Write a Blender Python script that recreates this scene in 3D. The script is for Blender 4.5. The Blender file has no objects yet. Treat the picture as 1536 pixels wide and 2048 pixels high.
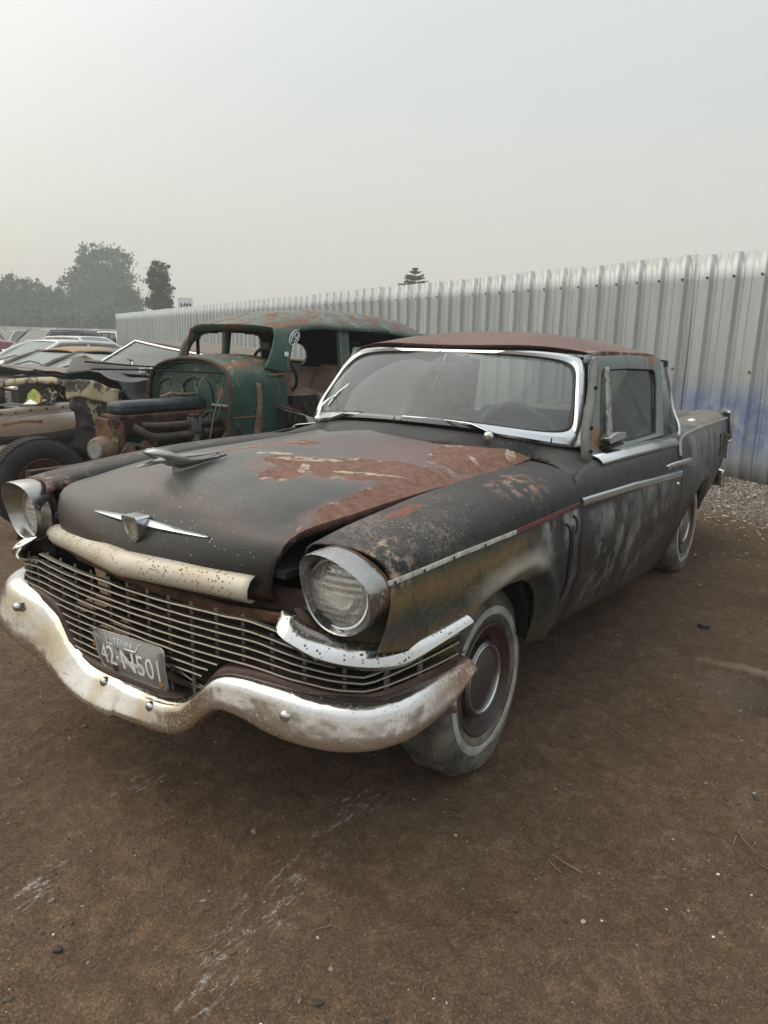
import bpy, bmesh, math, random
from mathutils import Vector, Matrix, noise as mnoise
R = math.radians
random.seed(7)
scene = bpy.context.scene
COL = scene.collection
# ---------------------------------------------------------------- camera
cam_data = bpy.data.cameras.new('camera')
cam = bpy.data.objects.new('camera', cam_data); COL.objects.link(cam)
cam_data.sensor_fit = 'VERTICAL'; cam_data.sensor_height = 36.0; cam_data.sensor_width = 27.0
cam_data.lens = 1445.9 / 2048 * 36.0
cam_data.clip_start = 0.05; cam_data.clip_end = 1500
rt = Vector((-0.57470445, 0.81806312, 0.02208018)); up = Vector((-0.17259816, -0.14753919, 0.9738799)); fw = Vector((-0.79995292, -0.55588211, -0.22598762))
cam.matrix_world = Matrix(((rt.x, up.x, -fw.x, 2.126), (rt.y, up.y, -fw.y, 1.824), (rt.z, up.z, -fw.z, 1.465), (0, 0, 0, 1)))
scene.camera = cam
# ---------------------------------------------------------------- sky, sun, exposure
world = bpy.data.worlds.new('World'); scene.world = world; world.use_nodes = True
wn = world.node_tree; wn.nodes.clear()
SUN_EL, SUN_AZ = R(55), math.atan2(-0.82, 0.30)
def wnode(t, **k):
    n = wn.nodes.new(t)
    for a, b in k.items(): setattr(n, a, b)
    return n
sky = wnode('ShaderNodeTexSky', sky_type='NISHITA', sun_disc=False, sun_elevation=SUN_EL, sun_rotation=R(90) - SUN_AZ, dust_density=6.0, air_density=2.0)
bg1 = wnode('ShaderNodeBackground'); bg1.inputs['Strength'].default_value = 0.05
wn.links.new(sky.outputs[0], bg1.inputs['Color'])
tc = wnode('ShaderNodeTexCoord'); sep = wnode('ShaderNodeSeparateXYZ'); wn.links.new(tc.outputs['Generated'], sep.inputs[0])
ramp = wnode('ShaderNodeValToRGB'); wn.links.new(sep.outputs['Z'], ramp.inputs['Fac'])
e = ramp.color_ramp.elements
e[0].position = 0.0; e[0].color = (0.57, 0.545, 0.495, 1)
e[1].position = 1.0; e[1].color = (1.12, 1.15, 1.14, 1)
for p, c in ((0.12, (0.565, 0.55, 0.513)), (0.3, (0.57, 0.563, 0.54)), (0.45, (0.61, 0.61, 0.597)), (0.7, (0.84, 0.88, 0.89))):
    q = e.new(p); q.color = (*c, 1)
# warmer and a little brighter towards the hidden sun
dot = wnode('ShaderNodeVectorMath', operation='DOT_PRODUCT'); wn.links.new(tc.outputs['Generated'], dot.inputs[0])
dot.inputs[1].default_value = (math.cos(SUN_EL) * math.cos(SUN_AZ), math.cos(SUN_EL) * math.sin(SUN_AZ), math.sin(SUN_EL))
mr = wnode('ShaderNodeMapRange', interpolation_type='SMOOTHSTEP'); wn.links.new(dot.outputs['Value'], mr.inputs['Value'])
mr.inputs['From Min'].default_value = 0.38; mr.inputs['From Max'].default_value = 1.0
mixw = wnode('ShaderNodeMix', data_type='RGBA', blend_type='MIX'); wn.links.new(mr.outputs['Result'], mixw.inputs['Factor'])
wn.links.new(ramp.outputs['Color'], mixw.inputs[6]); mixw.inputs[7].default_value = (1.03, .98, .91, 1)
bg2 = wnode('ShaderNodeBackground'); bg2.inputs['Strength'].default_value = 1.0
wn.links.new(mixw.outputs[2], bg2.inputs['Color'])
addw = wnode('ShaderNodeAddShader'); wn.links.new(bg1.outputs[0], addw.inputs[0]); wn.links.new(bg2.outputs[0], addw.inputs[1])
outw = wnode('ShaderNodeOutputWorld'); wn.links.new(addw.outputs[0], outw.inputs['Surface'])
sund = bpy.data.lights.new('sun', 'SUN'); sund.energy = 1.1; sund.angle = R(75); sund.color = (1.0, 0.95, 0.87)
sun = bpy.data.objects.new('sun', sund); COL.objects.link(sun)
sdir = Vector((math.cos(SUN_EL) * math.cos(SUN_AZ), math.cos(SUN_EL) * math.sin(SUN_AZ), math.sin(SUN_EL)))
sun.rotation_euler = sdir.to_track_quat('Z', 'Y').to_euler()
scene.render.engine = 'CYCLES'
vs = scene.view_settings
vs.view_transform = 'Standard'; vs.look = 'None'; vs.exposure = 0.0; vs.gamma = 1.0; vs.use_curve_mapping = False
cy = scene.cycles
cy.max_bounces = 7; cy.diffuse_bounces = 3; cy.glossy_bounces = 4; cy.transmission_bounces = 6; cy.transparent_max_bounces = 12; cy.volume_bounces = 1
cy.use_denoising = True; cy.caustics_reflective = False; cy.caustics_refractive = False
# ---------------------------------------------------------------- helpers
def interp(x, xs, ys):
    if x <= xs[0]: return ys[0]
    for i in range(1, len(xs)):
        if x <= xs[i]:
            t = (x - xs[i-1]) / (xs[i] - xs[i-1]); return ys[i-1] + t * (ys[i] - ys[i-1])
    return ys[-1]
def sinterp(x, xs, ys):   # smooth (Catmull-Rom) version
    n = len(xs)
    if x <= xs[0]: return ys[0]
    if x >= xs[-1]: return ys[-1]
    for i in range(1, n):
        if x <= xs[i]: break
    h = xs[i] - xs[i-1]; t = (x - xs[i-1]) / h
    def sl(k):
        a, b = max(k-1, 0), min(k+1, n-1)
        return (ys[b] - ys[a]) / (xs[b] - xs[a])
    m0, m1 = sl(i-1) * h, sl(i) * h
    t2, t3 = t*t, t*t*t
    return (2*t3-3*t2+1)*ys[i-1] + (t3-2*t2+t)*m0 + (-2*t3+3*t2)*ys[i] + (t3-t2)*m1
def spline(pts, n):       # resample a polyline smoothly to n points
    P = [Vector(p) for p in pts]; L = [0.0]
    for a, b in zip(P, P[1:]): L.append(L[-1] + max((b-a).length, 1e-6))
    cs = [[p[k] for p in P] for k in range(len(P[0]))]
    return [Vector([sinterp(L[-1]*i/(n-1), L, c) for c in cs]) for i in range(n)]
def poly(pts, n):         # resample straight
    P = [Vector(p) for p in pts]; L = [0.0]
    for a, b in zip(P, P[1:]): L.append(L[-1] + max((b-a).length, 1e-6))
    cs = [[p[k] for p in P] for k in range(len(P[0]))]
    return [Vector([interp(L[-1]*i/(n-1), L, c) for c in cs]) for i in range(n)]
ORG = [0, 0, 0]
class MB:
    def __init__(s): s.V = []; s.F = []
    def v(s, p): s.V.append((p[0], p[1], p[2])); return len(s.V) - 1
    def face(s, *pts): s.F.append([s.v(p) for p in pts]); return s
    def grid(s, P, cu=False, cv=False, skip=None):
        nu, nv = len(P), len(P[0]); b = len(s.V)
        for r in P:
            for p in r: s.V.append((p[0], p[1], p[2]))
        for i in range(nu if cu else nu-1):
            for j in range(nv if cv else nv-1):
                if skip and skip(i, j): continue
                i2, j2 = (i+1) % nu, (j+1) % nv
                s.F.append([b+i*nv+j, b+i2*nv+j, b+i2*nv+j2, b+i*nv+j2])
        return s
    def loft(s, rings, caps=True):
        b = len(s.V); s.grid(rings, cv=True); n = len(rings[0])
        if caps:
            s.F.append([b+j for j in range(n)]); s.F.append([b+(len(rings)-1)*n+j for j in range(n)][::-1])
        return s
    def tube(s, pts, r, n=8, caps=True, flat=None):
        P = [Vector(p) for p in pts]; rings = []; up = None
        for i, p in enumerate(P):
            t = (P[min(i+1, len(P)-1)] - P[max(i-1, 0)]).normalized()
            if up is None: up = Vector((0, 0, 1)) if abs(t.z) < .9 else Vector((1, 0, 0))
            a = t.cross(up).normalized(); b = a.cross(t).normalized(); up = b
            rr = r[i] if isinstance(r, (list, tuple)) else r
            fx, fz = flat if flat else (1, 1)
            rings.append([p + a*math.cos(2*math.pi*k/n)*rr*fx + b*math.sin(2*math.pi*k/n)*rr*fz for k in range(n)])
        return s.loft(rings, caps)
    def box(s, c, d, rot=None):
        c = Vector(c); b = len(s.V)
        for x in (-.5, .5):
            for y in (-.5, .5):
                for z in (-.5, .5):
                    q = Vector((x*d[0], y*d[1], z*d[2]))
                    if rot: q = rot @ q
                    s.V.append(tuple(c+q))
        for f in ((0,1,3,2),(4,6,7,5),(0,4,5,1),(2,3,7,6),(0,2,6,4),(1,5,7,3)): s.F.append([b+i for i in f])
        return s
    def lathe(s, prof, c, ax, n=32, a0=0, a1=2*math.pi):   # prof: (radius, offset along axis)
        c = Vector(c); ax = Vector(ax).normalized(); u = ax.cross(Vector((0,0,1)) if abs(ax.z) < .9 else Vector((1,0,0))).normalized(); w = ax.cross(u)
        full = abs(a1-a0-2*math.pi) < 1e-6; m = n if full else n+1
        G = [[c + ax*o + (u*math.cos(a0+(a1-a0)*k/n) + w*math.sin(a0+(a1-a0)*k/n))*r for k in range(m)] for r, o in prof]
        return s.grid(G, cv=full)
    def ext(s, pts, d):    # extrude a closed outline by vector d
        P = [Vector(p) for p in pts]; d = Vector(d); b = len(s.V); n = len(P)
        for p in P: s.V.append(tuple(p))
        for p in P: s.V.append(tuple(p+d))
        s.F.append([b+i for i in range(n)][::-1]); s.F.append([b+n+i for i in range(n)])
        for i in range(n): j = (i+1) % n; s.F.append([b+i, b+j, b+n+j, b+n+i])
        return s
    def mesh(s, name, mat=None, smooth=True, angle=38, merge=True):
        me = bpy.data.meshes.new(name); me.from_pydata(s.V, [], s.F)
        bm = bmesh.new(); bm.from_mesh(me)
        if merge: bmesh.ops.remove_doubles(bm, verts=bm.verts, dist=1e-5)
        bmesh.ops.recalc_face_normals(bm, faces=bm.faces)
        bm.to_mesh(me); bm.free()
        if mat: me.materials.append(mat)
        if smooth:
            me.polygons.foreach_set('use_smooth', [True]*len(me.polygons)); me.set_sharp_from_angle(angle=R(angle))
        return me
    def build(s, name, mat=None, parent=None, smooth=True, angle=38, solid=0, bevel=0, off=0, sub=0):
        if any(ORG): s.V = [(a-ORG[0], b-ORG[1], c-ORG[2]) for a, b, c in s.V]
        o = bpy.data.objects.new(name, s.mesh(name, mat, smooth, angle)); COL.objects.link(o)
        if parent: o.parent = parent
        if solid:
            m = o.modifiers.new('solid', 'SOLIDIFY'); m.thickness = solid; m.offset = off
        if sub:
            m = o.modifiers.new('sub', 'SUBSURF'); m.levels = sub; m.render_levels = sub
        if bevel:
            m = o.modifiers.new('bevel', 'BEVEL'); m.width = bevel; m.segments = 2; m.limit_method = 'ANGLE'; m.angle_limit = R(40)
        return o
def tag(o, label=None, cat=None, group=None, kind=None):
    if label: o['label'] = label
    if cat: o['category'] = cat
    if group: o['group'] = group
    if kind: o['kind'] = kind
    return o
def empty(name, loc=(0,0,0), rz=0, parent=None):
    o = bpy.data.objects.new(name, None); COL.objects.link(o); o.location = loc; o.rotation_euler = (0, 0, rz); o.empty_display_size = .1
    if parent: o.parent = parent
    return o
def kids(o): return [c for c in bpy.data.objects if c.parent == o]
def copy_tree(o, parent=None):
    c = o.copy(); COL.objects.link(c); c.parent = parent
    for ch in kids(o): copy_tree(ch, c)
    return c
# ---------------------------------------------------------------- material mini language
class NT:
    def __init__(s, name, rough=.5, metal=0.0, col=(.5,.5,.5), spec=.5):
        s.m = bpy.data.materials.new(name); s.m.use_nodes = True; s.t = s.m.node_tree
        s.b = s.t.nodes['Principled BSDF']; s.out = s.t.nodes['Material Output']
        s.b.inputs['Roughness'].default_value = rough; s.b.inputs['Metallic'].default_value = metal
        s.b.inputs['Base Color'].default_value = (*col, 1); s.b.inputs['Specular IOR Level'].default_value = spec
        s._co = None
    def n(s, t, **k):
        x = s.t.nodes.new(t)
        for a, b in k.items(): setattr(x, a, b)
        return x
    def l(s, a, b): s.t.links.new(a, b)
    def co(s):
        if s._co is None: s._co = s.n('ShaderNodeTexCoord').outputs['Object']
        return s._co
    def inp(s, sock, v):
        if isinstance(v, bpy.types.NodeSocket): s.l(v, sock)
        elif isinstance(v, (tuple, list)) and len(v) == 3 and sock.type == 'RGBA': sock.default_value = (*v, 1)
        else: sock.default_value = v
    def noise(s, scale, detail=4, rough=.55, dist=0, stretch=None, vec=None, lo=.35, hi=.65):
        x = s.n('ShaderNodeTexNoise'); x.inputs['Scale'].default_value = scale; x.inputs['Detail'].default_value = detail
        x.inputs['Roughness'].default_value = rough; x.inputs['Distortion'].default_value = dist
        v = vec or s.co()
        if stretch:
            m = s.n('ShaderNodeMapping'); s.l(v, m.inputs[0])
            if len(stretch) == 6: m.inputs['Rotation'].default_value = stretch[3:]
            m.inputs['Scale'].default_value = stretch[:3]; v = m.outputs[0]
        s.l(v, x.inputs['Vector'])
        return s.mr(x.outputs['Fac'], lo, hi)
    def voro(s, scale, feature='F1', stretch=None, rnd=1.0, out='Distance'):
        x = s.n('ShaderNodeTexVoronoi', feature=feature); x.inputs['Scale'].default_value = scale; x.inputs['Randomness'].default_value = rnd
        v = s.co()
        if stretch:
            m = s.n('ShaderNodeMapping'); s.l(v, m.inputs[0]); m.inputs['Scale'].default_value = stretch[:3]; v = m.outputs[0]
        s.l(v, x.inputs['Vector']); return x.outputs[out]
    def mr(s, f, a, b, c=0.0, d=1.0):
        x = s.n('ShaderNodeMapRange'); s.inp(x.inputs['Value'], f)
        x.inputs['From Min'].default_value = a; x.inputs['From Max'].default_value = b; x.inputs['To Min'].default_value = c; x.inputs['To Max'].default_value = d
        return x.outputs['Result']
    def math(s, op, a, b=0.0, clamp=False):
        x = s.n('ShaderNodeMath', operation=op); x.use_clamp = clamp; s.inp(x.inputs[0], a); s.inp(x.inputs[1], b); return x.outputs[0]
    def mul(s, *a):
        r = a[0]
        for b in a[1:]: r = s.math('MULTIPLY', r, b)
        return r
    def mx(s, *a):
        r = a[0]
        for b in a[1:]: r = s.math('MAXIMUM', r, b)
        return r
    def inv(s, a): return s.math('SUBTRACT', 1.0, a)
    def mix(s, f, a, b):
        x = s.n('ShaderNodeMix', data_type='RGBA'); s.inp(x.inputs['Factor'], f); s.inp(x.inputs[6], a); s.inp(x.inputs[7], b); return x.outputs[2]
    def fmix(s, f, a, b):
        x = s.n('ShaderNodeMix', data_type='FLOAT'); s.inp(x.inputs[0], f); s.inp(x.inputs[2], a); s.inp(x.inputs[3], b); return x.outputs[0]
    def xyz(s):
        x = s.n('ShaderNodeSeparateXYZ'); s.l(s.co(), x.inputs[0]); return x.outputs
    def blob(s, c, r, amp=.5, scale=9, soft=.12, detail=5, rot=0):
        m = s.n('ShaderNodeMapping', vector_type='TEXTURE'); s.l(s.co(), m.inputs[0])
        m.inputs['Location'].default_value = c; m.inputs['Scale'].default_value = r; m.inputs['Rotation'].default_value = (0, 0, rot)
        ln = s.n('ShaderNodeVectorMath', operation='LENGTH'); s.l(m.outputs[0], ln.inputs[0])
        nz = s.noise(scale, detail, .6, lo=0, hi=1)
        d = s.math('ADD', ln.outputs['Value'], s.math('MULTIPLY', s.math('SUBTRACT', nz, .5), amp*2))
        return s.mr(d, 1+soft, 1-soft)
    def bump(s, h, strength=.3, dist=.01):
        x = s.n('ShaderNodeBump'); x.inputs['Strength'].default_value = strength; x.inputs['Distance'].default_value = dist
        s.l(h, x.inputs['Height'])
        if s.b.inputs['Normal'].is_linked: s.l(s.b.inputs['Normal'].links[0].from_socket, x.inputs['Normal'])
        s.l(x.outputs[0], s.b.inputs['Normal']); return s
    def set(s, col=None, rough=None, metal=None):
        if col is not None: s.inp(s.b.inputs['Base Color'], col)
        if rough is not None: s.inp(s.b.inputs['Roughness'], rough)
        if metal is not None: s.inp(s.b.inputs['Metallic'], metal)
        return s.m
# ---------------------------------------------------------------- materials
def plain(name, col, rough=.5, metal=0, var=.25, scale=14, spec=.5, bump=0):
    t = NT(name, rough, metal, col, spec)
    f = t.noise(scale, 5, .6)
    d = tuple(c*(1-var) for c in col); l = tuple(min(1, c*(1+var)) for c in col)
    t.set(col=t.mix(f, d, l), rough=t.fmix(f, max(.03, rough*.85), min(1, rough*1.15)))
    if bump: t.bump(t.noise(scale*6, 4), bump, .004)
    return t.m
def m_ground():
    t = NT('packed_dirt', .92, 0, spec=.25)
    big = t.noise(.55, 5, .6, lo=.3, hi=.7); mid = t.noise(3.2, 6, .65, .6, lo=.3, hi=.7); fine = t.noise(38, 5, .7, lo=.3, hi=.7); gr = t.noise(150, 3, .8, lo=.42, hi=.56); lump = t.noise(14, 6, .75, .4, lo=.42, hi=.58)
    c = t.mix(mid, (.152, .092, .050), (.300, .198, .115))
    c = t.mix(t.mul(big, .45), c, (.075, .057, .043))
    c = t.mix(t.mul(fine, .45), c, (.35, .245, .155))
    c = t.mix(t.mul(t.inv(lump), .38), c, (.062, .040, .026))  # darker lump and grain hollows: mottled soil plus relief shade put into colour
    c = t.mix(t.mul(t.inv(gr), .42), c, (.05, .033, .022))
    c = t.mix(t.mul(t.noise(75, 4, .75, lo=.56, hi=.68), .5), c, (.30, .25, .19))
    # damp oily patches and pale scuffed powder
    oil = t.mx(t.blob((-1.25, 1.9, 0), (.30, .55, 1), .5, 5, .3), t.blob((-.2, 2.4, 0), (.45, .5, 1), .6, 4, .4), t.blob((-2.6, 1.75, 0), (.22, .5, 1), .6, 6, .3))
    c = t.mix(t.mul(oil, .55), c, (.035, .03, .03))
    st = t.noise(42, 5, .8, stretch=(.30, 1.0, 1, 0, 0, -.19), lo=.53, hi=.63)
    pw = t.mx(t.blob((1.0, .665, 0), (.27, .075, 1), .6, 9, .5, rot=.19), t.blob((1.22, .72, 0), (.10, .05, 1), .8, 9, .35), t.blob((.45, .57, 0), (.10, .06, 1), .8, 10, .4), t.blob((.62, .59, 0), (.07, .04, 1), .8, 10, .4),
              t.blob((.80, -.08, 0), (.12, .05, 1), .8, 9, .4, rot=.2), t.blob((1.30, .10, 0), (.12, .06, 1), .8, 8, .4, rot=.2))
    bar_ = t.mul(t.mx(t.blob((-1.51, 1.50, 0), (.035, .22, 1), .6, 9, .7, rot=.12), t.mul(t.blob((-1.20, 1.40, 0), (.14, .14, 1), .6, 6, .8), .35)), .55); c = t.mix(bar_, c, (.42, .35, .27))
    pm = t.mul(st, pw)
    c = t.mix(t.mul(pm, t.noise(90, 3, .7, lo=.38, hi=.55), .85), c, (.66, .64, .60))
    # gravelly margin along the fence, paler
    x = t.xyz()
    lin = t.math('ADD', t.math('MULTIPLY', x[0], .92), t.math('MULTIPLY', x[1], -.392))   # distance across the fence
    e = t.math('ADD', lin, t.math('MULTIPLY', t.math('SUBTRACT', t.noise(2.2, 5, .6, lo=0, hi=1), .5), 1.3))
    gm = t.mr(e, -4.75, -5.25)
    c = t.mix(gm, c, t.mix(fine, (.12, .10, .085), (.32, .29, .25)))
    far = t.mr(t.math('ADD', x[1], t.math('MULTIPLY', mid, 1.0)), -3.5, -6.5)
    c = t.mix(t.mul(far, .6), c, (.27, .20, .145))
    wv = t.n('ShaderNodeTexWave', wave_type='BANDS', bands_direction='X'); wv.inputs['Scale'].default_value = 11; wv.inputs['Distortion'].default_value = 1.5; wv.inputs['Detail'].default_value = 3
    mp = t.n('ShaderNodeMapping'); t.l(t.co(), mp.inputs[0]); mp.inputs['Rotation'].default_value = (0, 0, .5); t.l(mp.outputs[0], wv.inputs['Vector'])
    dl = t.math('ABSOLUTE', t.math('ADD', t.math('SUBTRACT', x[1], .1), t.math('MULTIPLY', t.math('SUBTRACT', x[0], 1.3), .55)))
    dl2 = t.math('ABSOLUTE', t.math('ADD', t.math('SUBTRACT', x[1], 1.75), t.math('MULTIPLY', t.math('SUBTRACT', x[0], .2), .22)))
    trk = t.mul(t.mx(t.mr(dl, .13, .09), t.mul(t.mr(dl2, .12, .08), .8)), t.noise(2.1, 4, .6, lo=.42, hi=.58)); trk2 = t.mul(trk, wv.outputs['Fac'])
    c = t.mix(t.mul(trk2, .22), c, (.06, .042, .028)); t.bump(trk2, .5, .012)
    t.bump(mid, .5, .05); t.bump(lump, .6, .014); t.bump(fine, .7, .010); t.bump(gr, .7, .004)
    return t.set(col=c)
def m_body():
    t = NT('worn_black_primer', .42, 0, spec=.36)
    x = t.xyz(); X, Y, Z = x[0], x[1], x[2]; AY = t.math('ABSOLUTE', Y)
    big = t.noise(2.2, 5, .6); fine = t.noise(60, 5, .7, lo=.4, hi=.75)
    c = t.mix(big, (.012, .0125, .0145), (.026, .026, .027))
    up_ = t.n('ShaderNodeSeparateXYZ'); g = t.n('ShaderNodeNewGeometry'); t.l(g.outputs['Normal'], up_.inputs[0])
    dust = t.mul(t.mr(up_.outputs[2], .35, 1.0), t.noise(7, 5, .65, lo=.2, hi=.7))      # settled dust lies on upward faces
    c = t.mix(t.mul(dust, .22), c, (.20, .185, .165))
    side_grey = t.mul(t.mr(AY, .7, .8), t.mr(Z, .9, .8), .6)
    c = t.mix(side_grey, c, t.mix(t.noise(5, 5), (.022, .024, .028), (.052, .055, .061)))
    # chalky scuffs under the door moulding and on the quarter
    vst = t.noise(6.5, 7, .72, stretch=(1, 1, .85), lo=.49, hi=.70)
    d1 = t.mul(t.mr(X, -.52, -.75), t.mr(X, -2.05, -1.7), t.mr(Z, .33, .6), t.mr(Z, .86, .84))
    d2 = t.mul(t.mr(X, -2.1, -2.5), t.mr(Z, .6, .9), t.mr(AY, .6, .75))
    d3 = t.mul(t.mr(X, -.05, -.2), t.mr(X, -.5, -.45), t.mr(Z, .72, .82), t.mr(Z, .885, .87))
    top = t.noise(9, 6, .7, stretch=(1, 1, .6), lo=.42, hi=.62)
    ledge = t.mul(t.mr(Z, .70, .84), t.mr(Z, .86, .84), t.mr(X, -.52, -.75), t.mr(X, -1.95, -1.6), top)
    c = t.mix(t.mul(t.mx(t.mul(d1, vst), t.mul(d2, t.noise(6, 6, .65, stretch=(1, 1, .4), lo=.35, hi=.75)), t.mul(d3, top), ledge), .85), c, (.38, .385, .38))
    # bare and rusty bands low on the front fender, running with the body
    zz = t.math('ADD', Z, t.math('MULTIPLY', t.math('SUBTRACT', t.noise(3.5, 6, .7, stretch=(.6, 1, 1.6), lo=0, hi=1), .5), .10))
    r = t.n('ShaderNodeValToRGB'); t.l(t.mr(zz, .60, .89), r.inputs[0]); el = r.color_ramp.elements
    el[0].color = (.17, .095, .045, 1); el[0].position = .0; el[1].position = 1; el[1].color = (.018, .045, .042, 1)
    for p, k in ((.22, (.15, .095, .045)), (.36, (.11, .085, .04)), (.46, (.035, .045, .046)), (.60, (.025, .045, .034)), (.70, (.085, .078, .03)), (.80, (.17, .115, .045)), (.87, (.10, .085, .035)), (.92, (.03, .06, .045))):
        q = el.new(p); q.color = (*k, 1)
    bands = t.mix(t.noise(26, 6, .75, lo=.42, hi=.7), r.outputs[0], (.13, .062, .032))
    bands = t.mix(t.mul(fine, .28), bands, (.24, .20, .12)); bands = t.mix(t.mul(t.noise(16, 6, .7, stretch=(1, 1, .3), lo=.52, hi=.66), .6), bands, (.022, .032, .028))
    bm_ = t.mul(t.mr(zz, .895, .865), t.mr(t.math('ADD', X, t.math('MULTIPLY', zz, 1.3)), .93, 1.13), t.mr(AY, .62, .72))
    c = t.mix(t.mul(bm_, .95), c, bands)
    lip = t.blob((.02, .90, .755), (.22, .3, .045), .5, 10, .5); c = t.mix(t.mul(lip, .7), c, (.36, .33, .27))
    moss = t.mul(t.mr(X, -.05, -.25), t.mr(X, -.5, -.3), t.mr(Z, .66, .45), t.noise(12, 4, lo=.3, hi=.6)); c = t.mix(t.mul(moss, .5), c, (.10, .095, .045))
    mossf = t.mul(t.blob((.48, .87, .60), (.16, .2, .05), .6, 14, .4), 1.0); c = t.mix(t.mul(mossf, .8), c, (.10, .10, .015))
    # crazed, flaking paint on the fender crowns
    cr = t.voro(62, 'DISTANCE_TO_EDGE', stretch=(1, 1, 1)); crm = t.mr(cr, .10, .03)
    nf = t.noise(42, 7, .85, lo=.51, hi=.58); nose = t.mul(t.mr(X, .05, .55), t.mr(Z, .87, .93), t.noise(5, 5, .7, lo=.42, hi=.62))
    sc = t.mul(t.mx(t.mul(crm, .8), nf), nose, t.mr(Y, -.2, .2))
    c = t.mix(t.mul(sc, .75), c, (.30, .25, .20))
    flake = t.mul(t.blob((.66, .80, .90), (.10, .07, .07), .7, 16, .3), t.noise(30, 5, .7, lo=.5, hi=.62)); c = t.mix(t.mul(flake, .8), c, (.48, .38, .27))
    fr = t.mul(t.noise(24, 6, .75, lo=.50, hi=.6), t.mx(t.blob((-.15, .80, 1.0), (.16, .08, .1), .6, 10, .3), t.blob((.72, -.68, .93), (.16, .14, .08), .6, 10, .3), t.mul(t.blob((.2, -.7, 1.0), (.5, .03, .05), .6, 10, .3), .8)))
    c = t.mix(fr, c, (.26, .17, .12))
    rp = t.mul(t.blob((.41, .70, 1.0), (.085, .030, .06), .9, 16, .08, 7), t.noise(40, 5, .7, lo=.36, hi=.46)); c = t.mix(rp, c, (.16, .062, .038))
    spk = t.mr(t.voro(55), .17, .10); spm = t.mul(spk, t.noise(3, 4, .6, lo=.45, hi=.62)); c = t.mix(t.mul(spm, .75), c, (.36, .35, .32)); scr_ = t.noise(70, 3, .7, stretch=(.12, 1, 1), lo=.64, hi=.70); c = t.mix(t.mul(scr_, .22), c, (.22, .22, .21))
    trunk = t.mul(t.mr(X, -2.5, -2.9), t.mr(Z, .9, .97)); c = t.mix(t.mul(trunk, .65), c, (.19, .165, .135))
    rough = t.fmix(t.mx(bm_, dust), t.fmix(big, .34, .48), .72)
    t.bump(t.noise(4, 3), .10, .03); t.bump(t.mx(sc, bm_, rp), .2, .002)
    return t.set(col=c, rough=rough)
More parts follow.
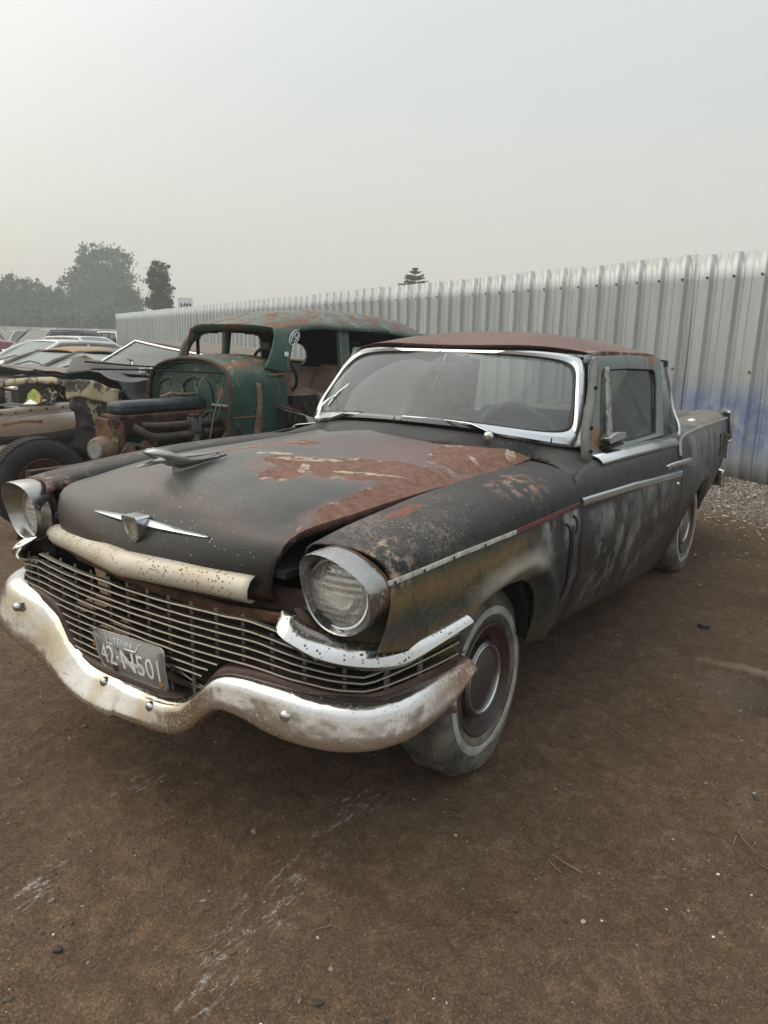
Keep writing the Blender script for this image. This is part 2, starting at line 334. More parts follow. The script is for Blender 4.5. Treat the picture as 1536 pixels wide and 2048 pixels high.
def m_hood():
    t = NT('peeling_hood_paint', .42, 0, spec=.45)
    x = t.xyz(); X, Y, Z = x[0], x[1], x[2]
    big = t.noise(2.6, 5, .6); fine = t.noise(45, 5, .7, lo=.35, hi=.7)
    c = t.mix(big, (.020, .0205, .022), (.036, .033, .031))
    topd = t.mul(t.mr(Z, .97, 1.06), t.noise(4, 5, .6, lo=.15, hi=.65))
    c = t.mix(t.mul(topd, .80), c, (.185, .18, .16)); c = t.mix(t.mul(topd, t.noise(60, 5, .75, lo=.50, hi=.62), .4), c, (.09, .09, .085))
    c = t.mix(t.mul(t.noise(18, 6, .7, lo=.45, hi=.7), topd, .6), c, (.12, .13, .125))
    brown = t.mul(t.blob((.72, -.3, .98), (.25, .35, .2), .5, 3, .6), .4); c = t.mix(brown, c, (.12, .10, .075))
    # faded maroon undercoat round the rust, then the rust, then curled cream primer at its rim
    def rs(k, a=.55, sc=7, soft=.05):
        return t.mx(t.blob((.14, .385, 1.04), (.31*k, .12*k, .3), a, sc, soft, 7, 2.46), t.blob((.25, .55, 1.0), (.42*k, .060*k, .3), a, sc, soft, 7), t.blob((-.48, .48, 1.02), (.30*k, .13*k, .3), a, sc, soft, 7),
                    t.blob((.42, .24, 1.04), (.085*k, .060*k, .3), a, sc, soft, 7), t.blob((.20, -.07, 1.08), (.24*k, .045*k, .3), a, sc, soft, 7, 2.46), t.blob((.30, .17, 1.06), (.10*k, .05*k, .3), a, sc, soft, 7, 2.46))
    red = t.mx(rs(1.22, .85, 7, .22), t.mul(t.blob((-.33, .35, 1.04), (.42, .24, .3), .8, 6, .4, 6), .95), t.mul(t.blob((.12, -.10, 1.08), (.34, .12, .3), .9, 6, .4, 6, 2.46), .6))
    c = t.mix(t.mul(red, .8), c, t.mix(fine, (.13, .075, .068), (.20, .125, .115)))
    rust = rs(1.0, .75, 11); rc = t.mix(t.noise(30, 7, .8, lo=.42, hi=.6), (.115, .055, .040), (.215, .118, .088))
    rc = t.mix(t.mul(fine, .4), rc, (.21, .115, .08))
    band = t.mul(rs(1.06, .75, 11), t.inv(rs(.985, .75, 11))); crm = t.mul(band, t.noise(9, 5, .7, lo=.54, hi=.60))
    isl = t.mul(t.mx(t.blob((.235, .19, 1.06), (.13, .022, .3), .9, 20, .06, 8, 2.46), t.blob((.33, .25, 1.06), (.05, .016, .3), .9, 22, .06, 8, .6), t.blob((.20, .41, 1.04), (.12, .012, .3), 1.0, 22, .06, 8, 2.4), t.blob((-.38, .50, 1.02), (.05, .012, .3), 1.0, 22, .06, 8, 1.0),
                     t.blob((-.64, .54, 1.02), (.07, .02, .3), 1.0, 20, .06, 8, .5), t.blob((.19, -.07, 1.08), (.16, .008, .3), 1.0, 16, .1, 8, 2.46), t.blob((.28, .08, 1.07), (.06, .018, .3), .9, 20, .06, 8, 2.46)), 1.0)
    c = t.mix(rust, c, rc)
    isl = t.mul(isl, t.noise(34, 6, .75, lo=.40, hi=.52))
    c = t.mix(t.mx(crm, isl), c, t.mix(fine, (.50, .46, .38), (.36, .26, .16)))
    edge = t.mul(t.mr(t.math('ABSOLUTE', Y), .53, .575), t.noise(14, 5, lo=.3, hi=.5), t.mr(X, .80, .6)); c = t.mix(edge, c, rc)
    fe = t.mul(t.mr(Z, .835, .80), t.noise(20, 5, lo=.45, hi=.6)); c = t.mix(fe, c, (.10, .05, .032))
    spk = t.mul(t.mr(t.voro(50), .15, .09), t.noise(2.5, 4, .6, lo=.45, hi=.6)); c = t.mix(t.mul(spk, .8), c, (.4, .4, .38))
    chips = t.mul(t.mr(t.voro(22), .12, .06), t.noise(6, 3, lo=.62, hi=.68)); c = t.mix(chips, c, (.1, .04, .03))
    rr = t.fmix(t.mx(rust, crm, isl), t.fmix(topd, .30, .52), .85)
    t.bump(t.noise(2.0, 3), .15, .03); t.bump(t.noise(90, 4), .10, .002)
    h = t.math('SUBTRACT', t.mul(t.mx(crm, isl), 1.5), rust); t.bump(h, .5, .003)
    return t.set(col=c, rough=rr)
def m_roof():
    t = NT('rusted_roof', .55, 0, spec=.45)
    big = t.noise(2.5, 5, .6); f = t.noise(30, 6, .7)
    c = t.mix(big, (.10, .043, .032), (.165, .085, .064)); c = t.mix(t.mul(f, .4), c, (.15, .10, .085))
    x = t.xyz(); ed = t.mul(t.mr(x[2], 1.47, 1.43), t.noise(24, 5, .7, lo=.45, hi=.6)); c = t.mix(ed, c, (.22, .07, .03))
    c = t.mix(t.mul(t.mr(x[2], 1.46, 1.445), t.noise(12, 5, lo=.5, hi=.6)), c, (.35, .33, .27))
    t.bump(t.noise(80, 5), .2, .002)
    return t.set(col=c, rough=t.fmix(f, .45, .62))
def m_chrome(name, base=(.66, .66, .65), rough=.16, pits=.5, pitcol=(.12, .075, .035), stain=.3, stcol=(.42, .36, .25), pscale=110, tone=1.0):
    t = NT(name, rough, 1.0)
    x = t.xyz()
    big = t.noise(5, 6, .65, lo=.40, hi=.68); mid = t.noise(28, 6, .75, lo=.45, hi=.7); sc = t.noise(120, 3, .6, stretch=(1, .1, .6), lo=.5, hi=.75)
    c = t.mix(t.mul(big, stain), base, stcol)
    v = t.voro(pscale); pm = t.mul(t.mr(v, .32, .24), t.noise(9, 5, .7, lo=.46, hi=.58), pits*2)
    pm = t.math('MINIMUM', pm, 1.0)
    c = t.mix(pm, c, pitcol); metal_ = .96 if name != 'chalky_pitted_chrome' else .25
    
    if name == 'bumper_chrome':
        tip = t.mul(t.mr(x[0], .62, .45), t.mr(x[1], .7, .8), t.mr(x[2], .47, .53)); wv = t.noise(55, 3, .6, 1.2, stretch=(1, 1, .15), lo=.42, hi=.55)
        c = t.mix(t.mul(tip, t.fmix(wv, .55, .95)), c, (.25, .14, .085))
        ys = t.mul(t.mx(t.blob((.88, -.40, .45), (.2, .10, .10), .6, 9, .5), t.blob((.9, .30, .42), (.2, .10, .10), .6, 9, .5), t.blob((.9, .12, .37), (.2, .03, .08), .6, 12, .5), t.blob((.9, -.12, .39), (.2, .03, .07), .6, 12, .5), t.blob((.88, -.66, .53), (.2, .12, .05), .6, 12, .5)), .62)
        c = t.mix(ys, c, (.50, .41, .24)); pm = t.mx(pm, t.mul(ys, t.mr(t.voro(120), .26, .20), .55))
        scr = t.mx(t.mul(t.noise(22, 2, .5, 3.0, lo=.492, hi=.5), t.noise(22, 2, .5, 3.0, lo=.508, hi=.5), .7), t.mul(t.noise(60, 3, .6, stretch=(1, .2, 1.4), lo=.66, hi=.70), .6))
        c = t.mix(scr, c, (.25, .24, .22)); pm = t.mx(pm, t.mul(tip, .35)); t.bump(t.noise(5, 3), .12, .02)
    if pits > .02: t.bump(pm, .25, .001)
    r = t.fmix(t.mx(t.mul(big, stain*.8), t.mul(mid, stain*.5)), rough, .45)
    return t.set(col=c, rough=t.fmix(pm, r, .8), metal=t.mul(t.inv(pm), metal_))
def m_glass(name, tint=(.75, .8, .78), dust=.3, dustcol=(.33, .34, .32), rough=.04, refl=1.5, glossy=None):
    t = NT(name); t.t.nodes.remove(t.b)
    tr = t.n('ShaderNodeBsdfTransparent'); tr.inputs[0].default_value = (*tint, 1)
    gl = t.n('ShaderNodeBsdfGlossy'); gl.inputs['Roughness'].default_value = rough; gl.inputs['Color'].default_value = (*(glossy or (.9, .93, .95)), 1)
    df = t.n('ShaderNodeBsdfDiffuse')
    f = t.noise(3, 5, .6, lo=.2, hi=.8); f2 = t.noise(40, 4, .7, lo=.3, hi=.7)
    t.inp(df.inputs[0], t.mix(f2, tuple(c*.8 for c in dustcol), dustcol))
    fr = t.n('ShaderNodeFresnel'); fr.inputs[0].default_value = refl
    m1 = t.n('ShaderNodeMixShader'); t.l(fr.outputs[0], m1.inputs[0]); t.l(tr.outputs[0], m1.inputs[1]); t.l(gl.outputs[0], m1.inputs[2])
    m2 = t.n('ShaderNodeMixShader'); t.l(t.mr(t.math('ADD', f, t.mul(f2, .2)), 0, 1.2, dust*.6, min(1, dust*1.4)), m2.inputs[0]); t.l(m1.outputs[0], m2.inputs[1]); t.l(df.outputs[0], m2.inputs[2])
    t.l(m2.outputs[0], t.out.inputs[0]); return t.m
def m_lens():
    t = NT('fluted_lamp_lens'); t.t.nodes.remove(t.b); x = t.xyz()
    tr = t.n('ShaderNodeBsdfTransparent'); tr.inputs[0].default_value = (.95, .95, .93, 1)
    gl = t.n('ShaderNodeBsdfGlossy'); gl.inputs['Roughness'].default_value = .12; gl.inputs[0].default_value = (.95, .95, .93, 1)
    df = t.n('ShaderNodeBsdfTranslucent'); df2 = t.n('ShaderNodeBsdfDiffuse'); df2.inputs[0].default_value = (.70, .69, .64, 1); df.inputs[0].default_value = (.7, .69, .64, 1)
    fl = t.noise(1, 2, .5, stretch=(.1, 190, 14), lo=.44, hi=.56); blk_ = t.noise(1, 2, .5, stretch=(.1, 26, 34), lo=.40, hi=.60)  # whitish diffuse stripes paint sky reflection and flute shading into the lens colour
    m0 = t.n('ShaderNodeMixShader'); m0.inputs[0].default_value = .7; t.l(df.outputs[0], m0.inputs[1]); t.l(df2.outputs[0], m0.inputs[2])
    m1 = t.n('ShaderNodeMixShader'); m1.inputs[0].default_value = .30; t.l(tr.outputs[0], m1.inputs[1]); t.l(gl.outputs[0], m1.inputs[2])
    m2 = t.n('ShaderNodeMixShader'); t.l(t.math('ADD', .24, t.mul(t.mul(fl, t.fmix(blk_, .4, 1.0)), .5)), m2.inputs[0]); t.l(m1.outputs[0], m2.inputs[1]); t.l(m0.outputs[0], m2.inputs[2])
    t.l(m2.outputs[0], t.out.inputs[0]); return t.m
def m_fence():
    t = NT('galvanised_steel', .42, .9)
    gp = t.n('ShaderNodeNewGeometry'); t._co = gp.outputs['Position']; x = t.xyz()
    streak = t.noise(3.5, 5, .65, stretch=(1, 1, .12), lo=.3, hi=.7); sp = t.noise(9, 5, .6, lo=.3, hi=.7)
    c = t.mix(streak, (.36, .395, .40), (.50, .54, .54)); c = t.mix(t.mul(sp, .25), c, (.36, .37, .37))
    oi = t.n('ShaderNodeObjectInfo'); c = t.mix(t.mr(oi.outputs['Random'], 0, 1, 0, .10), c, (.30, .32, .33))
    # faded blue overspray, low on the sheets near the gravel, and pale scribbles
    z = t.math('ADD', x[2], t.math('MULTIPLY', t.math('SUBTRACT', t.noise(2.5, 5, .7, lo=0, hi=1), .5), .35))
    bl = t.mul(t.mr(z, .05, .5), t.mr(z, 1.22, .90), t.mr(x[1], -.9, -.1), t.mr(x[1], 2.6, 1.6))
    c = t.mix(t.mul(bl, t.noise(5, 5, .7, lo=.25, hi=.55), .9), c, (.17, .23, .40))
    scr = t.mul(t.noise(45, 4, .8, 2.5, lo=.60, hi=.66), t.mr(x[2], .85, .95), t.mr(x[2], 1.25, 1.15), t.mr(x[1], -.6, -.2), t.mr(x[1], 1.6, 1.0)); c = t.mix(t.mul(scr, .5), c, (.7, .72, .75))
    low = t.mr(z, .45, .0); c = t.mix(t.mul(low, .5), c, (.30, .28, .25))
    t.bump(t.noise(1.6, 3, stretch=(1, 1, .5)), .15, .03)
    return t.set(col=c, rough=t.fmix(streak, .38, .55), metal=t.fmix(t.mul(bl, .8), .55, .15))
def m_green():
    t = NT('green_paint_over_rust', .5, 0, spec=.4)
    big = t.noise(3.2, 5, .65); f = t.noise(30, 6, .75, lo=.45, hi=.62)
    c = t.mix(big, (.020, .056, .044), (.058, .108, .085)); x = t.xyz()
    g = t.n('ShaderNodeNewGeometry'); s_ = t.n('ShaderNodeSeparateXYZ'); t.l(g.outputs['Normal'], s_.inputs[0])
    upf = t.mr(s_.outputs[2], .45, .95)
    c = t.mix(t.mul(upf, t.noise(12, 5, .7, lo=.35, hi=.6), .6), c, (.13, .145, .11))
    r = t.mul(t.noise(6, 6, .75, lo=.50, hi=.56), t.mx(t.mul(upf, .85), t.noise(1.7, 4, .5, lo=.58, hi=.66)))
    c = t.mix(r, c, t.mix(f, (.16, .055, .028), (.25, .10, .05)))
    edge = t.mul(t.noise(9, 6, .75, lo=.60, hi=.66), .8); c = t.mix(edge, c, (.28, .27, .23))
    drip = t.mul(t.noise(16, 5, .7, stretch=(1, 1, .12), lo=.58, hi=.68), .6); c = t.mix(drip, c, (.22, .23, .19))
    t.bump(t.noise(50, 5), .2, .003)
    return t.set(col=c, rough=t.fmix(r, .42, .85))
def m_rust(name, a=(.055, .028, .018), b=(.17, .08, .04), rough=.85, scale=20):
    t = NT(name, rough); f = t.noise(scale, 6, .7); c = t.mix(f, a, b); c = t.mix(t.noise(scale*.3, 4, lo=.5, hi=.7), c, tuple(k*.4 for k in a))
    t.bump(t.noise(scale*4, 5), .3, .003); return t.set(col=c)
def m_tyre(name, base=(.022, .022, .023), dust=(.12, .105, .085), amt=.5):
    t = NT(name, .8, 0, spec=.3); f = t.noise(7, 6, .7, lo=.35, hi=.7); c = t.mix(t.mul(f, amt), base, dust)
    t.bump(t.noise(60, 4), .2, .002); return t.set(col=c)
def m_flaky(name, a, b, lo=.5, hi=.54, scale=6, rough=.6):
    t = NT(name, rough); f = t.noise(scale, 5, .6, .4, lo=lo, hi=hi); c = t.mix(f, a, b); c = t.mix(t.mul(t.noise(30, 5), .3), c, tuple(k*.5 for k in a)); return t.set(col=c)
def m_leaf(name, a, b):
    t = NT(name, .6, 0, spec=.3); f = t.noise(.8, 4, .6); return t.set(col=t.mix(f, a, b))
MT = dict(
    ground=m_ground(), body=m_body(), hood=m_hood(), roof=m_roof(), fence=m_fence(), green=m_green(),
    chrome=m_chrome('scratched_chrome', base=(.74, .74, .735), pits=.10, stain=.45, stcol=(.56, .49, .36), rough=.09), pitted=m_chrome('pitted_chrome', pits=.6, stain=.35, rough=.16, pscale=85, pitcol=(.10, .075, .045)),
    cream=m_chrome('chalky_pitted_chrome', base=(.55, .52, .44), stcol=(.42, .34, .22), rough=.5, pits=.9, stain=.6, pscale=85, pitcol=(.24, .17, .09)),
    bumper=m_chrome('bumper_chrome', base=(.70, .70, .70), pits=.12, stain=.35, stcol=(.56, .50, .38), rough=.10, pscale=80), trim=m_chrome('dull_bright_trim', base=(.60, .63, .645), rough=.22, pits=.0, stain=.12, stcol=(.48, .48, .46)), bezel=m_chrome('dull_bezel', base=(.42, .42, .41), rough=.26, pits=.35, stain=.45, stcol=(.22, .21, .19), pscale=110, pitcol=(.62, .62, .62)),
    grille=m_chrome('tarnished_grille_bars', base=(.21, .195, .165), rough=.40, pits=.3, stain=.5, stcol=(.30, .24, .16)),
    cap=m_chrome('dull_hubcap', base=(.24, .24, .24), rough=.32, pits=.15, stain=.4, stcol=(.12, .11, .10)), capr=m_chrome('light_hubcap', base=(.34, .33, .31), rough=.4, pits=.1, stain=.4),
    brownsteel=m_rust('brown_painted_steel', (.05, .028, .02), (.10, .055, .04), .5, 12), rust=m_rust('rust'), darkrust=m_rust('dark_rust', (.018, .011, .009), (.06, .03, .02)), orange=m_rust('orange_rust', (.13, .055, .025), (.30, .14, .07)),
    black=plain('matte_black', (.006, .006, .006), .8), blackgloss=plain('dark_satin', (.015, .015, .017), .35), rubber=plain('black_rubber', (.015, .015, .015), .6),
    tyre=m_tyre('dusty_rubber', amt=.8), tyre2=m_tyre('black_tread_rubber', amt=.35), band=plain('dirty_whitewall', (.36, .36, .35), .7, var=.35, scale=9),
    sidew=m_tyre('chalky_sidewall', (.035, .036, .036), (.23, .21, .17), .95),
    glass=m_glass('dusty_windshield', tint=(.74, .78, .78), dust=.24, dustcol=(.38, .41, .41), refl=1.55, rough=.05),
    sideglass=m_glass('grimy_side_glass', tint=(.68, .76, .71), dust=.10, dustcol=(.26, .30, .27), refl=1.5), lens=m_lens(),
    farglass=m_glass('parked_car_glass', tint=(.25, .30, .30), dust=.5, dustcol=(.46, .51, .48), refl=1.6), darkglass=m_glass('dark_tinted_glass', tint=(.05, .06, .07), dust=.10, dustcol=(.30, .32, .33), refl=1.6),
    reflector=NT('lamp_reflector', .16, 1.0, (.85, .84, .80)).m, teal=m_flaky('flaking_teal_paint', (.20, .24, .235), (.28, .13, .065), .585, .62, 5), tealbody=m_flaky('teal_grey_paint', (.20, .245, .24), (.07, .09, .09), .5, .62, 9),
    greyp=plain('dusty_grey_post', (.10, .10, .095), .6, var=.3), plate=m_chrome('worn_plate_metal', base=(.30, .30, .295), rough=.5, pits=.15, stain=.3, stcol=(.3, .26, .2)),
    tan=plain('tan_vinyl', (.23, .165, .115), .55, var=.15, scale=5), darkcloth=plain('dark_lining', (.016, .013, .013), .9), white=plain('white_paint', (.75, .76, .76), .4, var=.05),
    wire=plain('grey_wire', (.12, .12, .11), .6), paper=plain('white_paper', (.78, .80, .83), .7, var=.04), ink=plain('black_ink', (.02, .02, .02), .7), chalk=plain('white_paint_marker', (.72, .75, .74), .8, var=.1),
    pinkpaint=plain('pink_scrawl', (.42, .27, .20), .8, var=.2),
)
# ---------------------------------------------------------------- the old black sedan (x forward, y to its left, z up; origin under the front axle)
SX = [-4.3, -3.6, -3.0, -2.4, -1.9, -1.2, -.5, 0, .4, .6, .72, .8]; SY = [.735, .80, .845, .885, .91, .925, .905, .895, .875, .86, .845, .82]
SD = [-.75, -.62, -.5, -.38, -.25, -.1, 0, .06, .1, .14]; SP = [-.13, -.09, -.055, -.02, .008, .012, 0, -.015, -.04, -.09]
def S(x, z): return sinterp(x, SX, SY) + sinterp(z - .88, SD, SP)
def coons(bot, top, left, right, nu, nv, smooth=False):
    rs = spline if smooth else poly
    V3 = lambda L: [(p[0], p[1], 0) for p in L]
    B, T, L, Rr = rs(V3(bot), nu), rs(V3(top), nu), rs(V3(left), nv), rs(V3(right), nv); G = []
    for i in range(nu):
        u = i/(nu-1); row = []
        for j in range(nv):
            v = j/(nv-1)
            p = B[i]*(1-v) + T[i]*v + L[j]*(1-u) + Rr[j]*u - (B[0]*(1-u)*(1-v) + B[-1]*u*(1-v) + T[0]*(1-u)*v + T[-1]*u*v)
            row.append((p.x, p.y))
        G.append(row)
    return G
sedan = tag(empty('old_sedan'), 'battered matte black 1950s two door sedan with rusty peeling hood and rust brown roof', 'car')
def dist_pl(x, z, L):
    best = 9; bt = 0
    for k in range(len(L)-1):
        a, b = L[k], L[k+1]; dx, dz = b[0]-a[0], b[1]-a[1]; t = max(0, min(1, ((x-a[0])*dx + (z-a[1])*dz)/(dx*dx+dz*dz)))
        d = math.hypot(a[0]+t*dx-x, a[1]+t*dz-z)
        if d < best: best, bt = d, (k+t)/(len(L)-1)
    return best, bt
ARCH = [(.40, .55), (.36, .60), (.33, .65), (.26, .685), (.16, .702), (.05, .710), (-.05, .702), (-.12, .668), (-.18, .61), (-.225, .53), (-.25, .45), (-.26, .37)]
RARCH = [(-2.40, .19), (-2.44, .31), (-2.52, .44), (-2.62, .52), (-2.77, .58), (-2.96, .60), (-3.14, .575), (-3.28, .50), (-3.37, .41), (-3.42, .33)]
def flareoff(x, z, L, w0, w1):
    d, t = dist_pl(x, z, L); w = w0 + (w1-w0)*t
    return .020*math.exp(-((d-w)/(w*.55))**2) - .026*math.exp(-(d/(w*.6))**2)
def pt(x, z, m, off=0): return (x, m*(S(x, z)+off), z)
body = MT['body']
for m in (1, -1):
    # front fender: side skin and crown in one mesh
    mb = MB()
    bot = [(.742, .705), (.60, .672), (.44, .668)] + ARCH[2:] + [(-.36, .385), (-.492, .392)]
    G = coons(bot, [(.686, .878), (.386, .888), (-.057, .890), (-.492, .892)], [(.742, .705), (.715, .76), (.695, .82), (.686, .878)],
              [(-.492, .392), (-.500, .50), (-.493, .59), (-.484, .70), (-.470, .81), (-.492, .892)], 110, 26)
    side = [[pt(x, z, m, flareoff(x, z, ARCH, .03, .085) * (1 if x < .45 else 0)) for x, z in r] for r in G]
    crown = []
    for i in range(110):
        x0, z0 = G[i][-1]; u = i/109; row = [side[i][-1]]
        y0 = S(x0, z0); zc = sinterp(x0, [-.75, -.5, -.1, .2, .4, .6, .76], [1.018, 1.018, 1.018, 1.008, .994, .976, .952]); zi = zc
        for k, (dy, dz) in enumerate(((.003, .25), (.014, .50), (.036, .74), (.07, .90), (.115, .975), (.165, 1.0), (.205, .985), (.232, .94), (.248, .80), (.252, .55))):
            q = (k+1)/10
            x = x0 + q*(.055*(1-u)**6) - q*q*.22*max(0, (u-.72)/.28)**1.5
            zc2 = sinterp(x, [-.75, -.5, -.1, .2, .4, .6, .76], [1.018, 1.018, 1.018, 1.008, .994, .976, .952])
            row.append((x, m*(y0-dy*(y0-.61)/.25), z0 + (zc2-z0)*dz))
        crown.append(row)
    full = [side[i] + crown[i][1:] for i in range(110)]
    mb.grid(full)
    f = mb.build('front_fender', body, sedan, angle=50, solid=.006, off=-1 if m > 0 else -1)
    tag(f, 'black fender with ochre and green bands below its white trim line' if m > 0 else None)
    lo = MB(); lo.grid([[(x, m*(S(x, z)-d_-.012*(1 if z < .6 else 0)), z) for z in (.54, .60, .66, .70)] for x, d_ in ((.51, .06), (.49, .03), (.46, .022), (.40, .02), (.355, .02))]); lo.build('fender_lower_panel', body, f, solid=.004, off=-1)
    no = MB(); no.grid([[(.735-.10*((8-k)/8)**3, m*(.838-.245*k/8), z) for z in (.690, .72, .75, .775)] for k in range(9)]); no.build('fender_nose', body, f, solid=.004)
    # body side moulding strip on the fender
    tr = MB(); xs = [.70, .60, .45, .30, .15, .045]
    if m > 0:
        tr.tube([(x, S(x, .885)+.002, interp(x, [.045, .386, .70], [.890, .889, .879])) for x in [.70-.655*k/20 for k in range(21)]], .008, 6, flat=(.4, 1))
        tr.build('side_trim_strip', plain('chipped_white_strip', (.55, .55, .51), .6, var=.3, scale=40), f)
        t2 = MB(); t2.tube([(x, S(x, .885)+.002, interp(x, [-.49, -.057, .05], [.894, .891, .890])) for x in [.04-.525*k/20 for k in range(21)]], .010, 6, flat=(.35, 1))
        t2.build('bare_moulding_channel', plain('faded_red_primer', (.15, .055, .05), .7, var=.3, scale=30), f)
        for xh in (.68, .56, .42, .25, -.40, -.46):
            h = MB(); h.lathe([(0, 0), (.0045, 0), (.0045, .001)], (xh, S(xh, .885)+.008, interp(xh, [.045, .386, .70], [.890, .889, .879])), (0, 1, 0), 10); h.build('clip_hole', MT['black'], f)
        # torn, patched metal behind the wheel opening
        sl = MB(); P = [(-.335, .845), (-.375, .83), (-.395, .78), (-.40, .70), (-.405, .62), (-.40, .55), (-.385, .52)]
        pl = spline([(x, S(x, z)+.004, z) for x, z in P], 16)
        sl.tube(pl, [.003+.006*math.sin(math.pi*i/15) for i in range(16)], 6, flat=(.3, 1)); sl.build('torn_seam', MT['black'], f)
        pa = MB(); pa.grid([[(x - .075*j/4*(1 if i > 2 else .7), S(x, z)+.004+.006*math.sin(j*1.3+i), z+.01*math.sin(i+j)) for j in range(5)] for i, (x, z) in enumerate([(-.40, .82), (-.405, .76), (-.405, .70), (-.41, .63), (-.405, .57), (-.40, .52)])])
        pa.build('loose_patch', plain('brown_grey_patch', (.055, .045, .045), .65, var=.4, scale=30), f)
        pl = spline([(x, S(x, z)+.003, z) for x, z in ((-.42, .86), (-.45, .845), (-.455, .81), (-.44, .79))], 8); MB().tube(pl, .006, 6, flat=(.4, 1)).build('rust_hole', MT['darkrust'], f)
    # door
    d = MB()
    G = coons([(-.500, .392), (-.73, .373), (-1.2, .324), (-1.85, .235), (-2.24, .197)], [(-.545, .985), (-.66, 1.005), (-.80, 1.015), (-1.2, 1.000), (-1.6, .985), (-1.94, .970)],
              [(-.500, .392), (-.508, .50), (-.501, .59), (-.492, .70), (-.478, .81), (-.500, .892), (-.512, .95), (-.545, .985)],
              [(-2.24, .197), (-2.235, .30), (-2.19, .45), (-2.13, .60), (-2.085, .70), (-2.075, .815), (-2.005, .91), (-1.94, .970)], 40, 26)
    d.grid([[pt(x, z, m) for x, z in r] for r in G])
    door = d.build('door', body, sedan, angle=50, solid=.012, off=-1)
    if m > 0: tag(door, 'black door with chalky grey scuffs under the bright moulding')
    mo = MB(); L = [(-.505 - 1.53*k/30) for k in range(31)]
    zt = lambda x: interp(x, [-2.06, -1.11, -.517], [.808, .875, .896])
    mo.tube([(x, m*(S(x, zt(x))+.006), zt(x)) for x in L], .017, 8, flat=(.55, 1)); mo.build('side_moulding', MT['trim'], door)
    bl = MB(); bl.grid([[(x, m*yy, z+zz) for yy, zz in ((S(x, z-.02)+.003, -.020), (S(x, z-.016)+.006, -.006), (S(x, z-.012)-.004, .008), (S(x, z-.012)-.022, .016), (S(x, z-.012)-.06, .020))] for x, z in ((-.84, 1.012), (-1.2, 1.006), (-1.6, .995), (-2.06, .978))])
    bl.build('belt_moulding', MT['trim'], door, solid=.004)
    if m > 0:
        hd = MB(); hd.tube(spline([(-1.70, .910, .882), (-1.80, .937, .890), (-1.95, .954, .888), (-2.09, .950, .882)], 14), [.006, .010, .012, .013, .013, .013, .013, .013, .014, .015, .016, .016, .015, .012], 8, flat=(.5, 1)); hd.box((-2.075, .93, .868), (.03, .05, .028)); hd.box((-1.73, .915, .878), (.05, .03, .018))
        hd.build('door_handle', MT['chrome'], door)
        k = MB(); k.lathe([(0, .010), (.006, .010), (.010, .006), (.012, 0)], (-1.97, S(-1.97, .76), .76), (0, 1, 0), 14); k.build('door_lock', MT['chrome'], door)
        # window frame standing up from the door
        def fy(z): return .80 - (z-1.0)*.28
        def ring(P): return [(x, fy(z), z) for x, z in P]
        out = [(-1.165, 1.432), (-1.62, 1.439), (-2.20, 1.431), (-2.245, 1.415), (-2.232, 1.37), (-2.15, 1.20), (-2.045, 1.005), (-1.5, 1.008), (-.90, 1.012), (-.98, 1.18), (-1.10, 1.36)]
        inn = [(-1.245, 1.372), (-1.62, 1.374), (-2.07, 1.362), (-2.105, 1.340), (-2.095, 1.28), (-2.01, 1.15), (-1.92, 1.028), (-1.5, 1.030), (-1.07, 1.040), (-1.10, 1.15), (-1.19, 1.31)]
        O, I = poly([*ring(out), ring(out)[0]], 89)[:-1], None
        n = 8; O = []; I = []
        for a in range(11):
            for k in range(n):
                t = k/n; b = (a+1) % 11
                O.append((out[a][0]*(1-t)+out[b][0]*t, out[a][1]*(1-t)+out[b][1]*t)); I.append((inn[a][0]*(1-t)+inn[b][0]*t, inn[a][1]*(1-t)+inn[b][1]*t))
        M1 = [((o[0]*.6+i[0]*.4), (o[1]*.6+i[1]*.4)) for o, i in zip(O, I)]
        g = [[(o[0], fy(o[1])-.02, o[1]), (o[0], fy(o[1])+.004, o[1]), (c[0], fy(c[1])+.010, c[1]), (i[0], fy(i[1])+.002, i[1]), (i[0], fy(i[1])-.025, i[1])] for o, c, i in zip(O, M1, I)]
        MB().grid(g, cu=True).build('window_frame', MT['teal'], door, angle=30)
        MB().grid([[(x, fy(z)-.016, z) for x, z in ((-1.10, 1.03), (-1.22, 1.37))], [(x, fy(z)-.016, z) for x, z in ((-1.5, 1.02), (-1.62, 1.38))], [(x, fy(z)-.016, z) for x, z in ((-1.94, 1.02), (-2.12, 1.37))]]).build('window_glass', MT['sideglass'], door)
        ga = MB(); ga.tube([(i[0], fy(i[1])-.008, i[1]) for i in I[:58]], .007, 6); ga.build('window_gasket', MT['rubber'], door)
        # pivoted quarter window: mottled silver channel on a chrome foot
        st = MB(); a, b = Vector((-1.30, .700, 1.385)), Vector((-1.150, .796, 1.075)); w = Vector((.058, .002, 0))
        st.grid([[a+(b-a)*t + Vector((0, .004, 0)), a+(b-a)*t+w*(1+.5*t)+Vector((0, .010, 0)), a+(b-a)*t+w*(1+.5*t)+Vector((0, .002, 0))] for t in [k/12 for k in range(13)]]); st.build('quarter_window_channel', m_flaky('mottled_silver', (.58, .57, .55), (.22, .22, .22), .48, .56, 34, .4), door, solid=.006)
        fo = MB(); fo.ext([(-1.20, .80, 1.068), (-1.0, .80, 1.062), (-.965, .80, 1.090), (-1.05, .80, 1.105), (-1.20, .80, 1.098)], (0, .045, .004)); fo.build('quarter_window_foot', MT['chrome'], door, bevel=.004)
        fb = MB(); fb.box((-1.09, .815, 1.050), (.20, .05, .012)); fb.box((-1.06, .80, 1.03), (.05, .04, .03)); fb.build('foot_base', MT['rubber'], door)
        qg = MB(); qg.grid([[(-1.29, .696, 1.375), (-1.14, .79, 1.08)], [(-1.20, .705, 1.36), (-1.02, .79, 1.09)]]); qg.build('quarter_window_pane', MT['sideglass'], door)
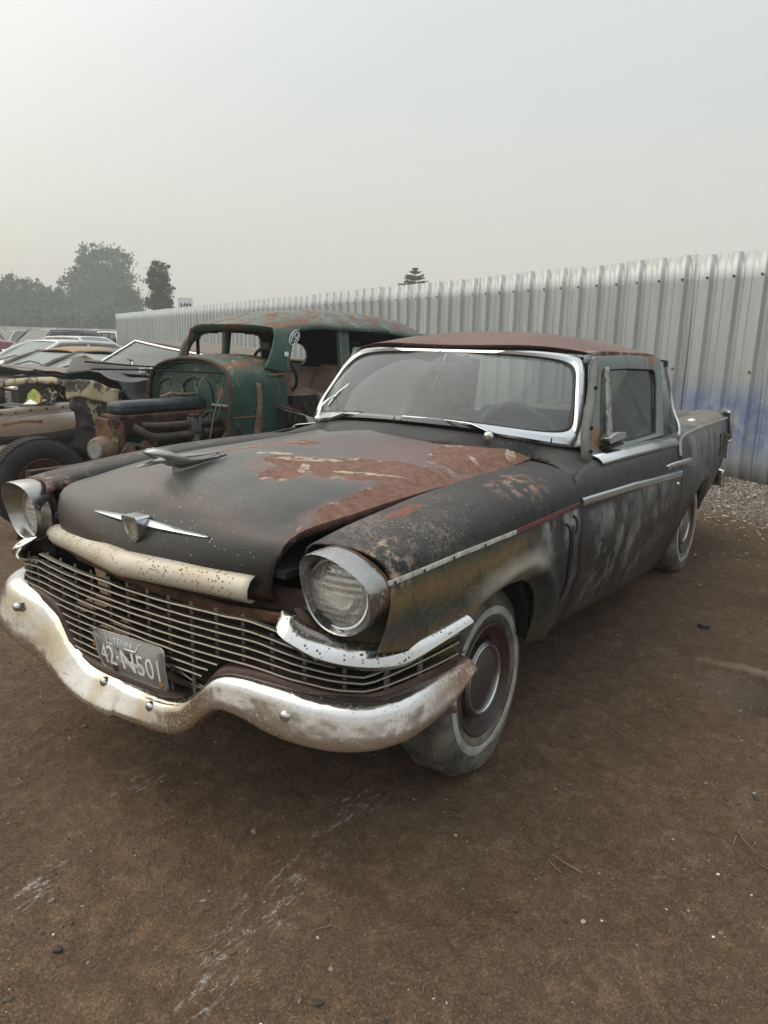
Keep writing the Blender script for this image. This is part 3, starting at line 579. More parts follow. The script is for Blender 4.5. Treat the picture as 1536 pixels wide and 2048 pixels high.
    # rear quarter
    qb = MB()
    G = coons([(-2.25, .195)] + RARCH + [(-3.7, .335), (-4.22, .385)], [(-1.955, .955), (-2.0, .962), (-2.1, .975), (-2.32, .985), (-2.97, .98), (-4.28, .942)],
              [(-2.25, .195), (-2.245, .30), (-2.20, .45), (-2.14, .60), (-2.095, .70), (-2.085, .815), (-2.015, .91), (-1.955, .955)], [(-4.22, .385), (-4.26, .6), (-4.28, .8), (-4.28, .942)], 110, 22)
    rows = []
    for i, r in enumerate(G):
        row = [pt(x, z, m, flareoff(x, z, RARCH, .05, .07)*.8) for x, z in r]
        x0, z0 = r[-1]; y0 = S(x0, z0); zc = interp(x0, [-4.28, -3.6, -2.8, -2.3, -1.95], [1.0, 1.008, 1.012, 1.015, 1.0])
        for dy, dz in ((.012, .35), (.035, .65), (.07, .88), (.12, .99), (.17, 1.0), (.22, .97)): row.append((x0, m*(y0-dy), z0+(zc-z0)*dz))
        rows.append(row)
    qb.grid(rows); q = qb.build('rear_quarter_panel', body, sedan, angle=50, solid=.006, off=-1)
    if m > 0: tag(q, 'black rear quarter panel with chalky haze and an open fuel flap')
    qt = MB(); tp = [(-2.02, .90), (-2.05, .945), (-2.12, .972), (-2.32, .985), (-2.97, .98), (-4.26, .942)]
    qt.tube([(p.x, m*(S(p.x, p.y)+.006), p.y) for p in spline([(a, b, 0) for a, b in tp], 50)], .016, 8, flat=(.6, 1)); qt.build('quarter_moulding', plain('dusty_moulding', (.30, .30, .28), .5) if m > 0 else MT['trim'], q)
    if m > 0:
        x, z = -3.72, .80
        ho = MB(); ho.ext([(-3.72, S(-3.72, .86)+.003, .87), (-3.80, S(-3.8, .86)+.003, .87), (-3.82, S(-3.8, .8)+.003, .71), (-3.74, S(-3.74, .8)+.003, .70)], (0, .002, 0)); ho.build('fuel_opening', MT['black'], q)
        fl = MB(); fl.ext([(-3.80, .80, .88), (-3.82, .80, .70), (-3.83, .835, .675), (-3.81, .832, .86)], (-.008, .003, 0)); fl.build('fuel_flap', MT['greyp'], q)
        sk = MB(); sk.grid([[(-3.0-.06*a, .69+.05*b, 1.012-.012*b) for b in (0, 1)] for a in (0, 1, 2)]); 
        sk = MB(); sk.grid([[(xx, yy, zz) for yy, zz in ((.70, 1.0165), (.745, .998))] for xx in (-3.02, -3.18)]); sk.build('paper_sticker', MT['paper'], q, solid=.001)
    # tail light housing and rear bumper end
    tl = MB(); prof = [(-4.27, .99), (-4.30, 1.005), (-4.335, .985), (-4.35, .93), (-4.35, .86), (-4.37, .80), (-4.385, .77), (-4.365, .745), (-4.30, .74)]
    tl.grid([[(px_, m*(yy+ (.0 if px_ > -4.34 else -.01)), pz) for px_, pz in prof] for yy in (.69, .715, .735, .748)]); tl.build('tail_light_housing', MT['trim'], sedan, angle=50)
    MB().tube(spline([(-4.22, m*.70, 1.008), (-4.29, m*.715, 1.006), (-4.325, m*.735, .975), (-4.335, m*.748, .91), (-4.345, m*.755, .84), (-4.375, m*.760, .785), (-4.37, m*.757, .755), (-4.32, m*.745, .745)], 24), .017, 8).build('tail_fin_trim', MT['trim'], sedan)
    MB().grid([[(-4.285, m*(S(-4.28, z)-.004), z), (-4.31, m*.62, z)] for z in (.40, .6, .8, .98)]).build('tail_panel', body, sedan, solid=.006)
    rl = MB(); rl.lathe([(.05, 0), (.045, .02), (0, .03)], (-4.35, m*.68, .86), (-1, 0, 0), 20); rl.build('tail_lamp', plain('red_lamp', (.3, .01, .01), .15), sedan)
    be = MB(); be.grid([[(-4.30, m*.740, z), (-4.37, m*.750, z), (-4.41, m*.70, z), (-4.42, m*.40, z), (-4.42, 0, z)] for z in (.37, .39, .44, .49, .51)]) ; be.build('rear_bumper', MT['pitted'], sedan, solid=.01, angle=60)
# door gap shadows: dark inner shell
sh = MB()
for m in (1, -1):
    sh.grid([[(x, m*(S(x, z)-.05), z) for z in (.42, .6, .75, .9, .96)] for x in (.62, .45, .3, .1, -.1, -.3, -.5, -1.0, -1.6, -2.1, -2.5, -3.0, -3.5, -4.2)], skip=lambda i, j: (i in (1, 2, 3, 4) and j < 2) or (i in (9, 10, 11) and j < 1))
    sh.grid([[(x, m*(S(x, .5)-.06), .40), (x, m*.5, .38)] for x in (-.30, -.7, -1.2, -1.8, -2.2)])
sh.build('inner_shell', MT['black'], sedan, solid=.01)
# wheel wells
for xw, m in ((0.03, 1), (0.03, -1), (-2.96, 1), (-2.96, -1)):
    w = MB(); pr = [(-.27, .42), (-.27, .55), (-.20, .66), (-.08, .72), (.12, .72), (.28, .68), (.36, .56), (.37, .48)] if xw > -1 else [(-.40, .42), (-.37, .5), (-.28, .60), (-.12, .67), (.12, .67), (.28, .64), (.40, .52), (.46, .36)]
    w.grid([[(xw+a*k, m*y, b) for a, b in pr] for y, k in (((.84, .93), (.80, 1.0), (.48, 1.0)) if xw > -1 else ((.775, .93), (.74, .95), (.48, .95)))]); w.ext([(xw+a, m*.48, b) for a, b in pr], (0, -m*.01, 0)); w.build('wheel_well', MT['black'], sedan, solid=.004)
# ------------------------------------------------ hood
C = [(.842, .800), (.836, .845), (.818, .895), (.79, .945), (.755, .995), (.70, 1.035), (.62, 1.058), (.5, 1.074), (.3, 1.088), (.1, 1.096), (-.1, 1.101), (-.25, 1.102), (-.375, 1.100)]
E_ = [(.752, .790), (.757, .82), (.757, .86), (.748, .90), (.728, .935), (.685, .955), (.60, .966), (.45, .976), (.25, .988), (.05, .990), (-.2, .990), (-.5, .994), (-.775, 1.005)]
hd = MB(); rows = []
Cs, Es = spline([(a, 0, b) for a, b in C], 60), spline([(a, 0, b) for a, b in E_], 60)
for i in range(60):
    u = i/59; row = []
    for j in range(57):
        s = -1 + 2*j/56; a = abs(s); w = (1-a**2.3)
        wz = w*(1-.18*math.sin(math.pi*min(1, a*1.1))**2*(1 if u > .3 else u/.3)); wx = 1-a**2.0
        half = interp(u, [0, .1, .25, .4, 1], [.50, .535, .565, .585, .59])
        x = Es[i].x + (Cs[i].x-Es[i].x)*wx; z = Es[i].z + (Cs[i].z-Es[i].z)*wz
        z += .010*math.exp(-(s/.05)**2)*0.5*(1 if u > .15 else 0)
        if u > .25: z += .014*math.exp(-((a-.86)/.08)**2)*(u-.25)           # lifted edge
        if u > .93 and s > .9: z += (u-.93)*(s-.9)*1.2
        row.append((x, s*half, z))
    rows.append(row)
hd.grid(rows)
# turned-down flange along both edges and the front lip
for sgn in (0, 56): hd.grid([[rows[i][sgn], (rows[i][sgn][0], rows[i][sgn][1]*1.0, rows[i][sgn][2]-.022)] for i in range(4, 60)])
hd.grid([[rows[0][j], (rows[0][j][0]-.012, rows[0][j][1], rows[0][j][2]-.03)] for j in range(57)])
hood = tag(hd.build('hood', MT['hood'], sedan, angle=45, solid=.003), 'rust peeled hood with faded maroon and cream patches, slightly lifted')
def hoodpt(x, y):
    best = None
    for r in rows:
        for p in r:
            d = (p[0]-x)**2 + (p[1]-y)**2
            if best is None or d < best[0]: best = (d, p)
    return best[1][2]
# hood front moulding, chalky and pitted, broken off at its left end
lp = MB(); P = poly([(.700, -.668, .752), (.722, -.635, .770), (.80, -.33, .794), (.868, -.03, .808), (.874, 0, .808), (.868, .03, .808), (.830, .25, .806), (.790, .464, .803)], 50); g = []
for i, p in enumerate(P):
    t = (P[min(i+1, 49)]-P[max(i-1, 0)]).normalized(); n = Vector((t.y, -t.x, 0)).normalized(); row = []
    if n.x < 0: n = -n
    e = .25 + .75*math.sin(min(1, i/6)*math.pi/2)
    for a, b in ((-.035, .030), (-.012, .036), (.010, .026), (.024, .006), (.026, -.016), (.016, -.032), (.004, -.036), (-.010, -.034)): row.append(p + n*a*e + Vector((0, 0, b*e)))
    g.append(row)
lp.grid(g); lip = tag(lp.build('hood_front_moulding', MT['cream'], sedan, angle=60, solid=.002), 'long pitted cream chrome lip with a torn end')
# rusty metal behind it
fp = MB(); fp.grid([[(x-.055, y, zt_), (x-.045, y, zt_-.02), (x-.04, y, .735), (x-.10, y, .700), (x-.22, y, .69)] for x, y, zt_ in ((.70, -.60, .775), (.77, -.42, .79), (.83, -.2, .80), (.85, 0, .80), (.83, .2, .80), (.78, .42, .80), (.75, .56, .80), (.74, .62, .80))]); fp.build('nose_panel', MT['darkrust'], sedan, solid=.004)
fb_ = MB(); fb_.tube([(.70, -.58, .742), (.77, -.38, .735), (.80, 0, .725), (.78, .35, .715), (.74, .58, .725)], .018, 8, flat=(.6, 1)); fb_.build('rusty_crossbar', MT['rust'], sedan)
lt = MB(); lt.box((.80, -.02, .70), (.05, .04, .035)); lt.tube([(.81, -.04, .69), (.815, .02, .705)], .013, 8); lt.build('hood_latch', MT['rust'], sedan, bevel=.003)
# radiator and its frame
ra = MB(); ra.box((.52, .05, .52), (.05, .80, .36)); rad = ra.build('radiator', MT['blackgloss'], sedan)
for k in range(26): pass
fn = MB()
for k in range(24): fn.box((.550, .22, .42+.0115*k), (.006, .34, .004))
fn.build('radiator_fins', plain('dark_fin', (.05, .05, .05), .5), rad, smooth=False)
bk = MB(); bk.grid([[(.45, -.70, .95), (.45, -.70, .40)], [(.45, .70, .95), (.45, .70, .40)]]); bk.build('engine_bay_wall', MT['black'], sedan, solid=.01)
ub = MB(); ub.box((-1.9, 0, .27), (4.3, 1.2, .06)); ub.box((.30, 0, .40), (.5, .9, .10)); ub.tube([(0, -.70, .33), (0, .70, .33)], .045, 8); ub.tube([(-2.96, -.70, .33), (-2.96, .70, .33)], .05, 8); ub.box((.2, 0, .85), (1.1, 1.1, .02)); ub.build('underbody', MT['black'], sedan)
# emblem
em = empty('hood_emblem', (0, 0, 0), 0, sedan)
def hoodsurf(y, z):     # front face x for given y,z
    best = None
    for i in range(30):
        for p in rows[i]:
            d = (p[1]-y)**2 + (p[2]-z)**2
            if best is None or d < best[0]: best = (d, p[0])
    return best[1]
from mathutils.bvhtree import BVHTree
hbv = BVHTree.FromPolygons([Vector(v) for v in hd.V], hd.F)
def emx(y, z):
    h_ = hbv.ray_cast(Vector((2, y, z)), Vector((-1, 0, 0)))
    return (h_[0].x if h_[0] else .8) + .006
for sg in (-1, 1):
    wg = MB(); g = []; yc = .012
    for k in range(15):
        t = k/14; y = yc + sg*(.035 + (.245 if sg > 0 else .215)*t); z = .921 + .001*t; h = .0175*(1-t)**.8 + .0015; x = emx(y, z)
        g.append([(x-.004, y, z+h), (x+.010*(1-t*.7), y, z+h*.15), (x-.004, y, z-h)])
    wg.grid(g); w_ = wg.build('emblem_wing', MT['trim'], em, angle=20, solid=.003)
    for k in range(7):
        t = .08+.105*k; y = yc + sg*(.035+.23*t); x = emx(y, .921); h = .0175*(1-t)**.8
        MB().box((x+.002, y, .921-h*.30), (.008, .0020, h*.5)).build('wing_notch', MT['greyp'], w_)
shp = [(-.036, .030), (-.030, .036), (.030, .036), (.036, .030), (.036, -.012), (.028, -.032), (.012, -.044), (0, -.047), (-.012, -.044), (-.028, -.032), (-.036, -.012)]
x0 = emx(.012, .90)+.018
sd = MB(); inn_ = [(a*.74, b*.74) for a, b in shp]
sd.grid([[(x0-.04, .012+a, .915+b), (x0+.004+b*.15, .012+a, .915+b), (x0+.004+b*.15, .012+a*.80, .915+b*.80), (x0-.006+b*.15, .012+a*.74, .915+b*.74)] for a, b in shp], cu=True); sd.build('emblem_shield', MT['trim'], em, angle=25)
MB().ext([(x0-.006+b*.15, .012+a, .915+b) for a, b in inn_], (-.003, 0, 0)).build('shield_insert', plain('faded_emblem_insert', (.33, .29, .22), .5, var=.3, scale=60), em)
# hood ornament: dart body, swept loop wing and base
orn = empty('hood_ornament', (0, 0, 0), 0, sedan)
P = spline([(.805, 0, 1.090), (.75, 0, 1.097), (.69, 0, 1.102), (.61, 0, 1.104), (.54, 0, 1.102), (.455, 0, 1.106)], 24)
MB().tube(P, [max(.002, .0120*math.sin(min(1, (i+1)/9)*math.pi/2)*(1-max(0, (i-8)/15.5))**.8) for i in range(24)], 10, flat=(1, .8)).build('ornament_body', MT['bezel'], orn)
wg = MB()
for sg in (-1, 1):
    A_ = spline([(.772, 0, 1.132), (.760, sg*.024, 1.128), (.728, sg*.036, 1.112), (.690, sg*.030, 1.090), (.655, sg*.020, 1.074), (.60, sg*.016, 1.076), (.52, sg*.016, 1.085), (.465, sg*.018, 1.091)], 26)
    B_ = spline([(.735, 0, 1.141), (.715, sg*.028, 1.136), (.675, sg*.046, 1.118), (.635, sg*.042, 1.102), (.59, sg*.034, 1.096), (.545, sg*.028, 1.095), (.50, sg*.022, 1.094), (.455, sg*.019, 1.093)], 26)
    wg.grid([[a, (a+b)/2 + Vector((0, sg*.003, .003)), b] for a, b in zip(A_, B_)])
wg.build('ornament_wing', MT['bezel'], orn, solid=.005, angle=70)
bs = MB(); bs.loft([[(.672, 0, 1.050), (.60, .014, 1.058), (.46, .005, 1.074), (.46, -.005, 1.074), (.60, -.014, 1.058)], [(.67, 0, 1.095), (.60, .012, 1.10), (.48, .003, 1.088), (.48, -.003, 1.088), (.60, -.012, 1.10)]]); bs.build('ornament_base', MT['bezel'], orn, bevel=.002)
# cowl
cw = MB(); g = []
for j in range(61):
    y = -.86 + 1.72*j/60; a = abs(y)
    xf, zf = interp(a, [0, .3, .6, .66, .76, .84, .86], [-.35, -.45, -.74, -.70, -.62, -.55, -.545]), interp(a, [0, .3, .6, .66, .76, .83, .86], [1.080, 1.070, .990, 1.005, 1.0, .985, .95])
    xb, zb = interp(a, [0, .3, .6, .7, .78, .86], [-.60, -.66, -.84, -.92, -1.0, -1.1]), interp(a, [0, .3, .6, .7, .78, .84, .86], [1.092, 1.080, 1.038, 1.020, 1.004, .980, .95])
    if a < .758:
        s_ = y/.758; aa = a; xb, zb = sinterp(aa, [0, .3, .5, .65, .758], [-.560, -.622, -.700, -.790, -.895])-.012, sinterp(aa, [0, .3, .5, .65, .758], [1.121, 1.108, 1.088, 1.062, 1.032])-.004
    g.append([(xf+(xb-xf)*t, y, zf+(zb-zf)*t + .004*math.sin(math.pi*t)) for t in (0, .25, .5, .75, 1)])
cw.grid(g); cowl = cw.build('cowl', body, sedan, angle=60, solid=.004)
ve = MB(); ve.lathe([(.0, 0), (.022, 0), (.024, .002)], (-.63, .70, 1.018), (0, 0, 1), 18); ve.build('cowl_hole', MT['black'], cowl)
# windshield
def W(s, t, off=0):
    a = abs(s)*.758; b = abs(s)
    B = Vector((sinterp(a, [0, .3, .5, .65, .758], [-.560, -.622, -.700, -.790, -.895]), s*.758, sinterp(a, [0, .3, .5, .65, .758], [1.121, 1.108, 1.088, 1.062, 1.032])))
    T = Vector((sinterp(b, [0, .4, .7, 1], [-1.005, -1.03, -1.075, -1.145]), s*.636, sinterp(b, [0, .5, .85, 1], [1.458, 1.452, 1.440, 1.430])))
    p = B*(1-t) + T*t + Vector((.030, s*.02, .014))*math.sin(math.pi*t)
    return p + Vector((.75, s*.25, .6))*off
def rr(an, ex, ks, kt, dt=0):
    c, s_ = math.cos(an), math.sin(an)
    return (ks*math.copysign(abs(c)**(2/ex), c), .5+dt+.5*kt*math.copysign(abs(s_)**(2/ex), s_))
N = 144
def loop(ex, ks, kt, off, dt=0): return [W(*rr(2*math.pi*(k+.5)/N, ex, ks, kt, dt), off) for k in range(N)]
ws = empty('windshield', (0, 0, 0), 0, sedan)
MB().grid(list(zip(*[loop(16, 1.0, 1.0, -.006), loop(16, 1.0, 1.0, .004), loop(15, .99, .975, .012), loop(11, .965, .900, .014, .008), loop(9, .950, .845, .002, .018)])), cu=True).build('windshield_trim', MT['trim'], ws, angle=30)
MB().grid(list(zip(*[loop(9, .953, .850, .001, .018), loop(8.5, .942, .832, .003, .018), loop(8, .930, .815, -.006, .018)])), cu=True).build('windshield_gasket', MT['rubber'], ws, angle=40)
MB().grid([[W(-.95+1.9*i/40, .05+.9*j/16, -.010) for j in range(17)] for i in range(41)]).build('windshield_pane', MT['glass'], ws, angle=80)
for s0, s1 in ((-.004, .004), (.04, .045), (.86, .865)):
    MB().grid([[W(s0, t, .0145), W(s1, t, .0145)] for t in (.005, .03, .055)]).build('trim_joint', MT['black'], ws, solid=.001)
# wipers
def wiper(piv, tip, blade_a, blade_b, nm='wiper'):
    w = empty(nm, (0, 0, 0), 0, sedan)
    MB().lathe([(.022, 0), (.020, .014), (.014, .022), (0, .026)], piv, (.4, 0, .9), 16).build('wiper_pivot', MT['chrome'], w)
    p, t_ = Vector(piv)+Vector((.006, 0, .024)), Vector(tip)
    MB().tube([p, p+(t_-p)*.25+Vector((.02, 0, .02)), p+(t_-p)*.6+Vector((.02, 0, .014)), t_], [.009, .008, .006, .004], 8, flat=(1, .5)).build('wiper_arm', MT['trim'], w)
    a, b = Vector(blade_a), Vector(blade_b)
    bl = MB().tube([a, a+(b-a)*.5+Vector((.012, 0, .008)), b], .005, 6).build('wiper_bridge', MT['trim'], w)
    MB().tube([a, b], .0075, 4, flat=(.5, 1.3)).build('wiper_blade', MT['rubber'], bl).location = (-.006, 0, -.012)
    return w
wiper((-.628, .44, 1.094), (-.672, .13, 1.143), (-.700, .32, 1.128), (-.605, .015, 1.150))
wiper((-.70, -.555, 1.085), (-.86, -.55, 1.215), (-.80, -.575, 1.150), (-.865, -.485, 1.265))
# A pillar post, dusty, pulled away from the frame
MB().tube(spline([(-.845, .800, .995), (-.835, .797, 1.03), (-.865, .775, 1.11), (-1.0, .738, 1.25), (-1.135, .695, 1.40), (-1.15, .688, 1.42)], 20), [.024]*18+[.018, .010], 10, flat=(1, .7)).build('hinge_post', MT['greyp'], sedan)
for z, x, y in ((1.05, -.822, .812), (1.14, -.885, .785), (1.30, -1.03, .738)): MB().lathe([(0, .003), (.008, .002), (.009, 0)], (x+.014, y+.010, z), (.8, .6, .1), 10).build('post_screw', MT['black'], sedan)
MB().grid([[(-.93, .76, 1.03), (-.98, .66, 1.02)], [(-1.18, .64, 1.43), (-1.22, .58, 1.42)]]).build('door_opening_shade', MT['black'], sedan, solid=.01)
MB().grid([[(-1.13, .645, 1.437), (-1.10, .655, 1.40)], [(-1.16, .66, 1.437), (-1.15, .672, 1.40)]]).build('pillar_cap', MT['teal'], sedan, solid=.01)
# roof
rf = MB(); rows_r = []
for j in range(49):
    s = -1 + 2*j/48; a = abs(s); row = []
    for i in range(49):
        u = i/48
        x0 = -1.01 - .155*a*a; x1 = -2.62+.12*a*a
        x = x0 + (x1-x0)*u
        hw = interp(x, [-2.62, -2.5, -2.1, -1.4, -1.1, -1.0], [.585, .615, .655, .662, .645, .63])
        ze = interp(x, [-2.62, -2.5, -2.1, -1.4, -1.12], [1.405, 1.422, 1.446, 1.455, 1.446]); zc = sinterp(x, [-2.62, -2.5, -2.3, -1.95, -1.6, -1.3, -1.1, -1.0], [1.43, 1.465, 1.503, 1.538, 1.546, 1.530, 1.495, 1.466])
        z = ze + (zc-ze)*(1-a**2.4)
        row.append((x, s*hw, z))
    rows_r.append(row)
rf.grid(rows_r)
for j in (0, 48): rf.grid([[p, (p[0], p[1]*1.004, p[2]-.018)] for p in rows_r[j]])
rf.grid([[rows_r[j][0], (rows_r[j][0][0]-.01, rows_r[j][0][1], rows_r[j][0][2]-.014)] for j in range(49)])
roof = tag(rf.build('roof', MT['roof'], sedan, angle=50, solid=.004), 'plain rust brown roof panel')
MB().grid([[(x, y, z-.02) for x, y, z in rows_r[j][2:46:6]] for j in range(2, 48, 4)]).build('headliner', plain('grey_headliner', (.10, .10, .095), .9), sedan)
# C pillar and back light
for m in (1, -1):
    cp = MB(); cp.grid([[(-2.16, m*.665, 1.425), (-2.05, m*.79, 1.0)], [(-2.30, m*.672, 1.405), (-2.17, m*.805, .99)], [(-2.42, m*.655, 1.39), (-2.36, m*.795, .99)], [(-2.50, m*.60, 1.38), (-2.62, m*.70, 1.0)]]); cp.build('rear_pillar', MT['tealbody'], sedan, solid=.012)
    MB().tube(spline([(-2.42, m*.672, 1.37), (-2.475, m*.70, 1.24), (-2.48, m*.73, 1.12), (-2.43, m*.785, 1.03), (-2.26, m*.83, .985), (-2.12, m*.845, .955)], 24), .013, 8).build('pillar_trim', MT['trim'], sedan)
    MB().box((-2.44, m*.672, 1.36), (.03, .02, .09)).build('loose_gasket', MT['rubber'], sedan)
MB().grid([[(-2.50-.10*math.cos(math.pi*k/12-math.pi/2)*0-.12*(1-((k-6)/6)**2), .66*(k-6)/6, 1.41), (-2.62-.22*(1-((k-6)/6)**2), .72*(k-6)/6, 1.02)] for k in range(13)]).build('rear_window', MT['sideglass'], sedan)
dk = MB(); dk.grid([[(x, y, z+.018*(1-(y/.6)**2)) for y in (-.62, -.4, -.2, 0, .2, .4, .62)] for x, z in ((-2.55, 1.005), (-2.9, 1.008), (-3.6, 1.005), (-4.1, .985), (-4.28, .93), (-4.33, .80), (-4.33, .5))]); dk.build('trunk_lid', body, sedan, solid=.006, angle=60)
# far side window posts and glass
for x in (-2.02,): MB().tube([(x, -.80, .98), (x-.09, -.672, 1.43)], .022, 6).build('far_window_post', MT['tealbody'], sedan)
MB().tube([(-1.0, -.79, 1.0), (-1.17, -.675, 1.43)], .020, 6).build('far_window_post', MT['tealbody'], sedan)
MB().tube([(-1.15, -.675, 1.43), (-2.12, -.675, 1.43)], .018, 6).build('far_window_rail', MT['tealbody'], sedan)
MB().grid([[(-1.1, -.785, 1.0), (-1.2, -.68, 1.42)], [(-2.05, -.785, 1.0), (-2.12, -.68, 1.42)]]).build('far_window_glass', MT['sideglass'], sedan)
# cabin
MB().grid([[(-.95, -.70, 1.02), (-.95, -.70, .35)], [(-.95, .70, 1.02), (-.95, .70, .35)]]).build('firewall', MT['black'], sedan, solid=.01)
da = MB(); da.grid([[(-.78-.20*(abs(y)/.7)**2, y, 1.055), (-.95-.05*(abs(y)/.7), y, 1.075), (-1.10, y, 1.04), (-1.12, y, .88)] for y in (-.68, -.45, -.2, 0, .2, .45, .68)]); dash = da.build('dashboard', plain('sun_faded_dash', (.10, .115, .115), .6), sedan, solid=.01, angle=60)
hb = MB(); hb.lathe([(0, .03), (.05, .03), (.09, 0), (.10, -.05)], (-1.03, .30, 1.03), (0, 0, 1), 20); hb.build('instrument_hood', plain('grey_dash_hood', (.17, .18, .18), .6), dash)
stw = empty('steering_wheel', (0, 0, 0), 0, sedan); cS, aS = Vector((-1.25, .30, 1.03)), Vector((-.80, 0, .60)).normalized(); u = aS.cross(Vector((0, 1, 0))).normalized(); v = Vector((0, 1, 0))
P = [cS + (u*math.cos(2*math.pi*k/40)+v*math.sin(2*math.pi*k/40))*.205 for k in range(41)]
MB().tube(P, .011, 8, caps=False).build('wheel_ring', plain('grey_wheel_rim', (.22, .22, .21), .45), stw)
MB().tube([cS - v*.20, cS - aS*.03, cS + v*.20], .010, 6).build('wheel_spokes', MT['blackgloss'], stw); MB().tube([cS, cS-aS*.35], .02, 8).build('steering_column', MT['blackgloss'], stw)
mir = MB(); mir.box((-1.005, -.025, 1.355), (.03, .20, .055)); mo = mir.build('rear_view_mirror', plain('grey_mirror_back', (.17, .17, .165), .6), sedan, bevel=.012); MB().tube([(-1.0, -.02, 1.375), (-.99, -.03, 1.44)], .006, 6).build('mirror_stalk', MT['trim'], mo)
for nm, x, hh in (('front_seat', -1.65, 1.04), ('rear_seat', -2.45, 1.06)):
    s_ = MB(); s_.loft([[(x+.05, -.62, .45), (x+.05, .62, .45), (x-.12, .62, .45), (x-.12, -.62, .45)], [(x+.0, -.62, .75), (x+.0, .62, .75), (x-.16, .62, .75), (x-.16, -.62, .75)], [(x-.08, -.60, hh), (x-.08, .60, hh), (x-.18, .60, hh), (x-.18, -.60, hh)]]); s_.box((x+.28, 0, .55), (.5, 1.22, .18)); s_.build(nm, plain(nm+'_cloth', (.05, .048, .045), .9), sedan, bevel=.04)
MB().box((-1.8, 0, .40), (2.2, 1.45, .03)).build('cabin_floor', MT['black'], sedan)
MB().grid([[(x, -.80, .36), (x, -.78, .98)] for x in (-.6, -2.6)]).build('door_card', MT['darkcloth'], sedan)
# ------------------------------------------------ headlights
for m in (1, -1):
    hl = tag(empty('headlight', (0, 0, 0), 0, sedan))
    # outline of the teardrop bezel, angle from +y counter-clockwise (z up)
    OUT = [(.850, .838), (.853, .866), (.842, .893), (.818, .918), (.786, .939), (.752, .953), (.712, .957), (.672, .949), (.643, .930), (.629, .900), (.625, .86), (.630, .82), (.646, .778), (.676, .748), (.714, .734), (.755, .733), (.793, .745), (.824, .770), (.843, .802)]
    o3 = [Vector((0, a, b)) for a, b in OUT]; o3.append(o3[0]); n = 72; L = spline(o3, n+1)[:-1]
    c = Vector((0, .732, .836))
    def rim(sc, xf, dy=0):
        r = []
        for p in L:
            q = c + (p-c)*sc; an = math.atan2(q.z-c.z, q.y-c.y); top = ((1+math.cos(an-1.45))/2)**2.2; outr = (max(0, (q.y-.70)/.185))**2
            r.append(Vector((xf(top, outr), m*(q.y+dy), q.z)))
        return r
    def circ(rad, x, cc=(.712, .830)):
        r = []
        for p in L:
            d = Vector((0, p.y-cc[0], p.z-cc[1])).normalized(); r.append(Vector((x, m*(cc[0]+d.y*rad), cc[1]+d.z*rad)))
        return r
    rings = [rim(1.0, lambda t, o: .685+.035*t*(1-min(1, o))), rim(1.004, lambda t, o: .735+.028*t-.012*o), rim(.992, lambda t, o: .760+.040*t-.014*o), rim(.972, lambda t, o: .766+.045*t-.014*o), rim(.945, lambda t, o: .762+.040*t-.012*o),
             [a*.35+b*.65 for a, b in zip(rim(.9, lambda t, o: .742+.03*t-.03*o), circ(.106, .736))], circ(.102, .728), circ(.094, .720)]
    MB().grid(list(zip(*rings)), cu=True).build('headlight_bezel', MT['bezel'], hl, angle=35)
    MB().grid(list(zip(*[rim(1.0, lambda t, o: .684+.035*t*(1-min(1, o))), rim(1.012, lambda t, o: .690+.035*t*(1-min(1, o))), rim(1.004, lambda t, o: .698+.035*t*(1-min(1, o)))])), cu=True).build('bezel_seal', MT['rust'], hl)
    cc = (.716, m*.712, .830); ax = (1, m*.06, -.02)
    MB().lathe([(.098, .000), (.101, .010), (.096, .016), (.090, .014), (.088, .004)], cc, ax, 64).build('retaining_ring', MT['trim'], hl)
    MB().lathe([(.088, .004), (.075, -.02), (.05, -.045), (.02, -.055), (0, -.056)], cc, ax, 48).build('lamp_bowl', MT['reflector'], hl)
    ln = MB(); G = []
    Lz = MB(); A = Vector(ax).normalized(); Uy = Vector((-A.y, A.x, 0)).normalized(); Uz = A.cross(Uy); nn = 60
    for i in range(nn+1):
        row = []
        for j in range(nn+1):
            a, b = -1+2*i/nn, -1+2*j/nn
            X_, Y_ = a*math.sqrt(1-b*b/2), b*math.sqrt(1-a*a/2); rr_ = min(1, math.hypot(X_, Y_))
            fl = .0010*math.sin(X_*70)*(1 if abs(Y_) < .62 else .5)*(1 if not (-.55 < X_ < .1 and Y_ > .3) else .2) + .0008*math.sin(Y_*30)
            row.append(Vector(cc) + Uy*X_*.088 + Uz*Y_*.088 + A*(.012+.020*(1-rr_**2)+(fl if rr_ < .93 else 0)))
        G.append(row)
    Lz.grid(G).build('headlight_lens', MT['lens'], hl, angle=80)
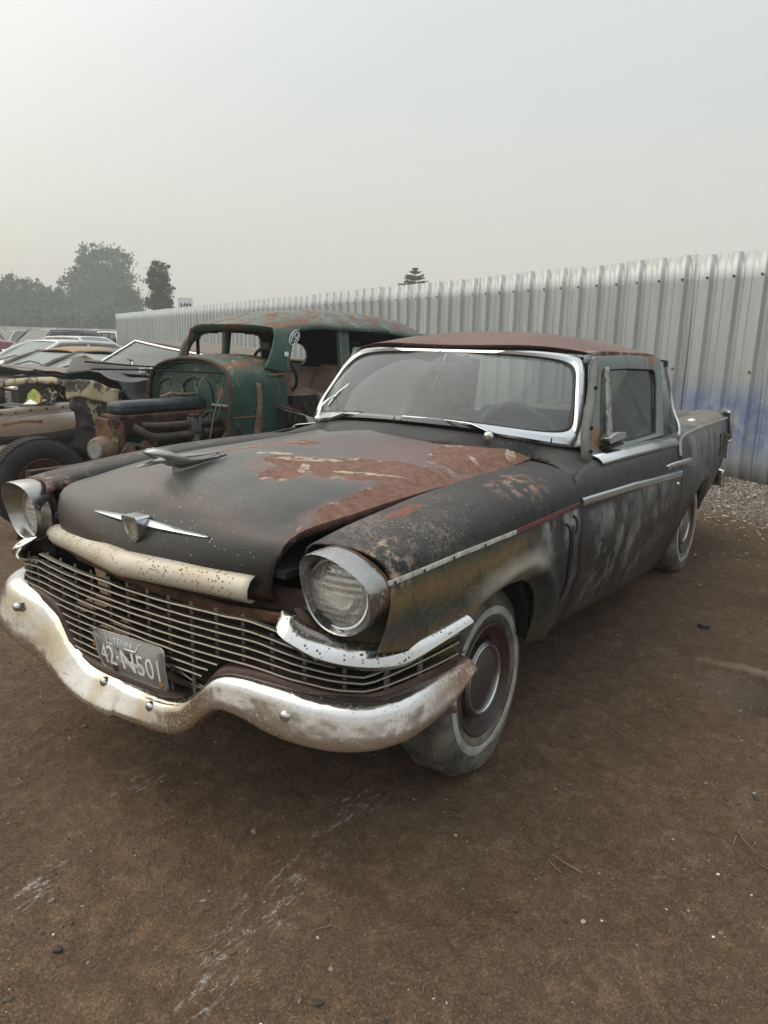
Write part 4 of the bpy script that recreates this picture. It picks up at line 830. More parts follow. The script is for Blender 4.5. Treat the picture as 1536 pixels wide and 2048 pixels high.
# ------------------------------------------------ chrome wings over the grille ends
WT = [(.808, .595, .792), (.824, .625, .775), (.800, .680, .742), (.746, .769, .709), (.636, .850, .693), (.539, .883, .698), (.385, .914, .716)]
WB = [(.832, .590, .745), (.838, .645, .715), (.800, .712, .672), (.720, .800, .642), (.634, .853, .637), (.555, .881, .658), (.375, .917, .692)]
for m in (1, -1):
    T_, B_ = spline(WT, 50), spline(WB, 50); g = []
    if m < 0: T_, B_ = T_[:], B_[:]
    for i in range(50):
        t, b = T_[i], B_[i]; a = T_[min(i+1, 49)]-T_[max(i-1, 0)]; n = Vector((-a.y, a.x, 0)); n = n.normalized()
        if n.dot(Vector((.6, .8, 0))) < 0: n = -n
        k = .030*(1-.5*i/49); mid = (t+b)/2
        row = [t - n*.035 - Vector((0, 0, .004)), t - n*.008, t*.80+b*.20 + n*k*.35, t*.55+b*.45 + n*k*.85, t*.25+b*.75 + n*k*1.05, b + n*.012, b - n*.008]
        e_ = math.sin(min(1, (i+.35)/5)*math.pi/2); cn = mid - n*.012 - a.normalized()*.018*(1-e_); row = [cn+(p-cn)*e_ for p in row]
        row = [Vector((p.x, m*p.y, p.z)) for p in row]
        g.append(row)
    mb = MB().grid(g); mb.F.append([len(mb.V)-7+k for k in range(7)]); mb.F.append([k for k in range(7)])
    w = mb.build('grille_wing', MT['pitted'], sedan, angle=50, solid=.002)
    fc = MB(); fc.grid([[(x-.02, m*(y-.01), z) for x, y, z in (p, q_)] for p, q_ in (((.72, .60, .76), (.78, .60, .77)), ((.70, .66, .70), (.81, .66, .74)), ((.66, .72, .66), (.76, .735, .69)), ((.55, .80, .64), (.62, .825, .67)))]); fc.build('wing_bracket', MT['darkrust'], sedan, solid=.004)
# ------------------------------------------------ grille
gr = empty('grille', (0, 0, 0), 0, sedan)
def GX(a, z):      # plan curve of the bars
    return sinterp(a, [0, .3, .60, .72, .79, .835, .89, .908], [.870, .862, .826, .782, .725, .668, .51, .40])
def barpath(z, y0, y1, n=64, lift=0, sag=0):
    L = []
    for k in range(n):
        # even in arc: use angle-like spacing near the ends
        y = y0 + (y1-y0)*(.5-.5*math.cos(math.pi*k/(n-1))) if abs(y0) > .5 and abs(y1) > .5 else y0+(y1-y0)*k/(n-1)
        a = abs(y); ri = (z-.612)/.0255; z80, z90 = .577+.019*ri, .612+.030*ri
        rise = (0 if a < .5 else (z80-z)*((a-.5)/.3)**1.3 if a < .8 else (z80-z)+(z90-z80)*(a-.8)/.108) if z > .6 else 0
        L.append(Vector((GX(a, z), y, z + .0035*mnoise.noise(Vector((y*4, z*60, 1))) + .0018*mnoise.noise(Vector((y*14, z*90, 5))) + rise - sag*(1-(y/.6)**2 if a < .6 else 0) + lift)))
    return L
def bar(path, name='grille_bar', h=.0062, d=.010, mat='grille'):
    g = []
    for i, p in enumerate(path):
        t = path[min(i+1, len(path)-1)]-path[max(i-1, 0)]; n = Vector((t.y, -t.x, 0)).normalized()
        if n.x < 0: n = -n
        g.append([p - n*d + Vector((0, 0, h*.45)), p + n*d*.35 + Vector((0, 0, h*.5)), p + n*d*.6, p + n*d*.35 - Vector((0, 0, h*.5)), p - n*d - Vector((0, 0, h*.45))])
    return MB().grid(g, cv=True).build(name, MT[mat], gr, angle=40)
rowsz = [.7395, .714, .6885, .663, .6375, .612]
for i, z in enumerate(rowsz):
    yl = (-.50, -.62, -.72)[i] if i < 3 else -.905; yr = (.60, .66, .74)[i] if i < 3 else .905
    bar(barpath(z, yl, yr, sag=.010 if i < 3 else .004), mat='grille')
for z, a, b in ((.587, -.40, .39), (.562, -.36, .355), (.537, -.34, .33), (.512, -.32, -.04), (.487, -.30, .10), (.463, -.29, .05)):
    bar(barpath(z, a, b, 20))
bent = [Vector((.835, .12, .545)), Vector((.845, .20, .520)), Vector((.838, .28, .492)), Vector((.825, .34, .478))]; bar(spline(bent, 14)); bar(spline([Vector((.84, .10, .50)), Vector((.83, .2, .478)), Vector((.82, .31, .468))], 10))
for k in range(-8, 9):
    y = k*.094; a = abs(y)
    z0 = (.60 if a < .65 else .575) if a > .36 else .45; z1 = .745 if a < .55 else (.71 if a < .66 else (.67 if a < .76 else .64))
    p = GX(a, 0) - .012
    MB().tube([(p, y, z0), (p, y, z1)], .0032, 4, flat=(2.2, 1)).build('grille_upright', MT['greyp'], gr)
for m in (1, -1):
    for yy in (.83, .87):
        MB().box((GX(yy, 0)-.012, m*yy, .60), (.02, .006, .075)).build('grille_upright', MT['greyp'], gr)
# painted steel pan under the bars, dipping round the plate
pn = MB(); g = []
for k in range(97):
    y = -.905+1.81*k/96; a = abs(y)
    zt_ = sinterp(a, [0, .26, .31, .36, .41, .57, .80, .905], [.442, .446, .480, .540, .585, .600, .566, .596])
    x = GX(a, 0)
    ya = y*(1+.0)
    g.append([(x-.05, ya, zt_+.004), (x-.005, ya, zt_), (x+.004, ya, zt_-.008), (x+.006, ya, zt_-.028), (x-.02, ya, zt_-.09)])
pn.grid(g); pn.build('grille_pan', MT['brownsteel'], sedan, solid=.003, angle=50)
for m in (1, -1): MB().grid([[(x, m*(S(x, z)-.10), z) for z in (.50, .56, .62, .66)] for x in (.72, .62, .55, .50)]).build('grille_end_backing', MT['black'], sedan)
# ------------------------------------------------ front bumper
BY = [0, .12, .20, .27, .33, .38, .43, .51, .62, .74, .83, .885, .915, .928, .934, .936]
BX = [.905, .901, .898, .894, .889, .884, .879, .872, .858, .826, .772, .690, .600, .50, .42, .36]
BTz = [.428, .430, .436, .458, .500, .552, .577, .586, .584, .572, .562, .562, .566, .570, .574, .576]
BBz = [.316, .318, .322, .338, .380, .430, .462, .461, .432, .424, .426, .432, .446, .468, .510, .545]
NTz = [.428, .430, .436, .460, .492, .524, .562, .597, .602, .604, .602, .600, .596, .59, .585, .58]
NBz = [.300, .298, .303, .312, .322, .328, .336, .350, .378, .422, .462, .490, .505, .515, .53, .545]
bpn = 150; pts = [Vector((BX[i], BY[i], 0)) for i in range(len(BY))]
half = []
arc = spline(pts, 76)
for p in arc: half.append((p.x, p.y, sinterp(min(p.y, .9355), BY, BTz), sinterp(min(p.y, .9355), BY, BBz)))
negh = [(p.x + .035*min(1, max(0, (p.y-.45)/.3)), -p.y, sinterp(min(p.y, .9355), BY, NTz), sinterp(min(p.y, .9355), BY, NBz)) for p in arc]
allp = negh[:0:-1] + half; g = []
for i, (x, y, t, b) in enumerate(allp):
    p0, p1 = allp[max(i-1, 0)], allp[min(i+1, len(allp)-1)]; tv = Vector((p1[0]-p0[0], p1[1]-p0[1], 0)); n = Vector((tv.y, -tv.x, 0)).normalized()
    if n.dot(Vector((1, y, 0))) < 0: n = -n
    # vertical direction follows the slope of the bar so the section keeps its width
    sl = ((p1[2]+p1[3])-(p0[2]+p0[3]))/2; ln = max(tv.length, 1e-5); th = math.atan2(sl, ln); td = tv.normalized()
    h = (t-b); c = Vector((x, y, (t+b)/2)); e = max(0, abs(y)-.89)/.05; dep = .062*(1-.35*min(1, e)); row = []
    for k in range(15):
        f = -1 + 2*k/14
        bul = dep*(1-abs(f)**(9 if f > 0 else 4.5))
        q = c + n*(bul-.040+.022*f*-1*0) + Vector((0, 0, f*h/2))
        q -= n*(.020 + .022*min(1, max(0, (.2-y)/.3)))*(f+.2)
        if f < -.6: q -= n*.030*(-f-.6)/.4
        row.append(q)
    g.append(row)
bmp = MB().grid(g)
bumper = tag(bmp.build('front_bumper', MT['bumper'], sedan, angle=60, solid=.004), 'heavy chrome bumper dipping round the number plate, rust stained at its end')
st = MB()
for y, z, bo in ((.651, .520, .013), (-.60, .535, .029), (.146, .400, .005), (-.10, .400, -.010)):
    x = sinterp(abs(y), BY, BX)
    MB().lathe([(0, .012), (.010, .0105), (.0145, .006), (.016, 0), (.016, -.01)], (x+bo, y, z), (1, y*.25, 0), 24).build('bumper_bolt', MT['trim'], bumper)
MB().lathe([(0, .012), (.009, .010), (.012, 0)], (.483, .935, .470), (0, 1, 0), 16).build('bumper_bolt', MT['rust'], bumper)
for m in (1, -1): MB().tube([(.83, m*.45, .48), (.3, m*.42, .45)], .03, 6).build('bumper_bracket', MT['darkrust'], sedan)
# ------------------------------------------------ number plate, bent
pl = empty('number_plate', (0, 0, 0), 0, sedan)
def PL(u, v, off=0):   # u 0..1 left to right, v 0..1 bottom to top
    a, b, c_, d_ = Vector((.935, -.018, .492)), Vector((.915, .243, .478)), Vector((.888, .195, .592)), Vector((.918, -.088, .607))
    p = (a*(1-u)+b*u)*(1-v) + (d_*(1-u)+c_*u)*v
    p += Vector((.014*math.sin(u*math.pi*1.6+.4)+.008*math.sin(v*3), 0, .006*math.sin(u*math.pi*2)*(1-v) + .004*math.sin(u*6)))
    return p + Vector((.97, .1, .22))*off
def plr(n=56, ins=0):
    L = []
    for k in range(n):
        an = 2*math.pi*k/n; c, s_ = math.cos(an), math.sin(an); L.append((.5+(.5-ins)*math.copysign(abs(c)**(.25), c), .5+(.5-ins*2)*math.copysign(abs(s_)**(.25), s_)))
    return L
g = [[PL(.5+(u-.5)*r, .5+(v-.5)*r, o) for r, o in ((1.0, 0), (.985, .003), (.965, .003), (.95, 0), (.7, 0), (.4, 0), (.1, 0))] for u, v in plr()]
MB().grid(g, cu=True).build('plate_sheet', MT['plate'], pl, angle=60, solid=.0015)
def emboss(text, u0, v0, du, dv, name, mat, h=.0022):
    cu = bpy.data.curves.new(name, 'FONT'); cu.body = text; cu.size = 1.0; cu.extrude = .0; cu.resolution_u = 3; cu.offset = 0
    ob = bpy.data.objects.new(name, cu); COL.objects.link(ob); dg = bpy.context.evaluated_depsgraph_get(); me = bpy.data.meshes.new_from_object(ob.evaluated_get(dg)); bpy.data.objects.remove(ob)
    xs = [v.co.x for v in me.vertices]; ys = [v.co.y for v in me.vertices]; x0_, x1_, y0_, y1_ = min(xs), max(xs), min(ys), max(ys)
    bm = bmesh.new(); bm.from_mesh(me)
    ext = bmesh.ops.extrude_face_region(bm, geom=bm.faces[:]); tv = [e for e in ext['geom'] if isinstance(e, bmesh.types.BMVert)]; tops = set(tv)
    for v in bm.verts:
        o = h if v in tops else -.0005
        v.co = PL(u0+du*(v.co.x-x0_)/(x1_-x0_), v0+dv*(v.co.y-y0_)/(y1_-y0_), o)
    bmesh.ops.recalc_face_normals(bm, faces=bm.faces); bm.to_mesh(me); bm.free(); me.materials.append(mat)
    o = bpy.data.objects.new(name, me); COL.objects.link(o); o.parent = pl; return o
emboss('42\u00b7N501', .10, .20, .78, .46, 'plate_characters', plain('raised_digit_enamel', (.62, .62, .60), .5, var=.1), .0035)
emboss('TENN', .33, .77, .22, .11, 'state_lettering', MT['trim'], .0015)
P = [(.24, .93), (.24, .72), (.58, .70), (.60, .72), (.64, .88), (.68, .93)]
MB().tube([PL(u, v, .002) for u, v in P], .0015, 6).build('state_outline', MT['trim'], pl)
MB().lathe([(0, .001), (.010, .001), (.011, 0)], PL(.26, .12, .001), (1, 0, .2), 14).build('plate_bolt', MT['darkrust'], pl)
MB().lathe([(0, .003), (.008, .002), (.012, 0)], PL(.86, .13, .001), (1, 0, .2), 10).build('plate_bolt', MT['orange'], pl)
MB().tube(spline([PL(.02, .55, .0), (.90, -.13, .525), (.87, -.17, .52)], 10), .003, 6).build('plate_wire', MT['orange'], pl)
# ------------------------------------------------ wheels
def make_wheel(cap_mat, flat=.02, band=True, rad=.338, cap_r=.135):
    w = empty('wheel', (0, 0, 0), 0, sedan)    # local: axis +y outward, centre at origin
    tw = .09
    prof = [(.195, tw-.005), (.205, tw+.006), (.225, tw+.010), (.265, tw+.012), (.295, tw+.006), (.318, tw-.006), (.330, tw-.022), (rad, tw-.040), (rad+.001, 0), (rad, -tw+.04), (.325, -tw+.012), (.28, -tw-.01), (.21, -tw), (.195, -tw+.01)]
    t = MB().lathe(prof, (0, 0, 0), (0, 1, 0), 96)
    t.V = [(x*(1+.10*max(0, (-.25-z)/.08)**2*.2), y*(1+.22*max(0, (-.20-z)/.13)**2), max(z, -rad+flat)) for x, y, z in t.V]
    ty = t.build('tyre', MT['sidew'], w, angle=40)
    tr = MB()   # shallow tread ribs
    for k in range(120):
        a = 2*math.pi*k/120
        for yy, sg in ((tw-.036, 1), (tw-.050, -1), (-tw+.045, 1)):
            c_ = Vector((math.cos(a), 0, math.sin(a))); 
            if c_.z < -.93: continue
            tr.box(c_*(rad+.0005)+Vector((0, yy, 0)), (.010, .016, .004), Matrix.Rotation(-a+math.pi/2, 3, 'Y') @ Matrix.Rotation(.3*sg, 3, 'Z'))
    for yy in (0, .022, -.022):
        tr.lathe([(rad, yy-.008), (rad+.003, yy-.007), (rad+.003, yy+.007), (rad, yy+.008)], (0, 0, 0), (0, 1, 0), 72)
    tr.V = [(x, y, max(z, -rad+flat-.002)) for x, y, z in tr.V]
    tag(tr.build('tread', MT['sidew'], ty, angle=30), kind='stuff')
    if band: MB().lathe([(.232, tw+.0112), (.235, tw+.0142), (.258, tw+.0152), (.262, tw+.0130)], (0, 0, 0), (0, 1, 0), 96).build('white_band', MT['band'], ty)
    MB().lathe([(.197, tw-.002), (.201, tw+.006), (.194, tw+.010), (.186, tw+.004), (.180, tw-.012), (.168, tw-.028), (.150, tw-.045), (.13, tw-.050), (.05, tw-.045), (0, tw-.045)], (0, 0, 0), (0, 1, 0), 72).build('rim', MT['brownsteel'], w, angle=50)
    sl = MB()
    for k in range(4):
        a = k*math.pi/2+.9; sl.box((math.cos(a)*.150, tw-.040, math.sin(a)*.150), (.012, .02, .07), Matrix.Rotation(-a, 3, 'Y'))
    sl.build('rim_slot', MT['black'], w)
    MB().lathe([(cap_r, tw-.045), (cap_r+.004, tw-.020), (cap_r, tw-.004), (cap_r-.010, tw+.004), (cap_r-.022, tw-.002), (cap_r-.026, tw-.006), (.06, tw+.004), (0, tw+.007)], (0, 0, 0), (0, 1, 0), 72).build('hubcap', cap_mat, w, angle=25)
    MB().lathe([(cap_r-.021, tw-.0005), (cap_r-.018, tw+.0035), (cap_r-.013, tw+.0045), (cap_r-.010, tw+.002)], (0, 0, 0), (0, 1, 0), 72).build('hubcap_ring', MT['trim'], w)
    return w
w1 = make_wheel(MT['cap']); w1.location = (.0, .700, .326); w1.rotation_euler = (R(2.5), 0, R(1.5))
w2 = make_wheel(MT['capr']); w2.location = (-2.96, .690, .322); w2.rotation_euler = (R(1), 0, 0)
w3 = copy_tree(w1, sedan); w3.location = (0, -.700, .326); w3.rotation_euler = (R(-2.5), 0, R(181.5))
w4 = copy_tree(w2, sedan); w4.location = (-2.96, -.690, .322); w4.rotation_euler = (0, 0, R(180))
# ---------------------------------------------------------------- ground
def axis(lo, hi, seg):   # seg: list of (from, to, step)
    L = []
    for a, b, s in seg:
        n = max(1, int(round((b-a)/s))); L += [a+(b-a)*k/n for k in range(n)]
    return L + [seg[-1][1]]
gx = axis(0, 0, [(-160, -60, 10), (-60, -20, 4), (-20, -8, .8), (-8, -3, .10), (-3, 1.9, .022), (1.9, 6, .3), (6, 40, 8.5)])
gy = axis(0, 0, [(-160, -60, 10), (-60, -20, 4), (-20, -8, .8), (-8, -3, .12), (-3, -1.2, .06), (-1.2, 2.2, .022), (2.2, 5, .12), (5, 40, 8.75)])
def gh(x, y):
    n = mnoise.noise
    h = .010*n(Vector((x*.9, y*.9, 0))) + .0075*n(Vector((x*4, y*4, 3))) + .0050*n(Vector((x*12, y*12, 7))) + .0036*n(Vector((x*26, y*26, 9)))
    r = n(Vector((x*2.2, y*2.2, 5)))
    if r > .15: h += .0035*n(Vector((x*22+y*9, y*22-x*9, 1)))*min(1, (r-.15)*4)
    # soft old wheel track crossing the foreground
    d = (y-.1) + .55*(x-1.3); h += -.007*math.exp(-(d/.14)**2) + .004*math.exp(-((abs(d)-.24)/.07)**2)
    lin = .92*x - .392*y
    if lin < -4.9: h += min(.05, .05*(-4.9-lin))*(.6+.5*n(Vector((x*1.6, y*1.6, 2))))
    return h - .004
V = []; nx, ny = len(gx), len(gy)
for x in gx:
    for y in gy: V.append((x, y, gh(x, y) if (-9 < x < 4 and -9 < y < 6) else -.004))
F = [(i*ny+j, (i+1)*ny+j, (i+1)*ny+j+1, i*ny+j+1) for i in range(nx-1) for j in range(ny-1)]
me = bpy.data.meshes.new('ground'); me.from_pydata(V, [], F); me.materials.append(MT['ground']); me.polygons.foreach_set('use_smooth', [True]*len(me.polygons))
ground = tag(bpy.data.objects.new('ground', me), kind='structure'); COL.objects.link(ground)
# loose grit, pebbles and chips: nobody could count them
ICO = None
def rock_verts(r, rnd, flat=.6):
    bm = bmesh.new(); bmesh.ops.create_icosphere(bm, subdivisions=1, radius=1)
    vs = [v.co.copy() for v in bm.verts]; fs = [[v.index for v in f.verts] for f in bm.faces]; bm.free(); return vs, fs
IV, IF = rock_verts(1, random)
IF12 = [(0,1,2),(0,2,3),(0,3,4),(0,4,1),(5,2,1),(5,3,2),(5,4,3),(5,1,4)]; IV12 = [Vector(p) for p in ((0,0,1),(1,0,0),(0,1,0),(-1,0,0),(0,-1,0),(0,0,-1))]
def scatter(name, n, place, size, mats, label, flat=.6, fine=False, seed=1, cat='gravel'):
    rnd = random.Random(seed); V = []; F = []; MI = []
    vs, fs = (IV, IF) if fine else (IV12, IF12)
    for k in range(n):
        x, y = place(rnd); s = size(rnd); a = rnd.random()*6.28; sx, sy, sz = s*rnd.uniform(.7, 1.3), s*rnd.uniform(.5, 1), s*rnd.uniform(.4, 1)*flat; ca, sa = math.cos(a), math.sin(a); b = len(V); z = gh(x, y)
        for v in vs:
            j = rnd.uniform(.75, 1.2); px_, py_, pz = v.x*sx*j, v.y*sy*j, v.z*sz*j
            V.append((x+px_*ca-py_*sa, y+px_*sa+py_*ca, z+pz+sz*.35))
        mi = rnd.choices(range(len(mats)), [m_[1] for m_ in mats])[0]
        for f in fs: F.append([b+i for i in f]); MI.append(mi)
    me = bpy.data.meshes.new(name); me.from_pydata(V, [], F)
    for m_ in mats: me.materials.append(m_[0])
    me.polygons.foreach_set('material_index', MI)
    o = bpy.data.objects.new(name, me); COL.objects.link(o); return tag(o, label, cat, kind='stuff')
soil = plain('dirt_clod', (.10, .072, .05), .95, scale=30); pale = plain('pale_grit', (.40, .36, .31), .85, scale=30); dark = plain('dark_grit', (.045, .038, .032), .9, scale=30); white_ = plain('white_chip', (.68, .65, .60), .8, scale=30); midg = plain('grey_pebble', (.20, .18, .155), .85, scale=30)
def near(rnd):
    while 1:
        x, y = rnd.uniform(-3.2, 1.9), rnd.uniform(-1.7, 2.3)
        if mnoise.noise(Vector((x*2.4, y*2.4, 5))) + rnd.uniform(-.25, .5) > 0: return x, y
scatter('soil_crumbs', 30000, near, lambda r: .0013+.0048*r.random()**4, [(soil, 8), (dark, 3), (midg, 1.5), (pale, .25), (white_, .04)], 'tiny crumbs of soil and grit over the dirt', seed=3)
scatter('pebbles', 1300, near, lambda r: .003+.008*r.random()**3, [(soil, 6), (dark, 2), (midg, 3), (pale, .5), (white_, .12)], 'small pebbles strewn over the dirt', fine=True, seed=4)
scatter('debris', 1500, lambda r: (r.uniform(-3, 1.8), r.uniform(-1.6, 2.2)), lambda r: .0009+.0019*r.random()**3, [(white_, 2), (pale, 3)], 'pale chips and flakes of broken glass in the dirt', flat=.4, seed=5, cat='debris')
scatter('dirt_clods', 420, near, lambda r: .005+.009*r.random()**2.5, [(soil, 8), (dark, 1.5), (midg, .6)], 'small clods of trodden earth on the dirt', flat=.5, fine=True, seed=9, cat='clods')
def margin(rnd):
    t = rnd.uniform(-3.2, 2.2); q = abs(rnd.gauss(0, 1.0))+.02
    d = Vector((-.392, -.92)); n = Vector((.92, -.392)); p = Vector((-6.852, .803)) + d*t + n*q; return p.x, p.y
scatter('gravel', 22000, margin, lambda r: .007+.013*r.random()**2, [(midg, 4), (pale, 4), (dark, 2), (soil, 2)], 'loose grey gravel heaped along the foot of the fence', seed=6)
rnd = random.Random(12)
twm = plain('dry_twig', (.20, .15, .095), .8); tw = MB()
for k in range(150):
    x, y = near(rnd); a = rnd.random()*6.28; l = rnd.uniform(.012, .05); z = gh(x, y)+.003
    tw.tube([(x, y, z), (x+math.cos(a)*l, y+math.sin(a)*l, z+rnd.uniform(0, .004))], rnd.uniform(.0008, .0018), 4)
tag(tw.build('straw_litter', twm), 'bits of dry straw and twig on the dirt', 'litter', kind='stuff')
for (x, y, s, a, lab) in ((-.92, 1.20, 1.0, .2, 'thin dry twig lying beside the front wheel'), (.30, 1.19, .8, 1.2, 'thin dry stalk under the nearest tyre'), (-.15, 1.62, .8, .5, 'small bundle of dry stalks on bare dirt')):
    t = MB(); t.tube([(x, y, gh(x, y)+.004), (x+.06*s*math.cos(a), y+.06*s*math.sin(a), gh(x, y)+.008), (x+.13*s*math.cos(a+.15), y+.13*s*math.sin(a+.15), gh(x, y)+.004)], .0022, 5); t.tube([(x+.03, y, gh(x, y)+.004), (x+.10*s*math.cos(a-.5), y+.10*s*math.sin(a-.5), gh(x, y)+.006)], .0018, 5)
    tag(t.build('twig', twm), lab, 'twig')
def stone(x, y, s, mat, lab, flat=.6, seed=1, nm='stone'):
    r = random.Random(seed); m = MB(); b = [Vector((v.x*s*r.uniform(.7, 1.15), v.y*s*.7*r.uniform(.7, 1.15), v.z*s*flat*r.uniform(.8, 1.1))) for v in IV]
    m.V = [tuple(v) for v in b]; m.F = [list(f) for f in IF]; o = m.build(nm, mat, None, smooth=False, bevel=s*.04); o.location = (x, y, gh(x, y)+s*flat*.55); o.rotation_euler = (0, 0, r.random()*6); return tag(o, lab, 'stone')
stone(1.351, .339, .017, plain('dark_stone', (.055, .047, .04), .85, scale=60), 'angular dark grey stone alone on the dirt in front of the bumper', seed=2)
stone(1.33, .285, .005, white_, 'small white pebble near the angular dark stone', seed=5)
stone(.57, 1.20, .012, soil, 'brown clod of earth by the front tyre', seed=8)
stone(.76, 1.50, .009, midg, 'pale rounded pebble on bare dirt far from the wheels', seed=9)
pk = MB(); pk.lathe([(0, 0), (.030, 0), (.032, .004), (.032, .022), (.028, .026), (0, .026)], (0, 0, 0), (0, 0, 1), 24); pk = pk.build('rubber_puck', plain('weathered_rubber', (.05, .045, .038), .8)); pk.location = (-1.943, 1.149, gh(-1.943, 1.149)); tag(pk, 'round dark rubber puck on the dirt beside the car', 'puck')
# ---------------------------------------------------------------- corrugated fence
FD = Vector((math.cos(R(246.9)), math.sin(R(246.9)), 0)); FN = Vector((-FD.y, FD.x, 0)); F0 = Vector((-6.852, .803, 0))
if FN.dot(Vector((1, 0, 0))) < 0: FN = -FN
fence = tag(empty('corrugated_fence', tuple(F0)), 'tall galvanised corrugated steel fence behind the cars, blue overspray near the gravel', 'fence')
PIT = .334; H = 2.60
def sheet(ribs, seed):
    r = random.Random(seed); m = MB(); prof = []
    for k in range(ribs):
        b = k*PIT; prof += [(b, 0), (b+.045, 0), (b+.055, .006), (b+.065, 0), (b+.105, 0), (b+.130, .040), (b+.175, .040), (b+.205, .040), (b+.230, 0), (b+.285, 0), (b+.295, .006), (b+.305, 0)]
    prof.append((ribs*PIT+.03, .003))
    m.grid([[(a, d+.006*math.sin(z*1.7+a*2+seed), z) for z in (0, .3, .7, 1.1, 1.5, 1.9, 2.3, H)] for a, d in prof])
    return m.mesh('sheet', MT['fence'], angle=20)
fm = [sheet(3, s) for s in range(3)]
ang = math.atan2(FD.y, FD.x); nsh = 0
flip = 1
for k in range(-5, 32):
    a = k*3*PIT
    o = bpy.data.objects.new('sheet', fm[k % 3]); COL.objects.link(o); o.parent = fence
    # sheet local x runs along the fence (object coords start at the sheet's corner)
    side = FD.cross(Vector((0, 0, 1)))
    sgn = 1 if side.dot(FN) > 0 else -1
    o.location = FD*(a+.376-.1525) + FN*(.004*(k % 2) + random.uniform(-.002, .002)) + Vector((0, 0, random.uniform(-.012, .012)-.03))
    o.rotation_euler = (0, 0, ang); o.scale = (1, -1 if sgn > 0 else 1, 1)
    md = o.modifiers.new('solid', 'SOLIDIFY'); md.thickness = .0015
sm = MB(); sm.lathe([(0, .008), (.007, .007), (.009, .003), (.016, .002), (.016, 0)], (0, 0, 0), (0, 1, 0), 10); sme = sm.mesh('screw', plain('screw_head', (.06, .06, .06), .5))
for k in range(-8, 48):
    for z in ((2.30,) if k % 3 else (2.30, 1.25)):
        o = bpy.data.objects.new('screw', sme); COL.objects.link(o); o.parent = fence; p = FD*(.376 + (k)*PIT) + FN*.046; o.location = (p.x, p.y, z); o.rotation_euler = (0, 0, math.atan2(FN.y, FN.x)-math.pi/2)
for z in (.35, 1.3, 2.25): MB().box((0, 0, 0), (37, .05, .09)).build('rail', MT['greyp'], fence).matrix_local = Matrix.Translation(FD*13.2 - FN*.06 + Vector((0, 0, z))) @ Matrix.Rotation(ang, 4, 'Z')
# ---------------------------------------------------------------- stripped green sedan body with exposed engine
ORG[:] = [-2.6, -2.65, 0]
rod = tag(empty('stripped_sedan', tuple(ORG)), 'stripped rusty green 1930s sedan shell with its bare engine and tan bench seat', 'car')
G_ = MT['green']; yc = -2.66
fwo = [(-3.15, .62), (-3.15, .90), (-3.12, 1.13), (-3.07, 1.225), (-2.97, 1.28), (-2.80, 1.318), (-2.60, 1.33), (-2.42, 1.318), (-2.29, 1.28), (-2.215, 1.215), (-2.20, 1.10), (-2.215, .85), (-2.24, .62)]
fo = spline([(0, a, b) for a, b in fwo], 49)
def scl(p, k): return Vector((0, yc+(p.y-yc)*k, .95+(p.z-.95)*k))
fwb = MB(); fwb.grid([[Vector((-1.66, p.y, p.z)), Vector((-1.655, scl(p, .93).y, scl(p, .93).z)), Vector((-1.69, scl(p, .90).y, scl(p, .90).z)), Vector((-1.695, scl(p, .5).y, scl(p, .5).z)), Vector((-1.695, yc, .95))] for p in fo]); fw_ = fwb.build('firewall', G_, rod, solid=.004, angle=40)
for (cy_, w_, h0, h1) in ((-2.93, .16, .75, 1.17), (-2.62, .17, .80, 1.19)):
    P = [(-1.688, cy_-w_, h0)] + [(-1.682, cy_-w_*math.cos(math.pi*k/10), h1-.12+.12*math.sin(math.pi*k/10)) for k in range(11)] + [(-1.688, cy_+w_, h0)]
    MB().tube(P, .010, 6).build('pressed_rib', G_, fw_)
rr2 = random.Random(4)
for y, z in ((-3.0, 1.20), (-2.93, 1.12), (-2.95, 1.02), (-2.62, 1.13), (-2.40, 1.16), (-2.38, 1.10), (-2.34, .98), (-2.98, .95), (-2.44, .88), (-2.30, 1.22), (-3.05, 1.08)):
    MB().lathe([(0, .002), (.009, .002), (.013, 0)], (-1.690, y, z), (1, 0, 0), 10).build('bolt_hole', MT['black'], fw_)
MB().lathe([(0, .003), (.03, .002), (.04, 0)], (-1.690, -2.36, 1.08), (1, 0, 0), 14).build('rust_spot', MT['orange'], fw_)
MB().tube([(-1.68, -2.44, .985), (-1.68, -2.26, .985)], .012, 6).build('cross_rib', plain('bare_edge', (.30, .26, .18), .7), fw_)
# cowl from the firewall back to the door opening
co = MB(); rows = []
wso = [(-3.26, .58), (-3.27, .90), (-3.26, 1.16), (-3.20, 1.25), (-3.08, 1.315), (-2.90, 1.350), (-2.66, 1.36), (-2.42, 1.350), (-2.24, 1.315), (-2.13, 1.25), (-2.09, 1.16), (-2.085, .90), (-2.10, .58)]
wo = spline([(0, a, b) for a, b in wso], 49)
for p, q in zip(fo, wo): rows.append([Vector((-1.62, p.y, p.z))] + [Vector((-1.63-(.50)*t, p.y+(q.y-p.y)*(t**.8), p.z+(q.z-p.z)*t + .012*math.sin(math.pi*t))) for t in (0, .15, .3, .5, .7, .85, 1)])
co.grid(rows); cow = co.build('cowl', G_, rod, solid=.004, angle=45)
MB().tube([Vector((-1.635, p.y, p.z)) for p in fo], .014, 6).build('cowl_flange', MT['rust'], cow)
vp = MB(); vp.grid([[(-1.85, -2.142, 1.16), (-1.86, -2.140, 1.0), (-1.83, -2.152, .8), (-1.83, -2.155, .60)], [(-1.89, -2.128, 1.155), (-1.90, -2.128, 1.0), (-1.885, -2.130, .8), (-1.87, -2.135, .60)]]); vp.build('cowl_side_ridge', plain('scuffed_edge', (.17, .12, .09), .8, var=.5), cow, solid=.02)
MB().tube([(-1.66, -2.195, .90), (-1.86, -2.135, .91)], .006, 6).build('side_seam', MT['orange'], cow)
